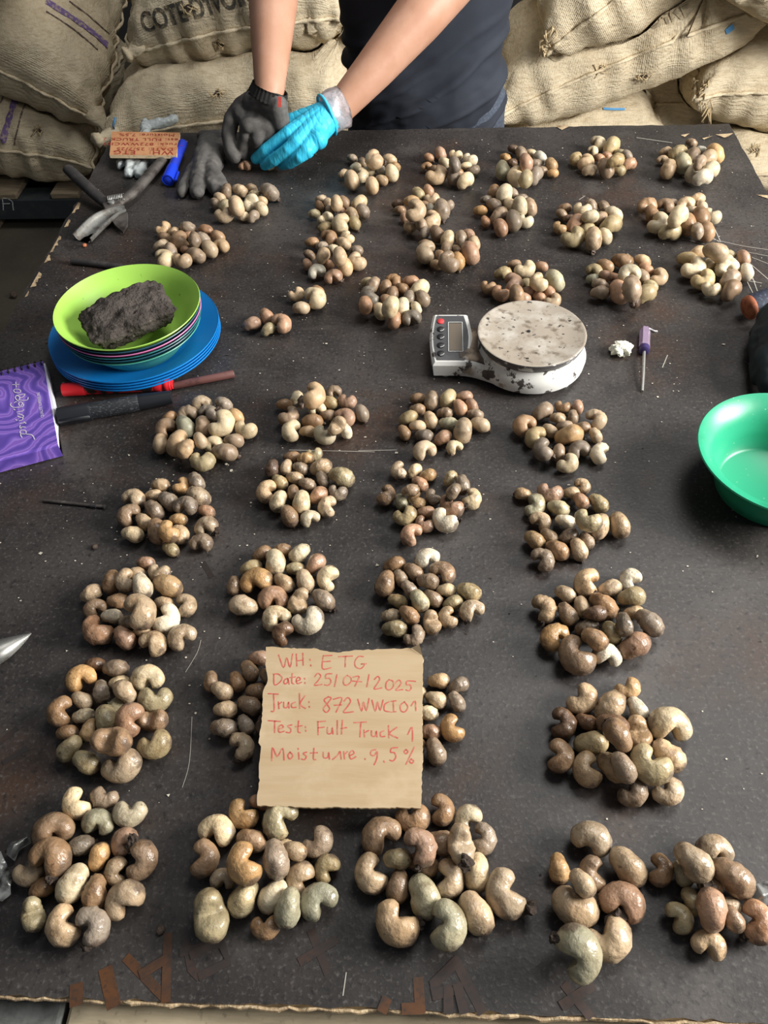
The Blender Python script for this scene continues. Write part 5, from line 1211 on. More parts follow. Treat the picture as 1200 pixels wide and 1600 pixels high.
# heap, x, y, z (0.1 mm above table), quaternion, length (0.1 mm), colour, shape, stalk | label
NUTS = """
1 -1178 14500 86 0.863 -0.446 0.159 -0.178 220 p 7
1 -1095 14173 82 0.868 -0.429 -0.149 0.199 232 b 5
1 -1295 13928 78 0.868 -0.429 -0.149 0.199 220 t 9
1 -1122 13551 168 0.666 -0.456 0.469 -0.36 398 t 5
1 -968 14326 90 0.709 -0.457 0.415 -0.342 220 p 9
1 -469 14351 113 0.865 -0.441 0.16 -0.181 294 t 9
1 -955 13779 127 0.098 -0.712 0.684 0.123 321 b 3
1 -837 13962 95 0.89 -0.438 0.084 -0.096 249 b 7
1 -628 13993 107 0.791 -0.455 0.295 -0.283 267 w 1
1 -416 13804 149 0.667 -0.444 0.47 -0.371 352 b 6
1 -593 13637 101 0.863 -0.446 0.158 -0.176 258 t 3
1 -753 13364 143 0.666 -0.451 0.469 -0.364 346 t 9
1 -354 14144 89 0.792 -0.45 0.296 -0.288 220 y 1
1 -726 13942 336 0.788 0.154 0.072 -0.592 420 t 2 s
2 254 14481 85 0.832 -0.439 0.231 -0.249 220 r 1 s
2 468 14581 118 0.711 -0.434 0.417 -0.363 297 r 5
2 217 14132 81 0.334 -0.942 0.003 0.007 220 n 8
2 371 13975 96 0.832 -0.44 0.23 -0.247 245 n 3
2 753 14541 96 0.918 0.31 -0.02 -0.248 262 b 8
2 1006 14318 112 0.894 0.285 -0.017 -0.345 301 b 6
2 1062 13950 92 0.861 -0.448 -0.149 0.188 264 p 1
2 929 14126 84 0.903 -0.43 0.007 0.003 220 b 7
2 536 14274 96 0.833 -0.437 0.231 -0.251 248 b 3
2 685 13656 142 0.622 -0.418 0.522 -0.407 348 p 1
2 899 13503 132 0.786 -0.46 -0.289 0.294 368 b 9
2 784 13904 83 0.867 -0.433 0.16 -0.185 220 n 3
2 386 13669 149 0.924 0.296 0.029 0.239 420 t 8
2 699 13619 381 0.668 -0.425 0.471 -0.389 316 p 5
3 1832 14761 88 0.871 -0.42 0.163 -0.197 233 d 3
3 1664 14429 86 0.87 -0.423 0.162 -0.194 220 y 6
3 2151 14581 87 0.871 -0.419 0.163 -0.198 230 b 3
3 2287 14338 120 0.756 -0.412 0.361 -0.358 302 w 1
3 1565 13818 162 0.622 -0.403 0.522 -0.422 393 g 3
3 1798 13571 167 0.723 0.158 0.068 -0.67 420 b 6
3 1928 13283 274 0.523 -0.373 0.615 -0.458 354 o 7
3 1770 14237 83 0.903 -0.429 0.007 0.002 220 d 6
3 2186 14133 103 0.896 -0.423 0.086 -0.104 272 p 3
3 2128 13628 139 0.7 -0.476 -0.412 0.336 390 p 3
3 2454 14048 126 0.713 -0.405 0.418 -0.39 310 y 1
3 2467 13824 91 0.901 -0.433 0.007 0.003 220 y 1
3 2288 13929 84 0.871 -0.421 0.162 -0.195 222 p 3
3 1955 14500 128 0.713 -0.412 0.418 -0.385 316 p 3
3 1945 13662 383 0.669 -0.405 0.471 -0.409 353 r 3
4 3399 14853 135 0.254 -0.814 0.522 -0.008 338 b 2
4 3288 14653 88 0.305 -0.879 0.364 -0.031 220 b 4
4 3618 14692 153 0.737 -0.494 -0.352 0.3 406 o 5
4 2931 14299 115 0.575 0.087 0.124 -0.804 290 o 2
4 3081 14112 143 0.089 -0.573 0.805 0.122 361 t 6
4 3117 13852 115 0.884 -0.449 -0.072 0.102 290 t 9
4 3357 14366 84 0.898 -0.418 0.087 -0.108 220 r 9
4 3519 14437 85 0.838 -0.405 0.236 -0.28 220 r 3
4 3763 14488 96 0.874 -0.407 0.165 -0.209 253 o 3
4 3831 14298 164 0.798 -0.396 0.303 -0.339 247 p 9
4 3838 14057 113 0.851 -0.472 -0.149 0.176 323 r 3
4 3632 13868 103 0.897 -0.42 0.086 -0.106 267 o 6
4 3383 13828 161 0.713 -0.391 0.419 -0.404 403 p 5
4 3508 13697 358 0.852 -0.468 -0.149 0.178 346 o 1
5 4601 14576 87 0.883 -0.453 -0.073 0.102 251 t 5
5 4772 14402 142 0.866 -0.467 -0.112 0.141 383 o 6
5 4483 14255 84 0.342 -0.929 0.139 -0.016 220 t 2
5 4476 13772 167 0.466 -0.32 0.651 -0.506 395 t 3
5 5134 14903 85 0.876 -0.396 0.167 -0.22 229 p 5
5 5243 14601 85 0.876 -0.397 0.167 -0.218 225 w 1
5 4993 14210 160 0.466 -0.316 0.65 -0.511 401 p 5
5 5404 14309 167 0.71 -0.362 0.421 -0.433 420 y 5
5 4754 13956 175 0.619 -0.352 0.52 -0.472 420 g 7 s
5 4866 13626 154 0.465 -0.314 0.65 -0.512 365 b 7
5 5194 14021 214 0.807 -0.501 -0.221 0.22 400 t 1
5 5183 13716 151 0.806 -0.504 -0.22 0.218 393 b 7
5 4971 13365 202 0.844 -0.487 -0.149 0.168 389 w 9
5 4902 13530 383 0.69 -0.518 -0.409 0.298 309 p 9
6 -3331 13273 122 0.521 -0.459 0.617 -0.37 303 p 5 s
6 -3423 13069 101 0.817 -0.489 0.224 -0.208 256 t 1
6 -3468 12871 97 0.701 -0.502 0.409 -0.299 243 p 5
6 -3291 12782 109 0.414 -0.414 0.71 -0.392 274 o 5
6 -3094 13285 116 0.853 -0.471 0.156 -0.16 311 t 5
6 -2910 13395 94 0.854 -0.469 0.156 -0.161 238 p 6
6 -2827 13211 81 0.898 -0.441 0.006 0.004 220 b 9
6 -2549 13152 152 0.821 -0.478 0.226 -0.216 399 p 5 s
6 -2666 12986 85 0.854 -0.47 0.156 -0.16 220 t 3
6 -2628 12657 123 0.744 -0.491 0.352 -0.284 294 b 6
6 -3233 12443 122 0.949 0.315 0.007 -0.001 337 t 8
6 -2928 12490 81 0.939 0.265 0 -0.218 227 b 3 s
6 -2737 12443 90 0.754 -0.411 -0.353 0.372 256 p 3
6 -2836 12810 131 0.408 0.753 0.375 0.354 359 b 1
6 -3003 12465 290 0.66 -0.492 0.465 -0.325 394 t 5
7 -1625 13013 80 0.898 -0.441 0.006 0.004 220 t 1 s
7 -1483 12813 101 0.708 -0.471 0.412 -0.328 245 t 9
7 -1705 12543 78 0.895 -0.445 0.006 0.005 220 o 5 s
7 -1636 12757 92 0.707 -0.473 0.412 -0.325 220 n 6
7 -1218 12829 114 0.769 -0.469 0.324 -0.288 289 n 1
7 -950 12824 113 0.831 -0.44 -0.22 0.26 317 b 7
7 -868 12514 125 0.751 -0.466 0.354 -0.307 300 p 6
7 -1048 12427 118 0.709 -0.465 0.413 -0.333 297 t 5
7 -1495 12298 107 0.439 0.866 0.19 0.147 289 b 6
7 -1476 12055 94 0.888 -0.444 -0.071 0.101 255 o 7
7 -1245 12579 89 0.708 -0.468 0.412 -0.33 220 r 1
7 -1203 12057 162 0.618 0.046 0.175 -0.765 392 b 8
7 -989 12163 111 0.709 -0.466 0.412 -0.332 276 o 1 s
7 -1445 12598 90 0.708 -0.471 0.412 -0.327 220 p 9
7 -1309 12544 272 0.62 -0.454 0.521 -0.372 314 t 3 s
8 -284 12807 82 0.897 -0.442 0.006 0.004 220 d 7
8 -236 12608 82 0.886 -0.447 0.083 -0.09 220 n 3
8 66 13086 116 0.753 -0.449 0.356 -0.323 290 o 1 s
8 244 13217 107 0.712 -0.441 0.415 -0.356 263 r 3 s
8 303 12933 100 0.946 0.324 0.007 -0.001 275 t 8
8 550 12727 99 0.925 0.298 -0.013 -0.236 271 p 4
8 463 12461 167 0.622 -0.423 0.521 -0.402 399 p 7 s
8 -158 12343 88 0.668 -0.444 0.469 -0.371 220 r 5
8 -63 12058 95 0.854 0.21 0.027 -0.474 252 t 6
8 119 11983 183 0.712 -0.447 0.414 -0.35 281 p 5
8 300 12166 148 0.088 -0.651 0.742 0.131 375 t 8
8 155 12764 80 0.897 -0.442 0.006 0.004 220 n 1
8 276 12616 94 0.622 -0.426 0.521 -0.4 221 w 7
8 -42 12709 185 0.898 -0.44 0.006 0.004 283 y 9
8 29 11978 414 0.815 0.184 -0.035 0.548 420 t 4
9 1381 13111 125 0.523 -0.381 0.616 -0.45 310 n 5
9 1546 12936 179 0.469 -0.361 0.66 -0.463 414 b 1
9 1241 12916 86 0.898 -0.44 0.006 0.004 220 p 6
9 1711 13112 92 0.714 -0.419 0.416 -0.377 228 p 1
9 1854 12958 82 0.892 -0.434 0.084 -0.097 220 p 3
9 1119 12555 90 0.896 -0.444 0.006 0.004 253 y 5
9 1353 12660 120 0.834 -0.436 0.229 -0.248 304 p 7
9 1621 12601 132 0.714 -0.42 0.416 -0.376 319 b 7
9 1937 12536 144 0.67 -0.407 0.47 -0.407 360 p 5
9 1186 12203 89 0.714 -0.429 0.415 -0.367 220 r 3
9 1760 12399 259 0.623 -0.399 0.521 -0.426 371 b 5
9 1418 12295 128 0.783 -0.475 -0.287 0.281 372 p 5
9 1413 11918 140 0.714 -0.425 0.415 -0.371 335 r 9
9 1633 12076 170 0.623 -0.401 0.521 -0.423 394 k 7
9 1845 12156 103 0.922 0.304 -0.015 -0.239 280 b 0
10 2547 12604 86 0.896 -0.445 0.006 0.004 242 n 5
10 2461 12410 86 0.836 -0.426 0.23 -0.256 220 p 9
10 2581 12260 78 0.894 -0.448 0.006 0.005 220 d 5
10 2974 12589 116 0.714 -0.398 0.417 -0.397 293 p 5
10 3181 12544 118 0.714 -0.396 0.417 -0.399 289 p 3
10 3293 12265 140 0.799 -0.411 0.298 -0.321 353 b 1
10 2379 11957 96 0.864 0.265 -0.009 -0.428 257 y 3
10 2646 12042 133 0.777 -0.494 -0.286 0.265 372 r 3
10 2824 11901 103 0.877 -0.466 -0.072 0.096 280 o 9
10 3201 11936 150 0.811 -0.496 -0.218 0.22 420 o 9
10 2850 11495 185 0.573 -0.366 0.567 -0.465 416 t 5 s
10 3062 11646 127 0.715 -0.398 0.416 -0.396 306 b 6
10 2549 11571 150 0.94 0.259 0.015 0.222 420 o 2
10 3055 12140 145 0.775 -0.499 -0.286 0.262 307 p 9
10 2804 12420 152 0.917 0.314 -0.02 -0.246 324 b 0
10 2848 11956 296 0.888 -0.456 -0.033 0.053 299 b 1
11 3895 12574 127 0.255 -0.941 -0.223 0.014 356 n 6
11 3921 12306 133 0.714 -0.383 0.418 -0.411 317 n 7
11 4207 12597 115 0.323 -0.911 0.254 -0.026 299 n 8
11 4349 12723 83 0.873 -0.415 0.162 -0.199 220 p 1
11 4533 12597 128 0.249 -0.943 -0.221 0.012 328 t 2
11 4762 12776 110 0.874 -0.471 -0.072 0.096 304 t 9
11 4791 12549 122 0.713 -0.369 0.419 -0.425 248 t 7
11 4602 12377 109 0.873 -0.414 0.162 -0.199 295 t 5
11 3964 11972 145 0.907 0.181 -0.024 0.379 420 b 4
11 4101 11711 149 0.871 -0.476 -0.072 0.094 384 o 6 s
11 4397 11904 171 0.62 -0.352 0.519 -0.471 409 n 9
11 4651 12083 184 0.62 -0.349 0.519 -0.475 420 n 6
11 4872 12216 124 0.877 0.311 -0.033 -0.364 329 b 2
11 4671 11707 155 0.62 -0.347 0.518 -0.476 367 n 1
11 4479 11604 231 0.62 -0.349 0.518 -0.474 294 p 9
11 4153 11691 424 0.73 -0.52 -0.349 0.276 417 b 1
12 -4209 12055 100 0.883 0.303 0.044 0.357 283 t 8
12 -4025 12000 75 0.838 -0.412 -0.221 0.281 220 t 5
12 -4123 11759 104 0.843 -0.495 0.153 -0.143 275 n 3
12 -4123 11531 101 0.871 -0.426 -0.147 0.198 287 t 3
12 -3787 12044 114 0.874 -0.472 0.081 -0.08 300 p 9 s
12 -3471 11988 106 0.847 -0.487 0.153 -0.148 271 r 7
12 -3237 11785 109 0.814 -0.498 0.222 -0.199 282 n 3
12 -3469 11685 121 0.813 -0.501 0.222 -0.197 307 p 9
12 -3943 11838 92 0.698 -0.516 0.407 -0.285 220 n 6
12 -3750 11860 82 0.89 -0.456 0.005 0.005 220 r 1
12 -3820 11594 152 0.747 0.056 0.16 -0.643 379 n 2
12 -3925 11334 127 0.656 -0.513 0.463 -0.304 302 p 6
12 -3963 11061 161 0.123 -0.861 0.485 0.089 374 b 4
12 -3659 11004 162 0.955 0.275 0.003 -0.11 317 t 2
12 -3292 11367 142 0.739 -0.512 0.349 -0.266 349 t 1
12 -3131 11507 107 0.282 -0.953 0.112 0.001 286 t 8
12 -3485 11191 132 0.844 -0.494 0.152 -0.143 348 p 5
12 -3667 11370 130 0.888 -0.46 0.005 0.006 220 r 3
12 -3518 11421 275 0.614 -0.497 0.517 -0.329 299 p 6
13 -1652 11606 90 0.891 -0.455 0.005 0.006 240 n 7
13 -1378 11699 124 0.218 -0.895 0.389 0.021 315 n 2
13 -1080 11735 103 0.833 0.169 0.059 -0.524 267 b 6
13 -1477 11497 83 0.89 -0.455 0.005 0.006 220 p 6
13 -911 11353 89 0.89 -0.456 0.005 0.006 235 p 6
13 -1666 11240 86 0.821 -0.484 0.222 -0.208 220 n 9
13 -1669 10959 90 0.706 -0.484 0.41 -0.315 220 r 9 s
13 -1130 11543 102 0.824 -0.474 0.224 -0.216 270 t 5 s
13 -1291 11404 87 0.878 -0.464 0.08 -0.082 220 b 6
13 -1334 10963 85 0.786 -0.484 0.288 -0.254 220 r 5
13 -879 10982 128 0.834 0.169 0.059 -0.523 343 t 4
13 -1062 10822 147 0.666 -0.466 0.467 -0.35 348 t 6
13 -1496 10740 102 0.27 -0.904 -0.331 0.023 297 w 8
13 -1226 10593 111 0.286 -0.93 -0.229 0.024 296 r 2 s
13 -1401 10945 257 0.71 -0.426 -0.412 0.381 302 t 1
13 -1116 10738 381 0.62 -0.455 0.52 -0.371 325 t 6
14 180 11848 103 0.469 -0.38 0.663 -0.444 249 p 7
14 377 11765 134 0.712 -0.444 0.414 -0.352 326 n 3
14 187 11528 81 0.891 -0.454 0.005 0.006 220 n 9
14 557 11593 140 0.469 -0.373 0.662 -0.45 322 b 6
14 765 11595 129 0.623 -0.419 0.521 -0.407 320 p 5
14 883 11773 98 0.293 -0.928 0.231 -0.01 254 r 2
14 966 11472 121 0.623 -0.414 0.521 -0.411 297 t 1
14 207 11181 160 0.598 0.064 0.154 -0.784 401 t 8
14 368 10943 86 0.859 -0.46 0.154 -0.161 220 t 5
14 433 11116 106 0.713 -0.446 0.413 -0.35 258 n 7
14 524 11317 137 0.574 -0.409 0.57 -0.422 262 p 7
14 696 10959 136 0.623 -0.419 0.521 -0.406 322 y 7 s
14 895 11134 169 0.67 -0.428 0.469 -0.386 420 r 5
14 688 11311 91 0.713 -0.441 0.413 -0.355 225 n 1
14 548 10783 235 0.76 0.154 0.073 -0.627 397 p 4
15 1380 10643 106 0.874 -0.472 -0.071 0.093 291 o 9
15 1576 10917 83 0.887 -0.462 0.005 0.006 220 n 7
15 1718 10710 121 0.94 0.259 0.014 0.22 355 b 3
15 1991 10861 83 0.864 -0.447 0.155 -0.17 220 r 1
15 2132 10376 154 0.716 -0.417 0.414 -0.377 388 g 5
15 1142 10304 92 0.933 0.282 -0.005 -0.222 253 n 4
15 1312 10112 116 0.881 0.244 0.006 -0.405 299 r 6
15 1509 10313 150 0.156 -0.726 0.666 0.07 380 r 3
15 1717 10405 82 0.884 -0.468 0.004 0.007 223 o 9
15 1738 10191 88 0.882 -0.471 0.004 0.007 247 r 5
15 2030 10161 102 0.758 -0.43 0.355 -0.338 244 r 6
15 1889 10039 85 0.833 -0.45 0.224 -0.232 225 r 5
15 2065 9930 99 0.927 0.219 -0.002 0.303 281 t 3
15 1624 9984 102 0.878 -0.465 0.079 -0.08 270 r 9
15 1859 10177 265 0.764 0.185 0.046 -0.617 327 b 4
15 1520 9894 254 0.624 -0.403 0.52 -0.422 329 n 5 s
16 2774 10710 101 0.3 -0.925 0.233 -0.013 273 o 3
16 2735 10522 82 0.884 -0.468 0.005 0.007 220 g 3
16 2952 10811 112 0.837 -0.43 0.228 -0.25 282 n 7
16 3219 10887 135 0.868 -0.436 0.157 -0.179 358 n 1
16 3535 10936 112 0.838 -0.423 0.229 -0.257 281 t 6
16 3551 10708 105 0.801 -0.413 0.296 -0.317 259 r 7
16 3706 10505 104 0.886 0.145 -0.054 0.437 320 t 4
16 2809 10332 99 0.865 -0.445 0.155 -0.171 267 p 5
16 2775 10108 110 0.881 -0.473 0.004 0.007 296 p 9 s
16 3043 10532 83 0.837 -0.432 0.227 -0.248 220 r 5
16 3174 10371 88 0.866 -0.442 0.156 -0.173 220 n 6
16 3035 10063 163 0.671 -0.387 0.468 -0.425 405 r 5
16 3460 10519 116 0.716 -0.392 0.415 -0.402 277 p 7
16 3547 10291 97 0.838 -0.427 0.228 -0.252 243 o 9
16 3417 10040 135 0.802 -0.518 -0.216 0.203 383 o 9
16 3220 9843 170 0.623 -0.368 0.518 -0.455 254 d 5
16 2902 10480 166 0.837 -0.432 0.227 -0.248 220 r 5
16 3206 10341 282 0.24 -0.947 -0.214 0.009 364 b 4
16 3125 9812 396 0.623 -0.369 0.519 -0.455 411 p 9 s
17 4227 10972 120 0.887 -0.445 0.082 -0.091 331 o 5 s
17 4428 11159 108 0.836 -0.505 -0.146 0.156 301 t 9
17 4894 11124 89 0.84 -0.407 0.232 -0.274 223 o 6
17 5080 11012 113 0.714 -0.364 0.417 -0.429 281 r 5
17 4790 10942 100 0.863 -0.491 -0.072 0.09 281 b 3
17 4247 10673 142 0.935 0.196 -0.01 0.296 420 b 3
17 4531 10838 103 0.762 -0.533 -0.283 0.235 288 b 6
17 4741 10691 140 0.225 -0.951 -0.211 0.004 397 b 4
17 4323 10379 135 0.951 0.226 0.005 0.211 385 o 4
17 4378 10126 159 0.921 0.308 -0.016 -0.239 289 b 6
17 4721 10394 135 0.759 -0.539 -0.283 0.23 389 p 3
17 5014 10597 124 0.619 -0.337 0.517 -0.485 297 w 7
17 4648 10069 169 0.722 -0.543 -0.345 0.255 384 n 3
17 4522 10731 388 0.872 -0.423 0.16 -0.19 403 t 3
18 -687 10485 78 0.884 -0.467 0.004 0.007 220 o 5
18 -595 10320 137 0.411 -0.364 0.708 -0.444 303 p 6
18 -405 10292 110 0.468 -0.387 0.664 -0.435 277 n 5
18 -287 10480 103 0.249 -0.918 0.309 0.006 274 n 3
18 -28 10447 101 0.884 -0.467 0.004 0.007 278 r 1
18 -634 10010 142 0.797 0.146 0.079 -0.581 374 k 3
18 -681 9726 200 0.621 -0.449 0.52 -0.377 305 r 9
18 -376 9916 135 0.789 -0.478 0.288 -0.258 248 n 9
18 -292 10103 125 0.522 -0.406 0.619 -0.423 276 n 6
18 -161 10268 98 0.854 -0.473 0.152 -0.152 259 n 3
18 107 10249 119 0.822 -0.472 -0.216 0.233 332 b 7
18 -44 10006 117 0.522 -0.401 0.618 -0.429 274 p 7
18 150 9991 121 0.712 -0.456 0.411 -0.34 294 p 7
18 -468 9676 119 0.71 -0.47 0.41 -0.327 290 b 9
18 -145 9741 140 0.468 -0.38 0.664 -0.442 331 b 6 s
18 57 9796 92 0.712 -0.459 0.411 -0.338 225 b 5
18 -249 9459 120 0.468 -0.382 0.664 -0.441 289 r 7
18 -7 9528 109 0.263 -0.94 -0.219 0.015 303 k 6
18 -297 9456 359 0.468 -0.384 0.664 -0.439 354 b 9
19 -1754 10145 92 0.931 0.285 0.023 0.228 263 t 4
19 -1642 9792 102 0.88 -0.475 0.004 0.008 270 t 9
19 -1432 10216 96 0.784 -0.492 0.287 -0.247 244 n 1
19 -1444 9980 156 0.179 -0.876 0.446 0.048 390 b 2
20 -2328 9412 100 0.859 -0.459 -0.145 0.175 289 r 3 s
20 -2129 9576 117 0.702 -0.502 0.407 -0.298 282 r 7
20 -1882 9392 135 0.18 -0.896 0.402 0.045 342 r 8
20 -2076 9304 83 0.794 -0.444 -0.284 0.302 237 o 7 s
21 -2740 7707 98 0.006 -0.009 0.248 -0.969 281 t 3
21 -2446 7684 103 0.799 -0.536 0.214 -0.168 265 p 3 s
21 -3124 7454 75 0.828 -0.46 -0.215 0.238 220 n 3
21 -2891 7495 100 0.262 -0.94 -0.217 0.014 294 p 3
21 -2610 7491 112 0.181 -0.946 0.267 0.035 290 p 2
21 -2249 7438 107 0.751 -0.535 0.312 -0.228 266 y 9
21 -2080 7193 108 0.961 0.205 0.021 -0.184 309 b 3
21 -3118 7221 103 0.236 -0.835 -0.497 0.005 312 n 0
21 -2860 7230 136 0.692 -0.539 0.402 -0.263 325 g 6
21 -2629 7230 129 0.612 -0.505 0.517 -0.321 307 p 3
21 -2204 7005 98 0.854 -0.521 0.002 0.011 266 p 3
21 -3117 6937 114 0.565 -0.495 0.569 -0.335 280 t 1
21 -2885 6911 159 0.465 -0.434 0.669 -0.385 373 t 3
21 -2735 6743 221 0.408 -0.392 0.715 -0.411 286 t 1 s
21 -2455 6952 90 0.249 -0.945 -0.212 0.01 259 b 4
21 -2277 6775 125 0.846 -0.531 0.037 -0.022 339 p 3 s
21 -2525 6618 119 0.974 0.209 0.014 -0.089 331 o 8
21 -2587 6896 219 0.693 -0.537 0.402 -0.265 241 t 3
21 -2376 7209 198 0.843 0.225 -0.003 0.488 393 b 6 s
22 -1505 7836 76 0.752 -0.452 -0.347 0.33 220 b 1
22 -1650 7691 86 0.862 -0.508 0.002 0.01 220 n 6
22 -1022 7949 79 0.238 -0.921 -0.309 0.006 230 p 8
22 -1054 7730 90 0.835 -0.515 0.146 -0.126 242 o 5
22 -825 7733 97 0.954 0.229 0.014 -0.193 265 r 8
22 -622 7504 105 0.707 -0.489 0.407 -0.309 258 p 9 s
22 -1553 7431 114 0.013 -0.478 0.853 0.211 304 p 6
22 -825 7427 114 0.207 -0.937 0.279 0.025 291 r 0
22 -1488 7161 131 0.613 0.046 0.175 -0.769 310 b 6
22 -1294 7192 80 0.857 -0.516 0.002 0.011 220 t 3
22 -800 7189 90 0.664 -0.48 0.465 -0.335 220 w 3
22 -1071 7092 110 0.941 0.198 0.029 -0.274 309 b 3
22 -1209 7607 85 0.247 -0.946 -0.212 0.009 243 b 4
22 -1059 7484 80 0.86 -0.511 0.002 0.011 220 p 1 s
22 -1245 7359 104 0.858 -0.513 0.002 0.011 285 n 5 s
22 -1232 7620 306 0.067 -0.669 0.724 0.154 380 t 8 S
22 -898 7090 273 0.468 0.749 0.316 0.346 282 t 5
23 273 7732 126 0.522 -0.391 0.618 -0.439 281 p 6 s
23 489 7757 122 0.408 -0.33 0.703 -0.48 303 o 1 s
23 99 7803 82 0.863 -0.506 0.002 0.01 220 n 9
23 710 7846 83 0.863 -0.505 0.002 0.01 220 r 7
23 797 7674 90 0.714 -0.456 0.41 -0.339 220 r 5
23 -16 7425 99 0.836 -0.507 -0.143 0.15 267 o 1
23 93 7597 83 0.861 -0.509 0.002 0.01 220 n 7
23 -69 7162 91 0.709 -0.479 0.408 -0.317 220 n 7 s
23 837 7498 82 0.857 -0.506 0.075 -0.063 226 p 5
23 887 7291 102 0.842 -0.502 0.147 -0.132 270 t 1 s
23 451 7538 78 0.86 -0.51 0.002 0.011 220 p 5
23 264 7372 105 0.669 -0.453 0.466 -0.361 253 t 7 s
23 489 7311 99 0.855 -0.51 0.075 -0.061 258 g 7
23 671 7152 143 0.522 -0.379 0.617 -0.451 354 t 5
23 186 7100 94 0.851 -0.516 0.074 -0.06 244 p 7
23 415 7076 85 0.806 -0.515 -0.213 0.201 256 r 5 s
23 189 6826 112 0.107 -0.007 0.229 -0.967 307 t 4
23 557 6913 85 0.202 -0 0.216 -0.955 225 b 2 s
23 100 7259 113 0.858 -0.514 0.002 0.011 220 t 6 s
23 640 7593 131 0.713 -0.46 0.409 -0.336 245 r 6
24 1958 7640 81 0.945 0.256 0.005 -0.205 220 n 6
24 2142 7626 91 0.575 -0.369 0.566 -0.461 220 r 9 s
24 1689 7536 109 0.799 -0.528 -0.213 0.194 299 p 7
24 1435 7265 123 0.288 0.013 0.192 -0.938 327 n 4
24 1876 7424 86 0.859 -0.502 0.076 -0.065 220 t 6 s
24 2342 7380 123 0.225 -0.849 0.478 0.019 303 t 2
24 2062 7439 96 0.575 -0.37 0.566 -0.461 220 p 3 s
24 1752 7201 89 0.793 -0.47 0.286 -0.262 220 t 7
24 1556 7057 120 0.436 0.052 0.149 -0.886 311 o 8
24 1947 7279 83 0.857 -0.516 0.002 0.011 220 p 7
24 2163 7260 84 0.857 -0.516 0.002 0.011 220 n 6 s
24 1968 7069 141 0.832 -0.533 -0.107 0.11 372 y 3
24 2304 7119 90 0.718 -0.425 0.411 -0.368 220 t 3 s
24 1619 6800 165 0.726 0.159 0.067 -0.666 312 p 6 s
24 2065 6849 101 0.176 -0.943 -0.281 -0.019 299 p 0
24 1817 6811 98 0.521 -0.35 0.612 -0.481 243 p 5 s
24 2304 6789 114 0.55 0.107 0.098 -0.822 296 w 3
24 1904 6616 103 0.944 0.174 -0.02 0.28 292 b 0
25 -2971 6252 92 0.843 -0.538 0.001 0.012 237 t 6|tan cashew at eleven o'clock rim of fourth-row heap furthest left
25 -2718 6241 88 0.014 -0.562 0.799 0.212 236 y 0 s|ochre cashew with stalk at one o'clock rim of fourth-row heap furthest left
25 -2539 6292 108 0.69 -0.544 0.401 -0.259 271 p 5 s|greyish brown cashew with stalk at one o'clock rim of fourth-row heap furthest left
25 -3233 6016 116 0.167 -0.971 0.17 0.03 302 t 6|tan cashew at ten o'clock rim of fourth-row heap furthest left
25 -3016 6092 83 0.841 -0.541 0.001 0.012 220 t 7|tan cashew inside at eleven o'clock in fourth-row heap furthest left
25 -2809 5978 122 0.753 -0.569 0.275 -0.184 291 p 7 s|greyish brown cashew with stalk inside at twelve o'clock in fourth-row heap furthest left
25 -2465 6049 126 0.785 -0.563 0.21 -0.149 324 t 3|tan cashew at two o'clock rim of fourth-row heap furthest left
25 -2945 5835 114 0.719 -0.569 0.338 -0.214 289 p 5 s|greyish brown cashew with stalk inside at nine o'clock in fourth-row heap furthest left
25 -3227 5752 124 0.49 -0 0.23 -0.841 315 n 3|brown cashew at nine o'clock rim of fourth-row heap furthest left
25 -3031 5669 101 0.717 -0.573 0.337 -0.211 247 t 7 s|tan cashew with stalk at nine o'clock rim of fourth-row heap furthest left
25 -3122 5485 108 0.819 -0.568 0.071 -0.045 270 b 6 s|beige cashew with stalk at eight o'clock rim of fourth-row heap furthest left
25 -2649 5723 84 0.837 -0.548 0 0.013 220 y 6|ochre cashew inside at four o'clock in fourth-row heap furthest left
25 -2343 5847 88 0.808 -0.563 0.141 -0.101 220 r 6 s|reddish cashew with stalk at three o'clock rim of fourth-row heap furthest left
25 -2299 5615 101 0.222 -0.954 -0.203 0.002 285 t 2 S|tan cashew with stalk at four o'clock rim of fourth-row heap furthest left
25 -2578 5505 97 0.093 -0.878 0.458 0.107 250 t 8 s|tan cashew with stalk inside at five o'clock in fourth-row heap furthest left
25 -2829 5509 142 0.628 -0.535 0.487 -0.288 338 n 5|brown cashew inside at seven o'clock in fourth-row heap furthest left
25 -2311 5379 100 0.196 -0.98 -0.009 0.009 277 p 8|greyish brown cashew at four o'clock rim of fourth-row heap furthest left
25 -2645 5291 87 0.775 -0.581 0.207 -0.138 220 o 9 s|olive cashew with stalk at six o'clock rim of fourth-row heap furthest left
25 -2569 5854 181 0.209 -0.978 -0.008 0.009 294 p 8|topmost greyish brown cashew inside at two o'clock in fourth-row heap furthest left
25 -2650 5411 255 0.879 0.09 0.108 -0.456 283 y 8|topmost ochre cashew inside at six o'clock in fourth-row heap furthest left
26 -1652 6516 109 0.519 -0.435 0.621 -0.394 259 d 3|dark brown cashew at ten o'clock rim of fourth-row second heap from left
26 -1488 6550 92 0.466 -0.4 0.668 -0.421 220 t 7|tan cashew at eleven o'clock rim of fourth-row second heap from left
26 -1439 6731 83 0.85 -0.526 0.001 0.011 220 n 7|brown cashew at eleven o'clock rim of fourth-row second heap from left
26 -1260 6660 145 0.851 -0.526 0.001 0.011 220 y 5|ochre cashew at twelve o'clock rim of fourth-row second heap from left
26 -1169 6790 75 0.966 0.235 0.007 0.107 220 o 3|olive cashew at one o'clock rim of fourth-row second heap from left
26 -1067 6557 101 0.835 -0.511 -0.142 0.148 291 t 5|tan cashew at one o'clock rim of fourth-row second heap from left
26 -1311 6538 87 0.823 -0.538 0.144 -0.113 220 p 6|greyish brown cashew inside at twelve o'clock in fourth-row second heap from left
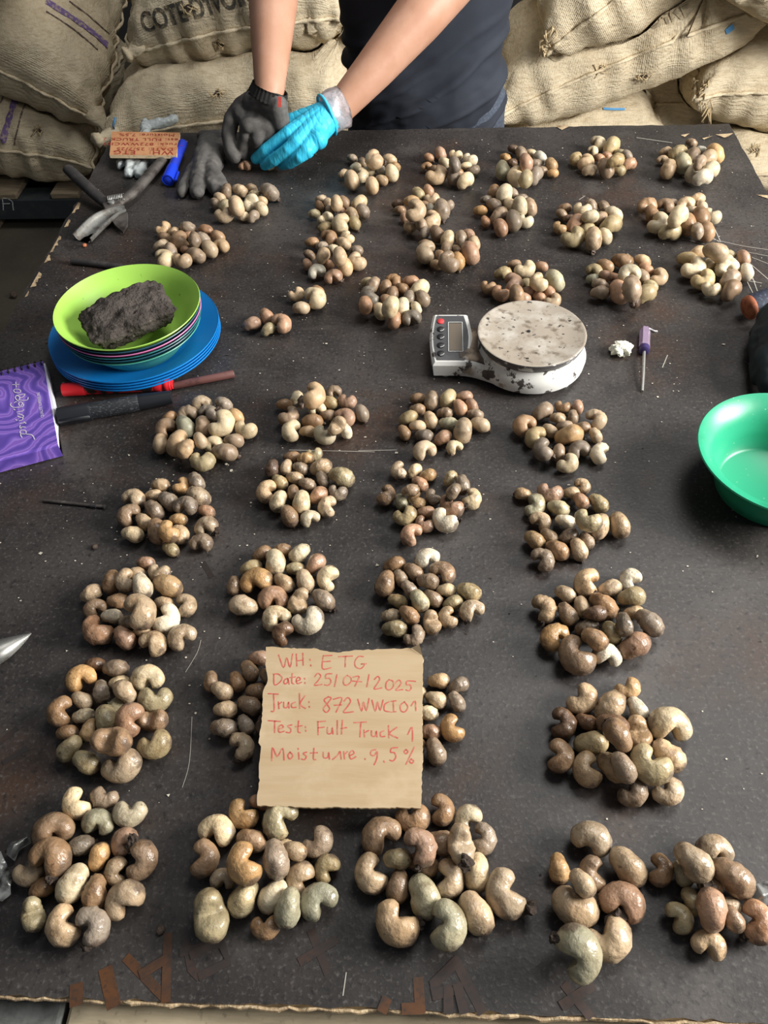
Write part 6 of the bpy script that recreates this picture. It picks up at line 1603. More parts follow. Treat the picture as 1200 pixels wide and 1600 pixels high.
26 -1366 6386 84 0.838 -0.538 0.073 -0.053 229 t 5|tan cashew inside at ten o'clock in fourth-row second heap from left
26 -1539 6309 94 0.767 -0.542 0.278 -0.204 230 o 6|olive cashew inside at nine o'clock in fourth-row second heap from left
26 -1667 6131 123 0.613 0.045 0.177 -0.768 302 t 0|tan cashew at nine o'clock rim of fourth-row second heap from left
26 -1507 5987 120 0.437 -0.38 0.69 -0.434 285 b 5|beige cashew at eight o'clock rim of fourth-row second heap from left
26 -1355 6133 92 0.57 -0.457 0.572 -0.374 227 n 5|brown cashew inside at seven o'clock in fourth-row second heap from left
26 -797 6355 134 0.824 -0.536 0.144 -0.114 338 o 6|olive cashew at three o'clock rim of fourth-row second heap from left
26 -1030 6358 88 0.702 -0.509 0.405 -0.29 221 p 5 s|greyish brown cashew with stalk inside at three o'clock in fourth-row second heap from left
26 -832 6148 91 0.963 0.199 0.022 -0.18 247 p 2|greyish brown cashew at three o'clock rim of fourth-row second heap from left
26 -1058 6099 95 0.781 -0.494 -0.28 0.259 266 r 6|reddish cashew inside at four o'clock in fourth-row second heap from left
26 -930 5911 108 0.601 0.058 0.162 -0.781 274 t 0|tan cashew at four o'clock rim of fourth-row second heap from left
26 -1234 5954 139 0.546 -0.44 0.597 -0.391 313 b 1|beige cashew inside at six o'clock in fourth-row second heap from left
26 -1359 5757 118 0.698 -0.524 0.403 -0.277 288 n 9 s|brown cashew with stalk at seven o'clock rim of fourth-row second heap from left
26 -1122 5747 93 0.2 0.001 0.212 -0.957 244 b 6|beige cashew at six o'clock rim of fourth-row second heap from left
26 -1201 6260 109 0.821 -0.542 0.143 -0.111 225 p 6 s|topmost greyish brown cashew with stalk at the centre of fourth-row second heap from left
27 -121 6504 99 0.756 0.124 0.1 -0.635 249 t 2 s|tan cashew with stalk at eleven o'clock rim of fourth-row third heap from left
27 69 6511 77 0.741 -0.497 -0.345 0.291 220 b 5|beige cashew at eleven o'clock rim of fourth-row third heap from left
27 230 6434 80 0.826 -0.528 -0.142 0.14 229 y 1 s|ochre cashew with stalk inside at twelve o'clock in fourth-row third heap from left
27 -255 6093 106 0.07 -0.589 0.791 0.148 273 n 2|brown cashew at nine o'clock rim of fourth-row third heap from left
27 133 6288 95 0.78 -0.511 0.281 -0.227 232 r 6|reddish cashew inside at eleven o'clock in fourth-row third heap from left
27 -80 6001 91 0.666 -0.471 0.465 -0.344 224 g 1 s|grey-green cashew with stalk inside at nine o'clock in fourth-row third heap from left
27 95 6027 99 0.801 0.142 0.082 -0.575 257 y 8|ochre cashew inside at eight o'clock in fourth-row third heap from left
27 210 5853 88 0.841 -0.541 0.001 0.012 220 r 7|reddish cashew inside at six o'clock in fourth-row third heap from left
27 283 6083 85 0.842 0.162 0.065 -0.511 221 p 6|greyish brown cashew at the centre of fourth-row third heap from left
27 494 6392 79 0.701 -0.492 -0.407 0.319 220 o 5|olive cashew at two o'clock rim of fourth-row third heap from left
27 635 6263 109 0.624 -0.428 0.519 -0.397 266 p 3|greyish brown cashew at two o'clock rim of fourth-row third heap from left
27 499 5919 116 0.896 0.185 0.043 -0.401 314 r 8 s|reddish cashew with stalk inside at four o'clock in fourth-row third heap from left
27 735 6035 110 0.086 -0.572 0.806 0.126 285 b 0|beige cashew at three o'clock rim of fourth-row third heap from left
27 -30 5780 104 0.967 0.204 -0 0.151 292 o 2 s|olive cashew with stalk at eight o'clock rim of fourth-row third heap from left
27 418 5702 133 0.899 0.181 0.046 -0.397 331 w 8 s|whitish cashew with stalk inside at five o'clock in fourth-row third heap from left
27 184 5675 87 0.916 0.182 0.042 -0.354 241 r 4 s|reddish cashew with stalk inside at six o'clock in fourth-row third heap from left
27 42 5503 120 0.442 0.044 0.162 -0.881 288 r 2|reddish cashew at seven o'clock rim of fourth-row third heap from left
27 29 6037 259 0.839 -0.534 -0.071 0.077 220 p 9 s|topmost greyish brown cashew with stalk inside at ten o'clock in fourth-row third heap from left
27 521 5997 296 0.344 -0.28 0.737 -0.511 220 p 5 S|topmost greyish brown cashew with stalk at three o'clock rim of fourth-row third heap from left
28 1341 6149 75 0.109 -0.089 -0.84 0.524 220 t 5 s|tan cashew with stalk at ten o'clock rim of fourth-row heap furthest right
28 1451 5950 101 0.857 0.122 -0.079 0.495 302 g 8|grey-green cashew at ten o'clock rim of fourth-row heap furthest right
28 1640 6132 119 0.955 0.227 0.015 -0.191 312 r 6|reddish cashew inside at eleven o'clock in fourth-row heap furthest right
28 1892 6161 84 0.843 -0.538 0.001 0.012 220 t 6|tan cashew inside at twelve o'clock in fourth-row heap furthest right
28 2037 6275 87 0.218 -0.878 0.425 0.024 220 t 6|tan cashew at one o'clock rim of fourth-row heap furthest right
28 1714 5910 105 0.833 -0.519 0.145 -0.122 273 g 9|grey-green cashew inside at eleven o'clock in fourth-row heap furthest right
28 2178 5986 108 0.776 -0.466 0.317 -0.284 266 o 7|olive cashew at two o'clock rim of fourth-row heap furthest right
28 2353 5640 136 0.674 -0.408 0.465 -0.403 326 t 9|tan cashew at three o'clock rim of fourth-row heap furthest right
28 1775 5716 95 0.832 -0.522 0.145 -0.12 247 w 1|whitish cashew at the centre of fourth-row heap furthest right
28 1498 5727 100 0.213 -0.936 0.281 0.023 259 t 0|tan cashew inside at nine o'clock in fourth-row heap furthest right
28 1572 5517 94 0.786 -0.494 0.282 -0.24 224 t 3|tan cashew inside at eight o'clock in fourth-row heap furthest right
28 1410 5446 103 0.785 -0.499 0.282 -0.237 267 y 5|ochre cashew at eight o'clock rim of fourth-row heap furthest right
28 1787 5517 83 0.781 -0.562 -0.211 0.172 249 p 5|greyish brown cashew inside at six o'clock in fourth-row heap furthest right
28 1977 5455 93 0.717 -0.442 0.409 -0.351 220 p 7 s|greyish brown cashew with stalk inside at four o'clock in fourth-row heap furthest right
28 2129 5619 135 0.464 -0.305 0.648 -0.521 329 t 9 s|tan cashew with stalk at four o'clock rim of fourth-row heap furthest right
28 1642 5304 112 0.81 -0.516 0.214 -0.179 294 n 5 s|brown cashew with stalk inside at seven o'clock in fourth-row heap furthest right
28 1868 5311 118 0.673 -0.421 0.465 -0.391 272 t 7 s|tan cashew with stalk inside at five o'clock in fourth-row heap furthest right
28 1470 5179 116 0.196 -0.891 0.407 0.037 295 p 4|greyish brown cashew at seven o'clock rim of fourth-row heap furthest right
28 1979 5998 136 0.757 -0.459 0.349 -0.307 229 r 9 s|topmost reddish cashew with stalk inside at one o'clock in fourth-row heap furthest right
28 1969 5550 329 0.932 0.223 0.019 -0.286 317 o 6|topmost olive cashew inside at three o'clock in fourth-row heap furthest right
29 -2879 5097 82 0.813 -0.577 0.07 -0.042 220 r 1|reddish cashew at twelve o'clock rim of third-row heap furthest left
29 -2957 4942 88 0.825 -0.565 -0 0.013 230 t 6|tan cashew inside at twelve o'clock in third-row heap furthest left
29 -2700 4961 91 0.975 0.147 0.034 -0.162 261 t 4|tan cashew at one o'clock rim of third-row heap furthest left
29 -3181 4815 115 0.514 -0.479 0.621 -0.348 286 n 5|brown cashew at ten o'clock rim of third-row heap furthest left
29 -3000 4786 193 0.806 0.048 0.157 -0.569 283 t 3|tan cashew inside at eleven o'clock in third-row heap furthest left
29 -2554 4759 142 0.792 -0.588 0.138 -0.089 346 y 9|ochre cashew at two o'clock rim of third-row heap furthest left
29 -3381 4684 90 0.813 -0.499 -0.213 0.21 252 t 7|tan cashew at ten o'clock rim of third-row heap furthest left
29 -3283 4483 100 0.297 0.004 0.217 -0.93 260 n 2|brown cashew at nine o'clock rim of third-row heap furthest left
29 -3061 4584 91 0.818 -0.575 -0.001 0.014 250 n 1|brown cashew inside at nine o'clock in third-row heap furthest left
29 -3081 4398 86 0.815 -0.579 -0.001 0.014 234 w 1 s|whitish cashew with stalk inside at eight o'clock in third-row heap furthest left
29 -2317 4541 105 0.073 -0.843 0.517 0.13 272 t 4|tan cashew at three o'clock rim of third-row heap furthest left
29 -2557 4560 89 0.789 -0.592 0.138 -0.087 226 t 7|tan cashew inside at three o'clock in third-row heap furthest left
29 -2474 4343 136 0.031 -0.624 0.757 0.191 340 w 8|whitish cashew inside at four o'clock in third-row heap furthest left
29 -3167 4198 134 0.935 0.079 0.091 -0.333 363 r 3|reddish cashew at eight o'clock rim of third-row heap furthest left
29 -2869 4126 119 0.705 -0.597 0.332 -0.191 294 r 1|reddish cashew at seven o'clock rim of third-row heap furthest left
29 -2881 4324 82 0.814 -0.581 -0.001 0.014 220 t 9|tan cashew inside at seven o'clock in third-row heap furthest left
29 -2703 4231 84 0.813 -0.582 -0.001 0.014 220 t 7|tan cashew inside at six o'clock in third-row heap furthest left
29 -2555 4067 122 0.109 -0.965 0.231 0.057 315 t 2|tan cashew at five o'clock rim of third-row heap furthest left
29 -2278 4140 120 0.286 0.013 0.195 -0.938 318 t 0|tan cashew at four o'clock rim of third-row heap furthest left
29 -2787 4695 235 0.644 -0.554 0.456 -0.265 301 w 6|topmost whitish cashew inside at twelve o'clock in third-row heap furthest left
29 -2700 4318 319 0.072 -0.886 0.442 0.117 403 t 8|topmost tan cashew at the centre of third-row heap furthest left
30 -1182 5232 112 0.279 -0.252 0.778 -0.503 272 b 7 s|beige cashew with stalk at one o'clock rim of third-row heap above WH line
30 -1605 5235 87 0.806 -0.516 -0.212 0.199 245 n 7|brown cashew at eleven o'clock rim of third-row heap above WH line
30 -1387 5295 82 0.831 -0.556 0 0.013 220 n 9|brown cashew at twelve o'clock rim of third-row heap above WH line
30 -1437 5082 139 0.467 -0.632 0.588 -0.191 322 b 9|beige cashew inside at twelve o'clock in third-row heap above WH line
30 -1696 5036 93 0.822 -0.535 -0.142 0.137 254 o 9|olive cashew at ten o'clock rim of third-row heap above WH line
30 -1214 5035 82 0.828 -0.561 -0 0.013 220 o 9|olive cashew inside at one o'clock in third-row heap above WH line
30 -999 5099 95 0.744 -0.489 -0.344 0.297 272 r 6|reddish cashew at two o'clock rim of third-row heap above WH line
30 -1315 4836 107 0.756 -0.563 0.275 -0.187 262 t 6|tan cashew at the centre of third-row heap above WH line
30 -845 4905 99 0.145 -0.733 -0.66 -0.076 298 b 8|beige cashew at three o'clock rim of third-row heap above WH line
30 -1851 4798 95 0.567 -0.475 0.571 -0.355 224 n 6|brown cashew at nine o'clock rim of third-row heap above WH line
30 -871 4619 116 0.759 -0.559 0.275 -0.19 289 p 9 S|greyish brown cashew with stalk at four o'clock rim of third-row heap above WH line
30 -1702 4532 117 0.069 -0.041 -0.81 0.581 324 t 9|tan cashew at eight o'clock rim of third-row heap above WH line
30 -1340 4387 121 0.191 0.009 0.182 -0.964 322 b 2|beige cashew at six o'clock rim of third-row heap above WH line
30 -1002 4351 120 0.966 0.177 -0.01 0.19 354 w 4|whitish cashew at five o'clock rim of third-row heap above WH line
30 -1605 4834 142 0.196 -0.969 -0.149 -0.002 362 y 8 s|topmost ochre cashew with stalk inside at nine o'clock in third-row heap above WH line
30 -1088 4857 119 0.658 -0.508 0.462 -0.309 281 t 1 s|topmost tan cashew with stalk inside at three o'clock in third-row heap above WH line
30 -1399 4624 118 0.079 0.02 -0.167 0.983 338 r 4|topmost reddish cashew inside at seven o'clock in third-row heap above WH line
30 -1121 4586 119 0.458 0.392 -0.316 -0.733 314 t 1|topmost tan cashew inside at five o'clock in third-row heap above WH line
30 -1246 4188 136 0.163 -0.781 -0.601 -0.057 269 d 3|topmost dark brown cashew at six o'clock rim of third-row heap above WH line
31 217 5173 109 0.192 0.009 0.183 -0.964 293 w 8|whitish cashew at twelve o'clock rim of third-row third heap from left
31 73 4999 105 0.771 -0.533 0.278 -0.21 245 n 7|brown cashew inside at eleven o'clock in third-row third heap from left
31 -138 5101 91 0.812 -0.551 -0.142 0.13 266 n 5|brown cashew at eleven o'clock rim of third-row third heap from left
31 386 4986 116 0.181 -0.947 0.263 0.035 312 n 3 S|brown cashew with stalk inside at one o'clock in third-row third heap from left
31 -223 4823 130 0.494 -0.377 0.641 -0.45 307 n 6|brown cashew at ten o'clock rim of third-row third heap from left
31 -63 4921 87 0.704 -0.502 0.405 -0.296 220 p 5|larger greyish brown cashew inside at ten o'clock in third-row third heap from left
31 33 4754 138 0.739 -0.521 0.343 -0.253 220 p 3|smaller greyish brown cashew inside at ten o'clock in third-row third heap from left
31 -89 4633 87 0.807 -0.565 0.14 -0.099 222 o 3|olive cashew inside at nine o'clock in third-row third heap from left
31 422 4774 84 0.823 -0.567 -0.001 0.014 220 b 6|beige cashew inside at two o'clock in third-row third heap from left
31 659 4739 110 0.813 -0.555 0.141 -0.104 280 o 9 s|olive cashew with stalk at three o'clock rim of third-row third heap from left
31 489 4622 81 0.801 -0.568 -0.141 0.123 223 o 7|olive cashew inside at three o'clock in third-row third heap from left
31 678 4515 103 0.186 0.014 0.16 -0.969 279 t 8 s|tan cashew with stalk at four o'clock rim of third-row third heap from left
31 434 4432 95 0.752 0.129 0.095 -0.639 246 t 4|tan cashew inside at four o'clock in third-row third heap from left
31 265 4357 106 0.546 0.536 -0.285 -0.578 268 t 7|tan cashew inside at five o'clock in third-row third heap from left
31 -110 4284 99 0.815 -0.579 -0.001 0.014 271 o 3 s|olive cashew with stalk at seven o'clock rim of third-row third heap from left
31 -151 4445 84 0.818 -0.576 -0.001 0.014 220 t 6|tan cashew at eight o'clock rim of third-row third heap from left
31 90 4209 87 0.924 0.149 -0.041 0.351 251 p 6|greyish brown cashew at six o'clock rim of third-row third heap from left
31 225 4845 154 0.823 -0.562 0.071 -0.045 253 p 7 s|topmost greyish brown cashew with stalk inside at one o'clock in third-row third heap from left
31 139 4570 194 0.705 -0.501 0.405 -0.297 267 g 1|topmost grey-green cashew at the centre of third-row third heap from left
31 278 4659 97 0.77 -0.536 0.278 -0.208 240 p 1 s|topmost greyish brown cashew with stalk inside at three o'clock in third-row third heap from left
31 34 4411 169 0.766 -0.545 0.277 -0.201 249 n 9|topmost brown cashew inside at seven o'clock in third-row third heap from left
32 1897 4857 133 0.543 0.113 0.089 -0.828 340 t 2 S|tan cashew with stalk at eleven o'clock rim of third-row heap furthest right
32 1667 4741 92 0.805 -0.527 0.213 -0.171 243 t 5|tan cashew at ten o'clock rim of third-row heap furthest right
32 2138 4811 95 0.791 -0.583 -0.141 0.118 272 t 1|tan cashew inside at one o'clock in third-row heap furthest right
32 2364 4930 91 0.089 -0.872 -0.471 -0.099 278 w 0|whitish cashew at one o'clock rim of third-row heap furthest right
32 1424 4539 123 0.176 -0.833 0.521 0.055 317 t 3 s|tan cashew with stalk at nine o'clock rim of third-row heap furthest right
32 1651 4473 112 0.715 -0.46 0.407 -0.334 277 p 1 s|greyish brown cashew with stalk inside at nine o'clock in third-row heap furthest right
32 1813 4573 99 0.626 -0.397 0.517 -0.427 247 t 5|tan cashew inside at ten o'clock in third-row heap furthest right
32 2025 4568 135 0.784 -0.501 0.281 -0.235 337 n 9|brown cashew inside at twelve o'clock in third-row heap furthest right
32 2337 4693 126 0.807 -0.583 -0.072 0.068 306 o 6|olive cashew at two o'clock rim of third-row heap furthest right
32 1907 4404 246 0.817 -0.577 -0.001 0.014 245 d 1|dark brown cashew at the centre of third-row heap furthest right
32 2344 4519 84 0.818 -0.576 -0.001 0.014 220 t 6|tan cashew at three o'clock rim of third-row heap furthest right
32 2439 4339 189 0.772 -0.482 0.315 -0.27 330 p 9|greyish brown cashew at three o'clock rim of third-row heap furthest right
32 1492 4200 125 0.336 0.054 0.118 -0.933 329 y 8|ochre cashew at eight o'clock rim of third-row heap furthest right
32 1840 4324 96 0.803 -0.588 -0.072 0.067 269 k 1|charcoal grey cashew inside at eight o'clock in third-row heap furthest right
32 2066 4257 110 0.716 -0.45 0.408 -0.343 270 o 1|olive cashew inside at five o'clock in third-row heap furthest right
32 2268 4108 126 0.758 -0.598 -0.209 0.152 358 r 1 S|reddish cashew with stalk at four o'clock rim of third-row heap furthest right
32 1673 3967 166 0.832 0.177 0.054 -0.522 420 n 2|brown cashew at seven o'clock rim of third-row heap furthest right
32 1987 4006 105 0.171 0.028 -0.178 0.969 301 w 6|whitish cashew at six o'clock rim of third-row heap furthest right
32 1842 4068 309 0.801 -0.535 0.212 -0.166 284 n 9 s|topmost brown cashew with stalk inside at six o'clock in third-row heap furthest right
32 2155 4257 285 0.627 -0.384 0.517 -0.439 259 k 1|topmost charcoal grey cashew inside at four o'clock in third-row heap furthest right
33 -2876 3779 104 0.804 -0.595 -0.002 0.014 269 p 9|greyish brown cashew at twelve o'clock rim of heap left of card
33 -3106 3830 81 0.803 -0.596 -0.002 0.015 220 d 3|dark brown cashew at eleven o'clock rim of heap left of card
33 -3180 3652 132 0.192 0.009 0.181 -0.965 317 y 4|ochre cashew at eleven o'clock rim of heap left of card
33 -2949 3525 102 0.581 -0.532 0.54 -0.296 243 p 9|greyish brown cashew inside at eleven o'clock in heap left of card
33 -2793 3622 89 0.801 -0.598 -0.002 0.015 231 b 6|beige cashew at one o'clock rim of heap left of card
33 -2519 3666 124 0.012 -0.009 0.144 -0.99 341 b 2|beige cashew at two o'clock rim of heap left of card
33 -3123 3440 91 0.744 -0.628 0.2 -0.109 233 t 3|tan cashew inside at ten o'clock in heap left of card
33 -3279 3299 127 0.673 0.017 0.203 -0.71 308 n 6|brown cashew at nine o'clock rim of heap left of card
33 -3060 3277 81 0.803 -0.588 -0.072 0.067 225 b 3|beige cashew inside at nine o'clock in heap left of card
33 -2397 3445 120 0.003 -0.098 0.983 0.153 342 o 8|olive cashew at three o'clock rim of heap left of card
33 -2770 3402 76 0.796 -0.535 -0.211 0.188 220 g 3 s|grey-green cashew with stalk inside at two o'clock in heap left of card
33 -2787 3205 159 0.636 -0.576 0.452 -0.243 326 o 1|olive cashew at the centre of heap left of card
33 -2956 3136 98 0.406 -0.376 0.715 -0.427 230 y 7 s|ochre cashew with stalk inside at eight o'clock in heap left of card
33 -2368 3222 113 0.737 0.676 0.014 0.005 307 n 3|brown cashew at three o'clock rim of heap left of card
33 -3166 3105 80 0.79 -0.613 -0.003 0.015 220 n 1|brown cashew at eight o'clock rim of heap left of card
33 -3089 2938 117 0.345 -0.317 0.751 -0.465 270 o 7 S|olive cashew with stalk at eight o'clock rim of heap left of card
33 -2296 2990 116 0.97 0.155 -0.015 0.185 329 o 0|olive cashew at four o'clock rim of heap left of card
33 -2893 2813 111 0.735 -0.64 0.198 -0.102 281 o 9|olive cashew at seven o'clock rim of heap left of card
33 -2547 2776 128 0.971 0.15 -0.016 0.184 368 t 8|tan cashew at five o'clock rim of heap left of card
33 -2671 3478 215 0.299 -0.167 -0.714 0.611 268 t 9 S|topmost tan cashew with stalk inside at one o'clock in heap left of card
33 -2521 3154 291 0.18 -0.663 -0.726 -0.036 330 r 0|topmost reddish cashew inside at four o'clock in heap left of card
33 -2605 2903 369 0.622 0.783 -0.008 -0.032 385 n 5|topmost brown cashew inside at six o'clock in heap left of card
34 -1754 3535 150 0.759 -0.606 0.203 -0.122 241 t 1 s|tan cashew with stalk inside at ten o'clock in heap under card's left edge
34 -1636 3659 92 0.65 -0.537 0.459 -0.28 220 n 7|brown cashew inside at twelve o'clock in heap under card's left edge
34 -1458 3932 84 0.808 -0.589 -0.001 0.014 222 r 7|reddish cashew at one o'clock rim of heap under card's left edge
34 -1529 3775 98 0.686 -0.557 0.399 -0.247 244 n 1|brown cashew at one o'clock rim of heap under card's left edge
34 -1327 3713 90 0.744 -0.587 0.271 -0.169 221 n 9|brown cashew at two o'clock rim of heap under card's left edge
34 -1701 3365 93 0.797 -0.604 -0.002 0.015 243 t 6|tan cashew inside at eight o'clock in heap under card's left edge
34 -1479 3411 102 0.759 -0.606 0.203 -0.122 255 n 7|brown cashew at the centre of heap under card's left edge
34 -1685 3177 100 0.789 -0.614 0.032 -0.009 269 p 3|greyish brown cashew at seven o'clock rim of heap under card's left edge
34 -1486 3216 89 0.682 -0.565 0.397 -0.239 220 p 1 s|greyish brown cashew with stalk inside at six o'clock in heap under card's left edge
34 -1487 3001 109 0.078 -0.884 0.447 0.114 281 t 8 s|tan cashew with stalk at six o'clock rim of heap under card's left edge
34 -1429 3565 86 0.801 -0.599 -0.002 0.015 235 n 1|brown cashew inside at two o'clock in heap under card's left edge
34 -1893 3661 89 0.566 -0.482 0.571 -0.348 220 n 5|brown cashew at ten o'clock rim of heap under card's left edge
34 -1316 3204 96 0.568 -0.467 0.572 -0.363 227 d 9|dark brown cashew at five o'clock rim of heap under card's left edge
35 334 3712 84 0.803 -0.596 -0.002 0.015 220 t 7|tan cashew at twelve o'clock rim of heap under card's right edge
35 524 3668 80 0.77 -0.581 -0.209 0.161 221 p 6|greyish brown cashew at one o'clock rim of heap under card's right edge
35 308 3510 91 0.791 -0.589 0.138 -0.088 228 t 6 s|tan cashew with stalk inside at twelve o'clock in heap under card's right edge
35 501 3489 89 0.704 -0.506 0.404 -0.292 220 p 5|greyish brown cashew at two o'clock rim of heap under card's right edge
35 221 3369 84 0.795 -0.601 0.068 -0.035 220 b 9|beige cashew at the centre of heap under card's right edge
35 243 3184 79 0.793 -0.609 -0.002 0.015 222 r 5|reddish cashew inside at six o'clock in heap under card's right edge
35 451 3211 107 0.81 0.131 0.091 -0.565 273 y 0|ochre cashew inside at four o'clock in heap under card's right edge
35 296 2983 112 0.664 -0.487 0.463 -0.328 267 p 3 s|greyish brown cashew with stalk at six o'clock rim of heap under card's right edge
35 103 3578 82 0.801 -0.599 -0.002 0.015 220 b 9|beige cashew at eleven o'clock rim of heap under card's right edge
35 63 3290 87 0.754 -0.569 0.273 -0.183 225 n 5|brown cashew inside at eight o'clock in heap under card's right edge
35 103 3058 82 0.788 -0.611 0.067 -0.033 220 n 3|brown cashew at seven o'clock rim of heap under card's right edge
36 2133 3653 91 0.978 0.114 -0.024 0.175 264 y 6|ochre cashew at twelve o'clock rim of heap right of card
36 1685 3526 109 0.925 0.094 -0.072 0.362 339 t 3|tan cashew at eleven o'clock rim of heap right of card
36 1930 3445 126 0.717 -0.593 -0.306 0.201 365 t 9|tan cashew inside at eleven o'clock in heap right of card
36 2185 3440 102 0.716 -0.455 0.408 -0.339 246 w 7 s|whitish cashew with stalk inside at one o'clock in heap right of card
36 1476 3276 122 0.154 -0.731 0.66 0.072 310 d 4|dark brown cashew at ten o'clock rim of heap right of card
36 1699 3300 93 0.788 -0.559 0.209 -0.15 233 d 7|dark brown cashew inside at ten o'clock in heap right of card
36 1900 3219 217 0.798 -0.579 0.139 -0.093 313 d 7|dark brown cashew inside at twelve o'clock in heap right of card
36 2141 3184 130 0.385 0.627 -0.438 -0.516 332 t 7|tan cashew inside at two o'clock in heap right of card
36 2439 3267 145 0.119 0.027 -0.151 0.981 408 b 2|beige cashew at three o'clock rim of heap right of card
36 1708 3092 115 0.785 -0.617 -0.037 0.039 325 o 5|olive cashew inside at nine o'clock in heap right of card
36 1413 2958 124 0.149 -0.702 0.693 0.075 313 n 0|brown cashew at eight o'clock rim of heap right of card
36 2373 2980 136 0.869 -0.294 0.238 -0.32 339 t 7|tan cashew at four o'clock rim of heap right of card
36 1636 2837 127 0.728 0.158 0.068 -0.664 322 t 2|tan cashew inside at eight o'clock in heap right of card
36 1875 2864 125 0.768 -0.541 0.277 -0.204 323 t 5|tan cashew inside at six o'clock in heap right of card
36 2162 2839 265 0.902 0.174 0.049 -0.392 399 o 4|olive cashew inside at four o'clock in heap right of card
36 2012 2645 97 0.966 0.075 -0.051 0.241 287 p 6 s|greyish brown cashew with stalk at five o'clock rim of heap right of card
36 2318 2661 98 0.975 0.075 -0.041 0.204 290 t 2|tan cashew at five o'clock rim of heap right of card
36 1892 3048 393 0.376 -0.301 -0.732 0.482 321 n 3 S|topmost brown cashew with stalk at the centre of heap right of card
36 1909 2780 328 0.713 -0.467 0.407 -0.327 289 p 5 s|topmost greyish brown cashew with stalk inside at five o'clock in heap right of card
37 -2872 2432 117 0.863 0.028 0.155 -0.48 298 b 8|beige cashew at twelve o'clock rim of front heap by torn wrapper
37 -2648 2499 86 0.027 -0.064 -0.994 -0.086 261 p 3|greyish brown cashew at twelve o'clock rim of front heap by torn wrapper
37 -2380 2365 106 0.007 -0.094 0.989 0.114 304 b 8|beige cashew at one o'clock rim of front heap by torn wrapper
37 -2997 2191 138 0.137 0.014 0.124 -0.983 374 n 2|brown cashew at eleven o'clock rim of front heap by torn wrapper
37 -2636 2279 100 0.135 0.049 -0.064 0.987 291 g 2|grey-green cashew inside at one o'clock in front heap by torn wrapper
37 -2750 2081 91 0.781 -0.598 -0.141 0.112 252 k 9 s|charcoal grey cashew with stalk inside at twelve o'clock in front heap by torn wrapper
37 -2378 2130 87 0.18 -0.825 -0.535 -0.04 263 r 0|reddish cashew inside at two o'clock in front heap by torn wrapper
37 -2181 1976 113 0.737 0.178 -0.044 0.651 339 n 3 S|brown cashew with stalk at three o'clock rim of front heap by torn wrapper
37 -2910 1948 239 0.052 -0.989 0.132 0.051 375 n 4 s|brown cashew with stalk inside at nine o'clock in front heap by torn wrapper
37 -2558 2000 89 0.67 -0.405 -0.464 0.414 247 y 1|ochre cashew inside at two o'clock in front heap by torn wrapper
37 -2383 1889 84 0.178 -0.627 -0.758 -0.034 244 t 6|tan cashew inside at three o'clock in front heap by torn wrapper
37 -3114 1856 92 0.984 0.112 -0.016 0.135 277 t 3|tan cashew at nine o'clock rim of front heap by torn wrapper
37 -2970 1743 80 0.773 -0.575 -0.21 0.165 233 n 1|brown cashew at eight o'clock rim of front heap by torn wrapper
37 -2506 1710 122 0.515 -0.469 0.622 -0.358 297 n 1|brown cashew inside at six o'clock in front heap by torn wrapper
37 -2702 1767 136 0.407 -0.356 0.711 -0.45 339 b 1 s|beige cashew with stalk inside at seven o'clock in front heap by torn wrapper
37 -2249 1665 117 0.151 -0.905 -0.394 -0.046 351 t 6|tan cashew at four o'clock rim of front heap by torn wrapper
37 -2686 1456 134 0.822 0.018 0.176 -0.542 334 t 6|tan cashew at seven o'clock rim of front heap by torn wrapper
37 -2437 1457 170 0.02 -0.904 0.404 0.142 325 p 8 s|greyish brown cashew with stalk at six o'clock rim of front heap by torn wrapper
37 -2967 1536 108 0.576 0.591 -0.251 -0.506 281 o 3|olive cashew at eight o'clock rim of front heap by torn wrapper
38 -1379 2376 114 0.922 0.071 0.103 -0.365 293 y 8|ochre cashew at eleven o'clock rim of front heap below Moisture
38 -1241 2505 84 0.776 -0.631 -0.003 0.016 220 r 6|reddish cashew at twelve o'clock rim of front heap below Moisture
38 -1582 2233 119 0.085 -0.994 0.063 0.027 328 b 8|beige cashew at ten o'clock rim of front heap below Moisture
38 -1046 2335 139 0.426 0.058 0.138 -0.892 360 o 4|olive cashew at one o'clock rim of front heap below Moisture
38 -707 2158 98 0.933 0.118 -0.054 0.335 295 p 0|greyish brown cashew at two o'clock rim of front heap below Moisture
38 -1649 2000 130 0.057 -0.742 0.648 0.16 316 n 6|brown cashew at nine o'clock rim of front heap below Moisture
38 -1277 2161 105 0.752 -0.642 0.132 -0.065 275 n 1|brown cashew inside at eleven o'clock in front heap below Moisture
38 -998 2108 83 0.768 -0.64 -0.004 0.016 220 t 7|tan cashew inside at one o'clock in front heap below Moisture
38 -881 2056 207 0.752 -0.642 0.132 -0.065 220 t 9|tan cashew inside at two o'clock in front heap below Moisture
38 -831 1871 94 0.137 -0.8 -0.579 -0.078 288 t 8|tan cashew inside at four o'clock in front heap below Moisture
38 -616 1959 83 0.126 -0.856 -0.495 -0.077 254 o 0|olive cashew at three o'clock rim of front heap below Moisture
38 -1473 1851 77 0.061 0.028 -0.071 0.995 222 t 2|tan cashew at eight o'clock rim of front heap below Moisture
38 -1265 1697 134 0.405 -0.311 0.699 -0.5 318 o 6|olive cashew at seven o'clock rim of front heap below Moisture
38 -1036 1725 121 0.374 -0.276 0.711 -0.528 296 b 9|beige cashew inside at six o'clock in front heap below Moisture
38 -885 1618 213 0.52 -0.408 0.621 -0.422 315 g 3 s|grey-green cashew with stalk at five o'clock rim of front heap below Moisture
38 -1071 1503 83 0.998 0.066 0.008 0.015 246 n 3|brown cashew at six o'clock rim of front heap below Moisture
38 -1505 1555 162 0.527 0.606 -0.3 -0.515 420 o 1|olive cashew at eight o'clock rim of front heap below Moisture
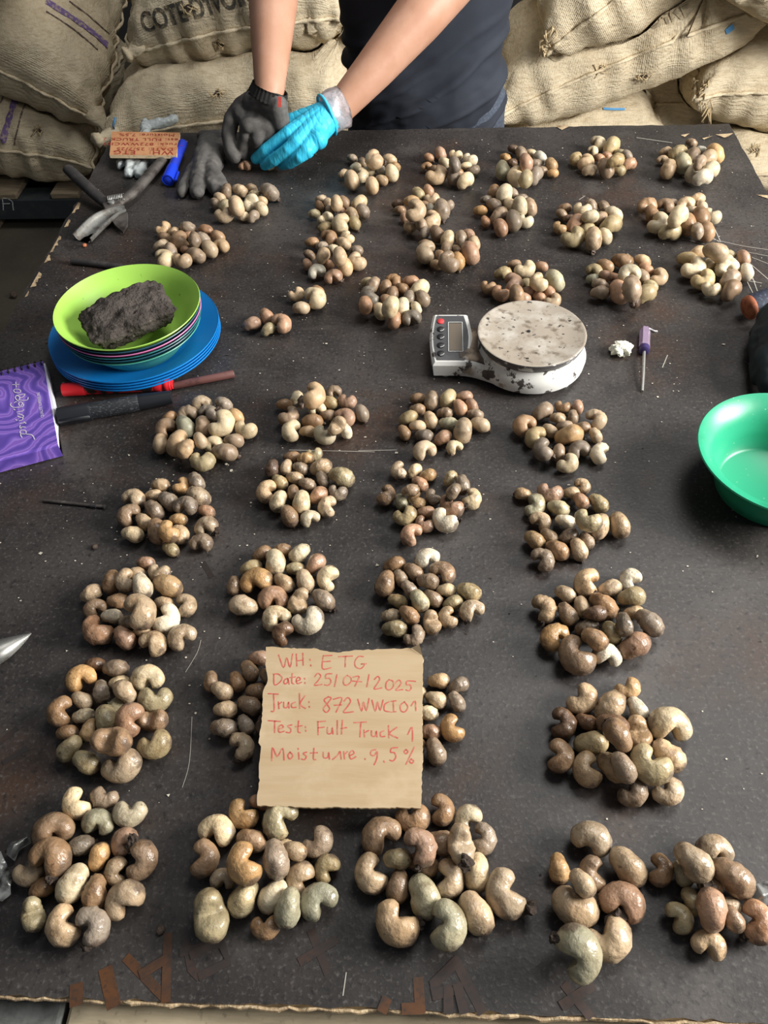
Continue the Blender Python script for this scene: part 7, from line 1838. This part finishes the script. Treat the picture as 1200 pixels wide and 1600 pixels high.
38 -661 1696 126 0.248 0.046 0.095 -0.963 339 g 0|grey-green cashew at four o'clock rim of front heap below Moisture
38 -1019 1963 286 0.611 -0.507 0.517 -0.319 328 p 9|topmost greyish brown cashew at the centre of front heap below Moisture
38 -1259 1906 336 0.822 0.065 0.141 -0.548 350 y 8|topmost ochre cashew inside at nine o'clock in front heap below Moisture
39 97 2375 108 0.995 0.099 0.009 0.014 310 n 2|brown cashew at eleven o'clock rim of front heap below 9.5%
39 347 2459 109 0.12 -0.759 0.631 0.103 276 n 2|brown cashew at twelve o'clock rim of front heap below 9.5%
39 565 2397 89 0.094 -0.925 -0.362 -0.072 275 b 3|beige cashew at one o'clock rim of front heap below 9.5%
39 -172 2226 138 0.25 0.044 0.102 -0.962 365 n 6|brown cashew at ten o'clock rim of front heap below 9.5%
39 332 2176 119 0.769 -0.636 0.065 -0.027 304 n 6|brown cashew inside at twelve o'clock in front heap below 9.5%
39 694 2222 109 0.124 -0.653 0.741 0.095 280 p 4|greyish brown cashew at two o'clock rim of front heap below 9.5%
39 -245 1913 135 0.803 0.099 0.117 -0.576 333 t 2|tan cashew at nine o'clock rim of front heap below 9.5%
39 188 2003 103 0.759 -0.634 0.133 -0.069 276 n 5|brown cashew at the centre of front heap below 9.5%
39 627 1944 129 0.549 -0.376 0.592 -0.455 319 b 5|beige cashew inside at three o'clock in front heap below 9.5%
39 -19 1823 113 0.522 -0.374 0.616 -0.456 272 n 7 s|brown cashew with stalk inside at eight o'clock in front heap below 9.5%
39 401 1891 135 0.119 -0.694 0.703 0.103 318 t 3 S|tan cashew with stalk inside at four o'clock in front heap below 9.5%
39 193 1746 154 0.493 -0.635 0.561 -0.197 360 g 5|grey-green cashew inside at seven o'clock in front heap below 9.5%
39 844 1781 168 0.783 0.129 0.094 -0.601 395 t 8 S|tan cashew with stalk at four o'clock rim of front heap below 9.5%
39 -22 1544 148 0.918 0.086 0.096 -0.375 387 t 8 s|tan cashew with stalk at seven o'clock rim of front heap below 9.5%
39 377 1527 233 0.118 -0.729 0.666 0.105 376 g 2|grey-green cashew at six o'clock rim of front heap below 9.5%
39 604 1634 146 0.694 -0.535 0.401 -0.266 356 t 9 s|tan cashew with stalk at five o'clock rim of front heap below 9.5%
39 -25 2015 218 0.765 -0.643 -0.004 0.016 248 o 5|topmost olive cashew inside at nine o'clock in front heap below 9.5%
39 165 2081 325 0.109 -0.871 0.469 0.098 330 r 3 s|topmost reddish cashew with stalk inside at eleven o'clock in front heap below 9.5%
39 493 2119 296 0.523 0.516 -0.302 -0.607 330 t 5 S|topmost tan cashew with stalk inside at two o'clock in front heap below 9.5%
40 1592 2237 135 0.362 -0.919 0.155 0.001 355 t 9|tan cashew at twelve o'clock rim of nine-nut front heap
40 1302 2000 106 0.626 -0.418 0.518 -0.407 251 y 6|ochre cashew at ten o'clock rim of nine-nut front heap
40 1863 2023 140 0.737 -0.528 0.342 -0.248 357 t 5|tan cashew inside at two o'clock in nine-nut front heap
40 1566 1963 118 0.659 0.273 -0.054 -0.699 296 n 7|brown cashew inside at twelve o'clock in nine-nut front heap
40 1770 1751 145 0.091 -0.99 0.104 0.036 379 r 0|reddish cashew inside at four o'clock in nine-nut front heap
40 1392 1704 146 0.97 -0.064 0.097 -0.215 385 t 7 S|tan cashew with stalk inside at eight o'clock in nine-nut front heap
40 1618 1478 136 0.985 0.049 -0.036 0.16 398 t 6 S|tan cashew with stalk at five o'clock rim of nine-nut front heap
40 1359 1349 290 0.617 0.079 -0.147 0.769 420 g 2 s|grey-green cashew with stalk at six o'clock rim of nine-nut front heap
40 1436 1831 337 0.732 -0.54 0.34 -0.238 245 t 9 s|topmost tan cashew with stalk inside at ten o'clock in nine-nut front heap
41 2599 2179 109 0.067 0.026 -0.104 0.992 313 t 2|tan cashew at twelve o'clock rim of front heap touching silvery wrapper
41 2123 2010 108 0.165 -0.647 0.742 0.051 263 n 8|brown cashew at ten o'clock rim of front heap touching silvery wrapper
41 2511 1903 84 0.773 -0.615 0.135 -0.077 220 t 1|tan cashew at the centre of front heap touching silvery wrapper
41 2618 1755 82 0.765 -0.64 0.065 -0.026 220 t 1|tan cashew inside at four o'clock in front heap touching silvery wrapper
41 2595 1639 191 0.714 -0.462 0.408 -0.333 220 n 1|brown cashew at four o'clock rim of front heap touching silvery wrapper
41 2341 1780 95 0.712 -0.473 0.407 -0.322 234 o 1|smaller olive cashew inside at eight o'clock in front heap touching silvery wrapper
41 2209 1660 106 0.161 -0.867 0.468 0.063 252 o 2|larger olive cashew inside at eight o'clock in front heap touching silvery wrapper
41 2668 1941 206 0.766 -0.544 0.277 -0.202 375 n 3 s|brown cashew with stalk inside at two o'clock in front heap touching silvery wrapper
41 2800 1637 134 0.187 -0.698 0.69 0.037 332 r 2 s|reddish cashew with stalk at four o'clock rim of front heap touching silvery wrapper
41 2396 1474 100 0.084 -0.99 0.103 0.037 274 t 0|tan cashew at six o'clock rim of front heap touching silvery wrapper
41 2303 1988 92 0.712 -0.472 0.407 -0.324 220 o 6 S|olive cashew with stalk at ten o'clock rim of front heap touching silvery wrapper
41 2347 2023 304 0.755 -0.528 0.311 -0.231 356 t 6|topmost tan cashew at eleven o'clock rim of front heap touching silvery wrapper
41 2419 1682 271 0.538 -0.478 -0.601 0.349 334 r 9 S|topmost reddish cashew with stalk inside at five o'clock in front heap touching silvery wrapper
"""
rn = random.Random(77)
fv, ff, fc = [], [], []
for row in NUTS.strip().split('\n'):
    data, _, label = row.partition('|')
    f = data.split()
    pos = Vector((float(f[1]) / 1e4, float(f[2]) / 1e4, T + .0012 + float(f[3]) / 1e4)); q = Quaternion([float(x) for x in f[4:8]]); L = float(f[8]) / 1e4
    c = COL[f[9]]; v = int(f[10]); st = f[11] if len(f) > 11 else ''
    j = rn.uniform(.90, 1.08); jr = rn.uniform(-1, 8)
    g_ = (c[0] + c[1] + c[2]) / 3; c = [(x * .86 + g_ * .14) * .95 for x in c]
    lin = srgb(min(255, c[0] * j + jr), min(255, c[1] * j), min(255, max(0, c[2] * j - jr)))
    wr = 1 if (f[9] in 'pdk' and rn.random() < .7) or rn.random() < .18 else 0
    me, tip = NV[(v, wr)]
    low_ = min((q @ w_.co).z for w_ in me.vertices) * L + pos.z
    if low_ < T + .0018: pos.z += T + .0018 - low_
    if label:
        o = bpy.data.objects.new('cashew_nut', me); C.objects.link(o)
        o.location = pos; o.rotation_mode = 'QUATERNION'; o.rotation_quaternion = q; o.scale = (L, L, L); o.color = lin
        o['label'] = label; o['category'] = 'nut'; o['group'] = 'raw cashew nuts in heap %s' % f[0]
        if st:
            s = bpy.data.objects.new('dried_stalk', rn.choice(STALK)); C.objects.link(s); s.parent = o
            k = 1.9 if st == 'S' else 1.3
            s.location = tip; s.rotation_euler = (rn.uniform(0, 6), rn.uniform(0, 6), rn.uniform(0, 6)); s.scale = (k, k, k)
    else:
        b0 = len(fv); Mx = Matrix.LocRotScale(pos, q, Vector((L, L, L)))
        fv.extend([Mx @ w_.co for w_ in me.vertices]); ff.extend([tuple(b0 + i for i in p.vertices) for p in me.polygons]); fc.extend([lin] * len(me.vertices))
        if st:
            k = 1.9 if st == 'S' else 1.3; sm = rn.choice(STALK); b0 = len(fv); Mx = Matrix.LocRotScale(Mx @ tip, q, Vector((L * k, L * k, L * k)))
            fv.extend([Vector((c_.x, c_.y, max(c_.z, T + .0018))) for c_ in (Mx @ w_.co for w_ in sm.vertices)]); ff.extend([tuple(b0 + i for i in p.vertices) for p in sm.polygons]); fc.extend([srgb(78, 64, 54)] * len(sm.vertices))
me = bpy.data.meshes.new('far_cashew_nuts'); me.from_pydata(fv, [], ff)
ca = me.attributes.new('tint', 'FLOAT_COLOR', 'POINT')
ca.data.foreach_set('color', [x for c in fc for x in c])
for p in me.polygons: p.use_smooth = True
o = link('cashew_nuts', me, M['shell_far'])
tag(o, 'small heaps of raw cashew nuts on the far half of the table', 'nuts', kind='stuff')
# loose nut under the blue fingers
for (px, py, Ls, aa, cl, lab) in ((383, 259, .026, 10, 'r', 'reddish cashew nut lying alone at the fingertips of the grey glove'), (420, 259, .024, 160, 'b', 'pale cashew nut peeping out under the blue gloved fingertips')):
    o = bpy.data.objects.new('cashew_nut', NV[(2, 0)][0]); C.objects.link(o); o.location = at(px, py, .009); o.rotation_euler = (math.pi, 0, math.radians(aa)); o.scale = (Ls,) * 3; o.color = srgb(*COL[cl])
    tag(o, lab, 'nut')
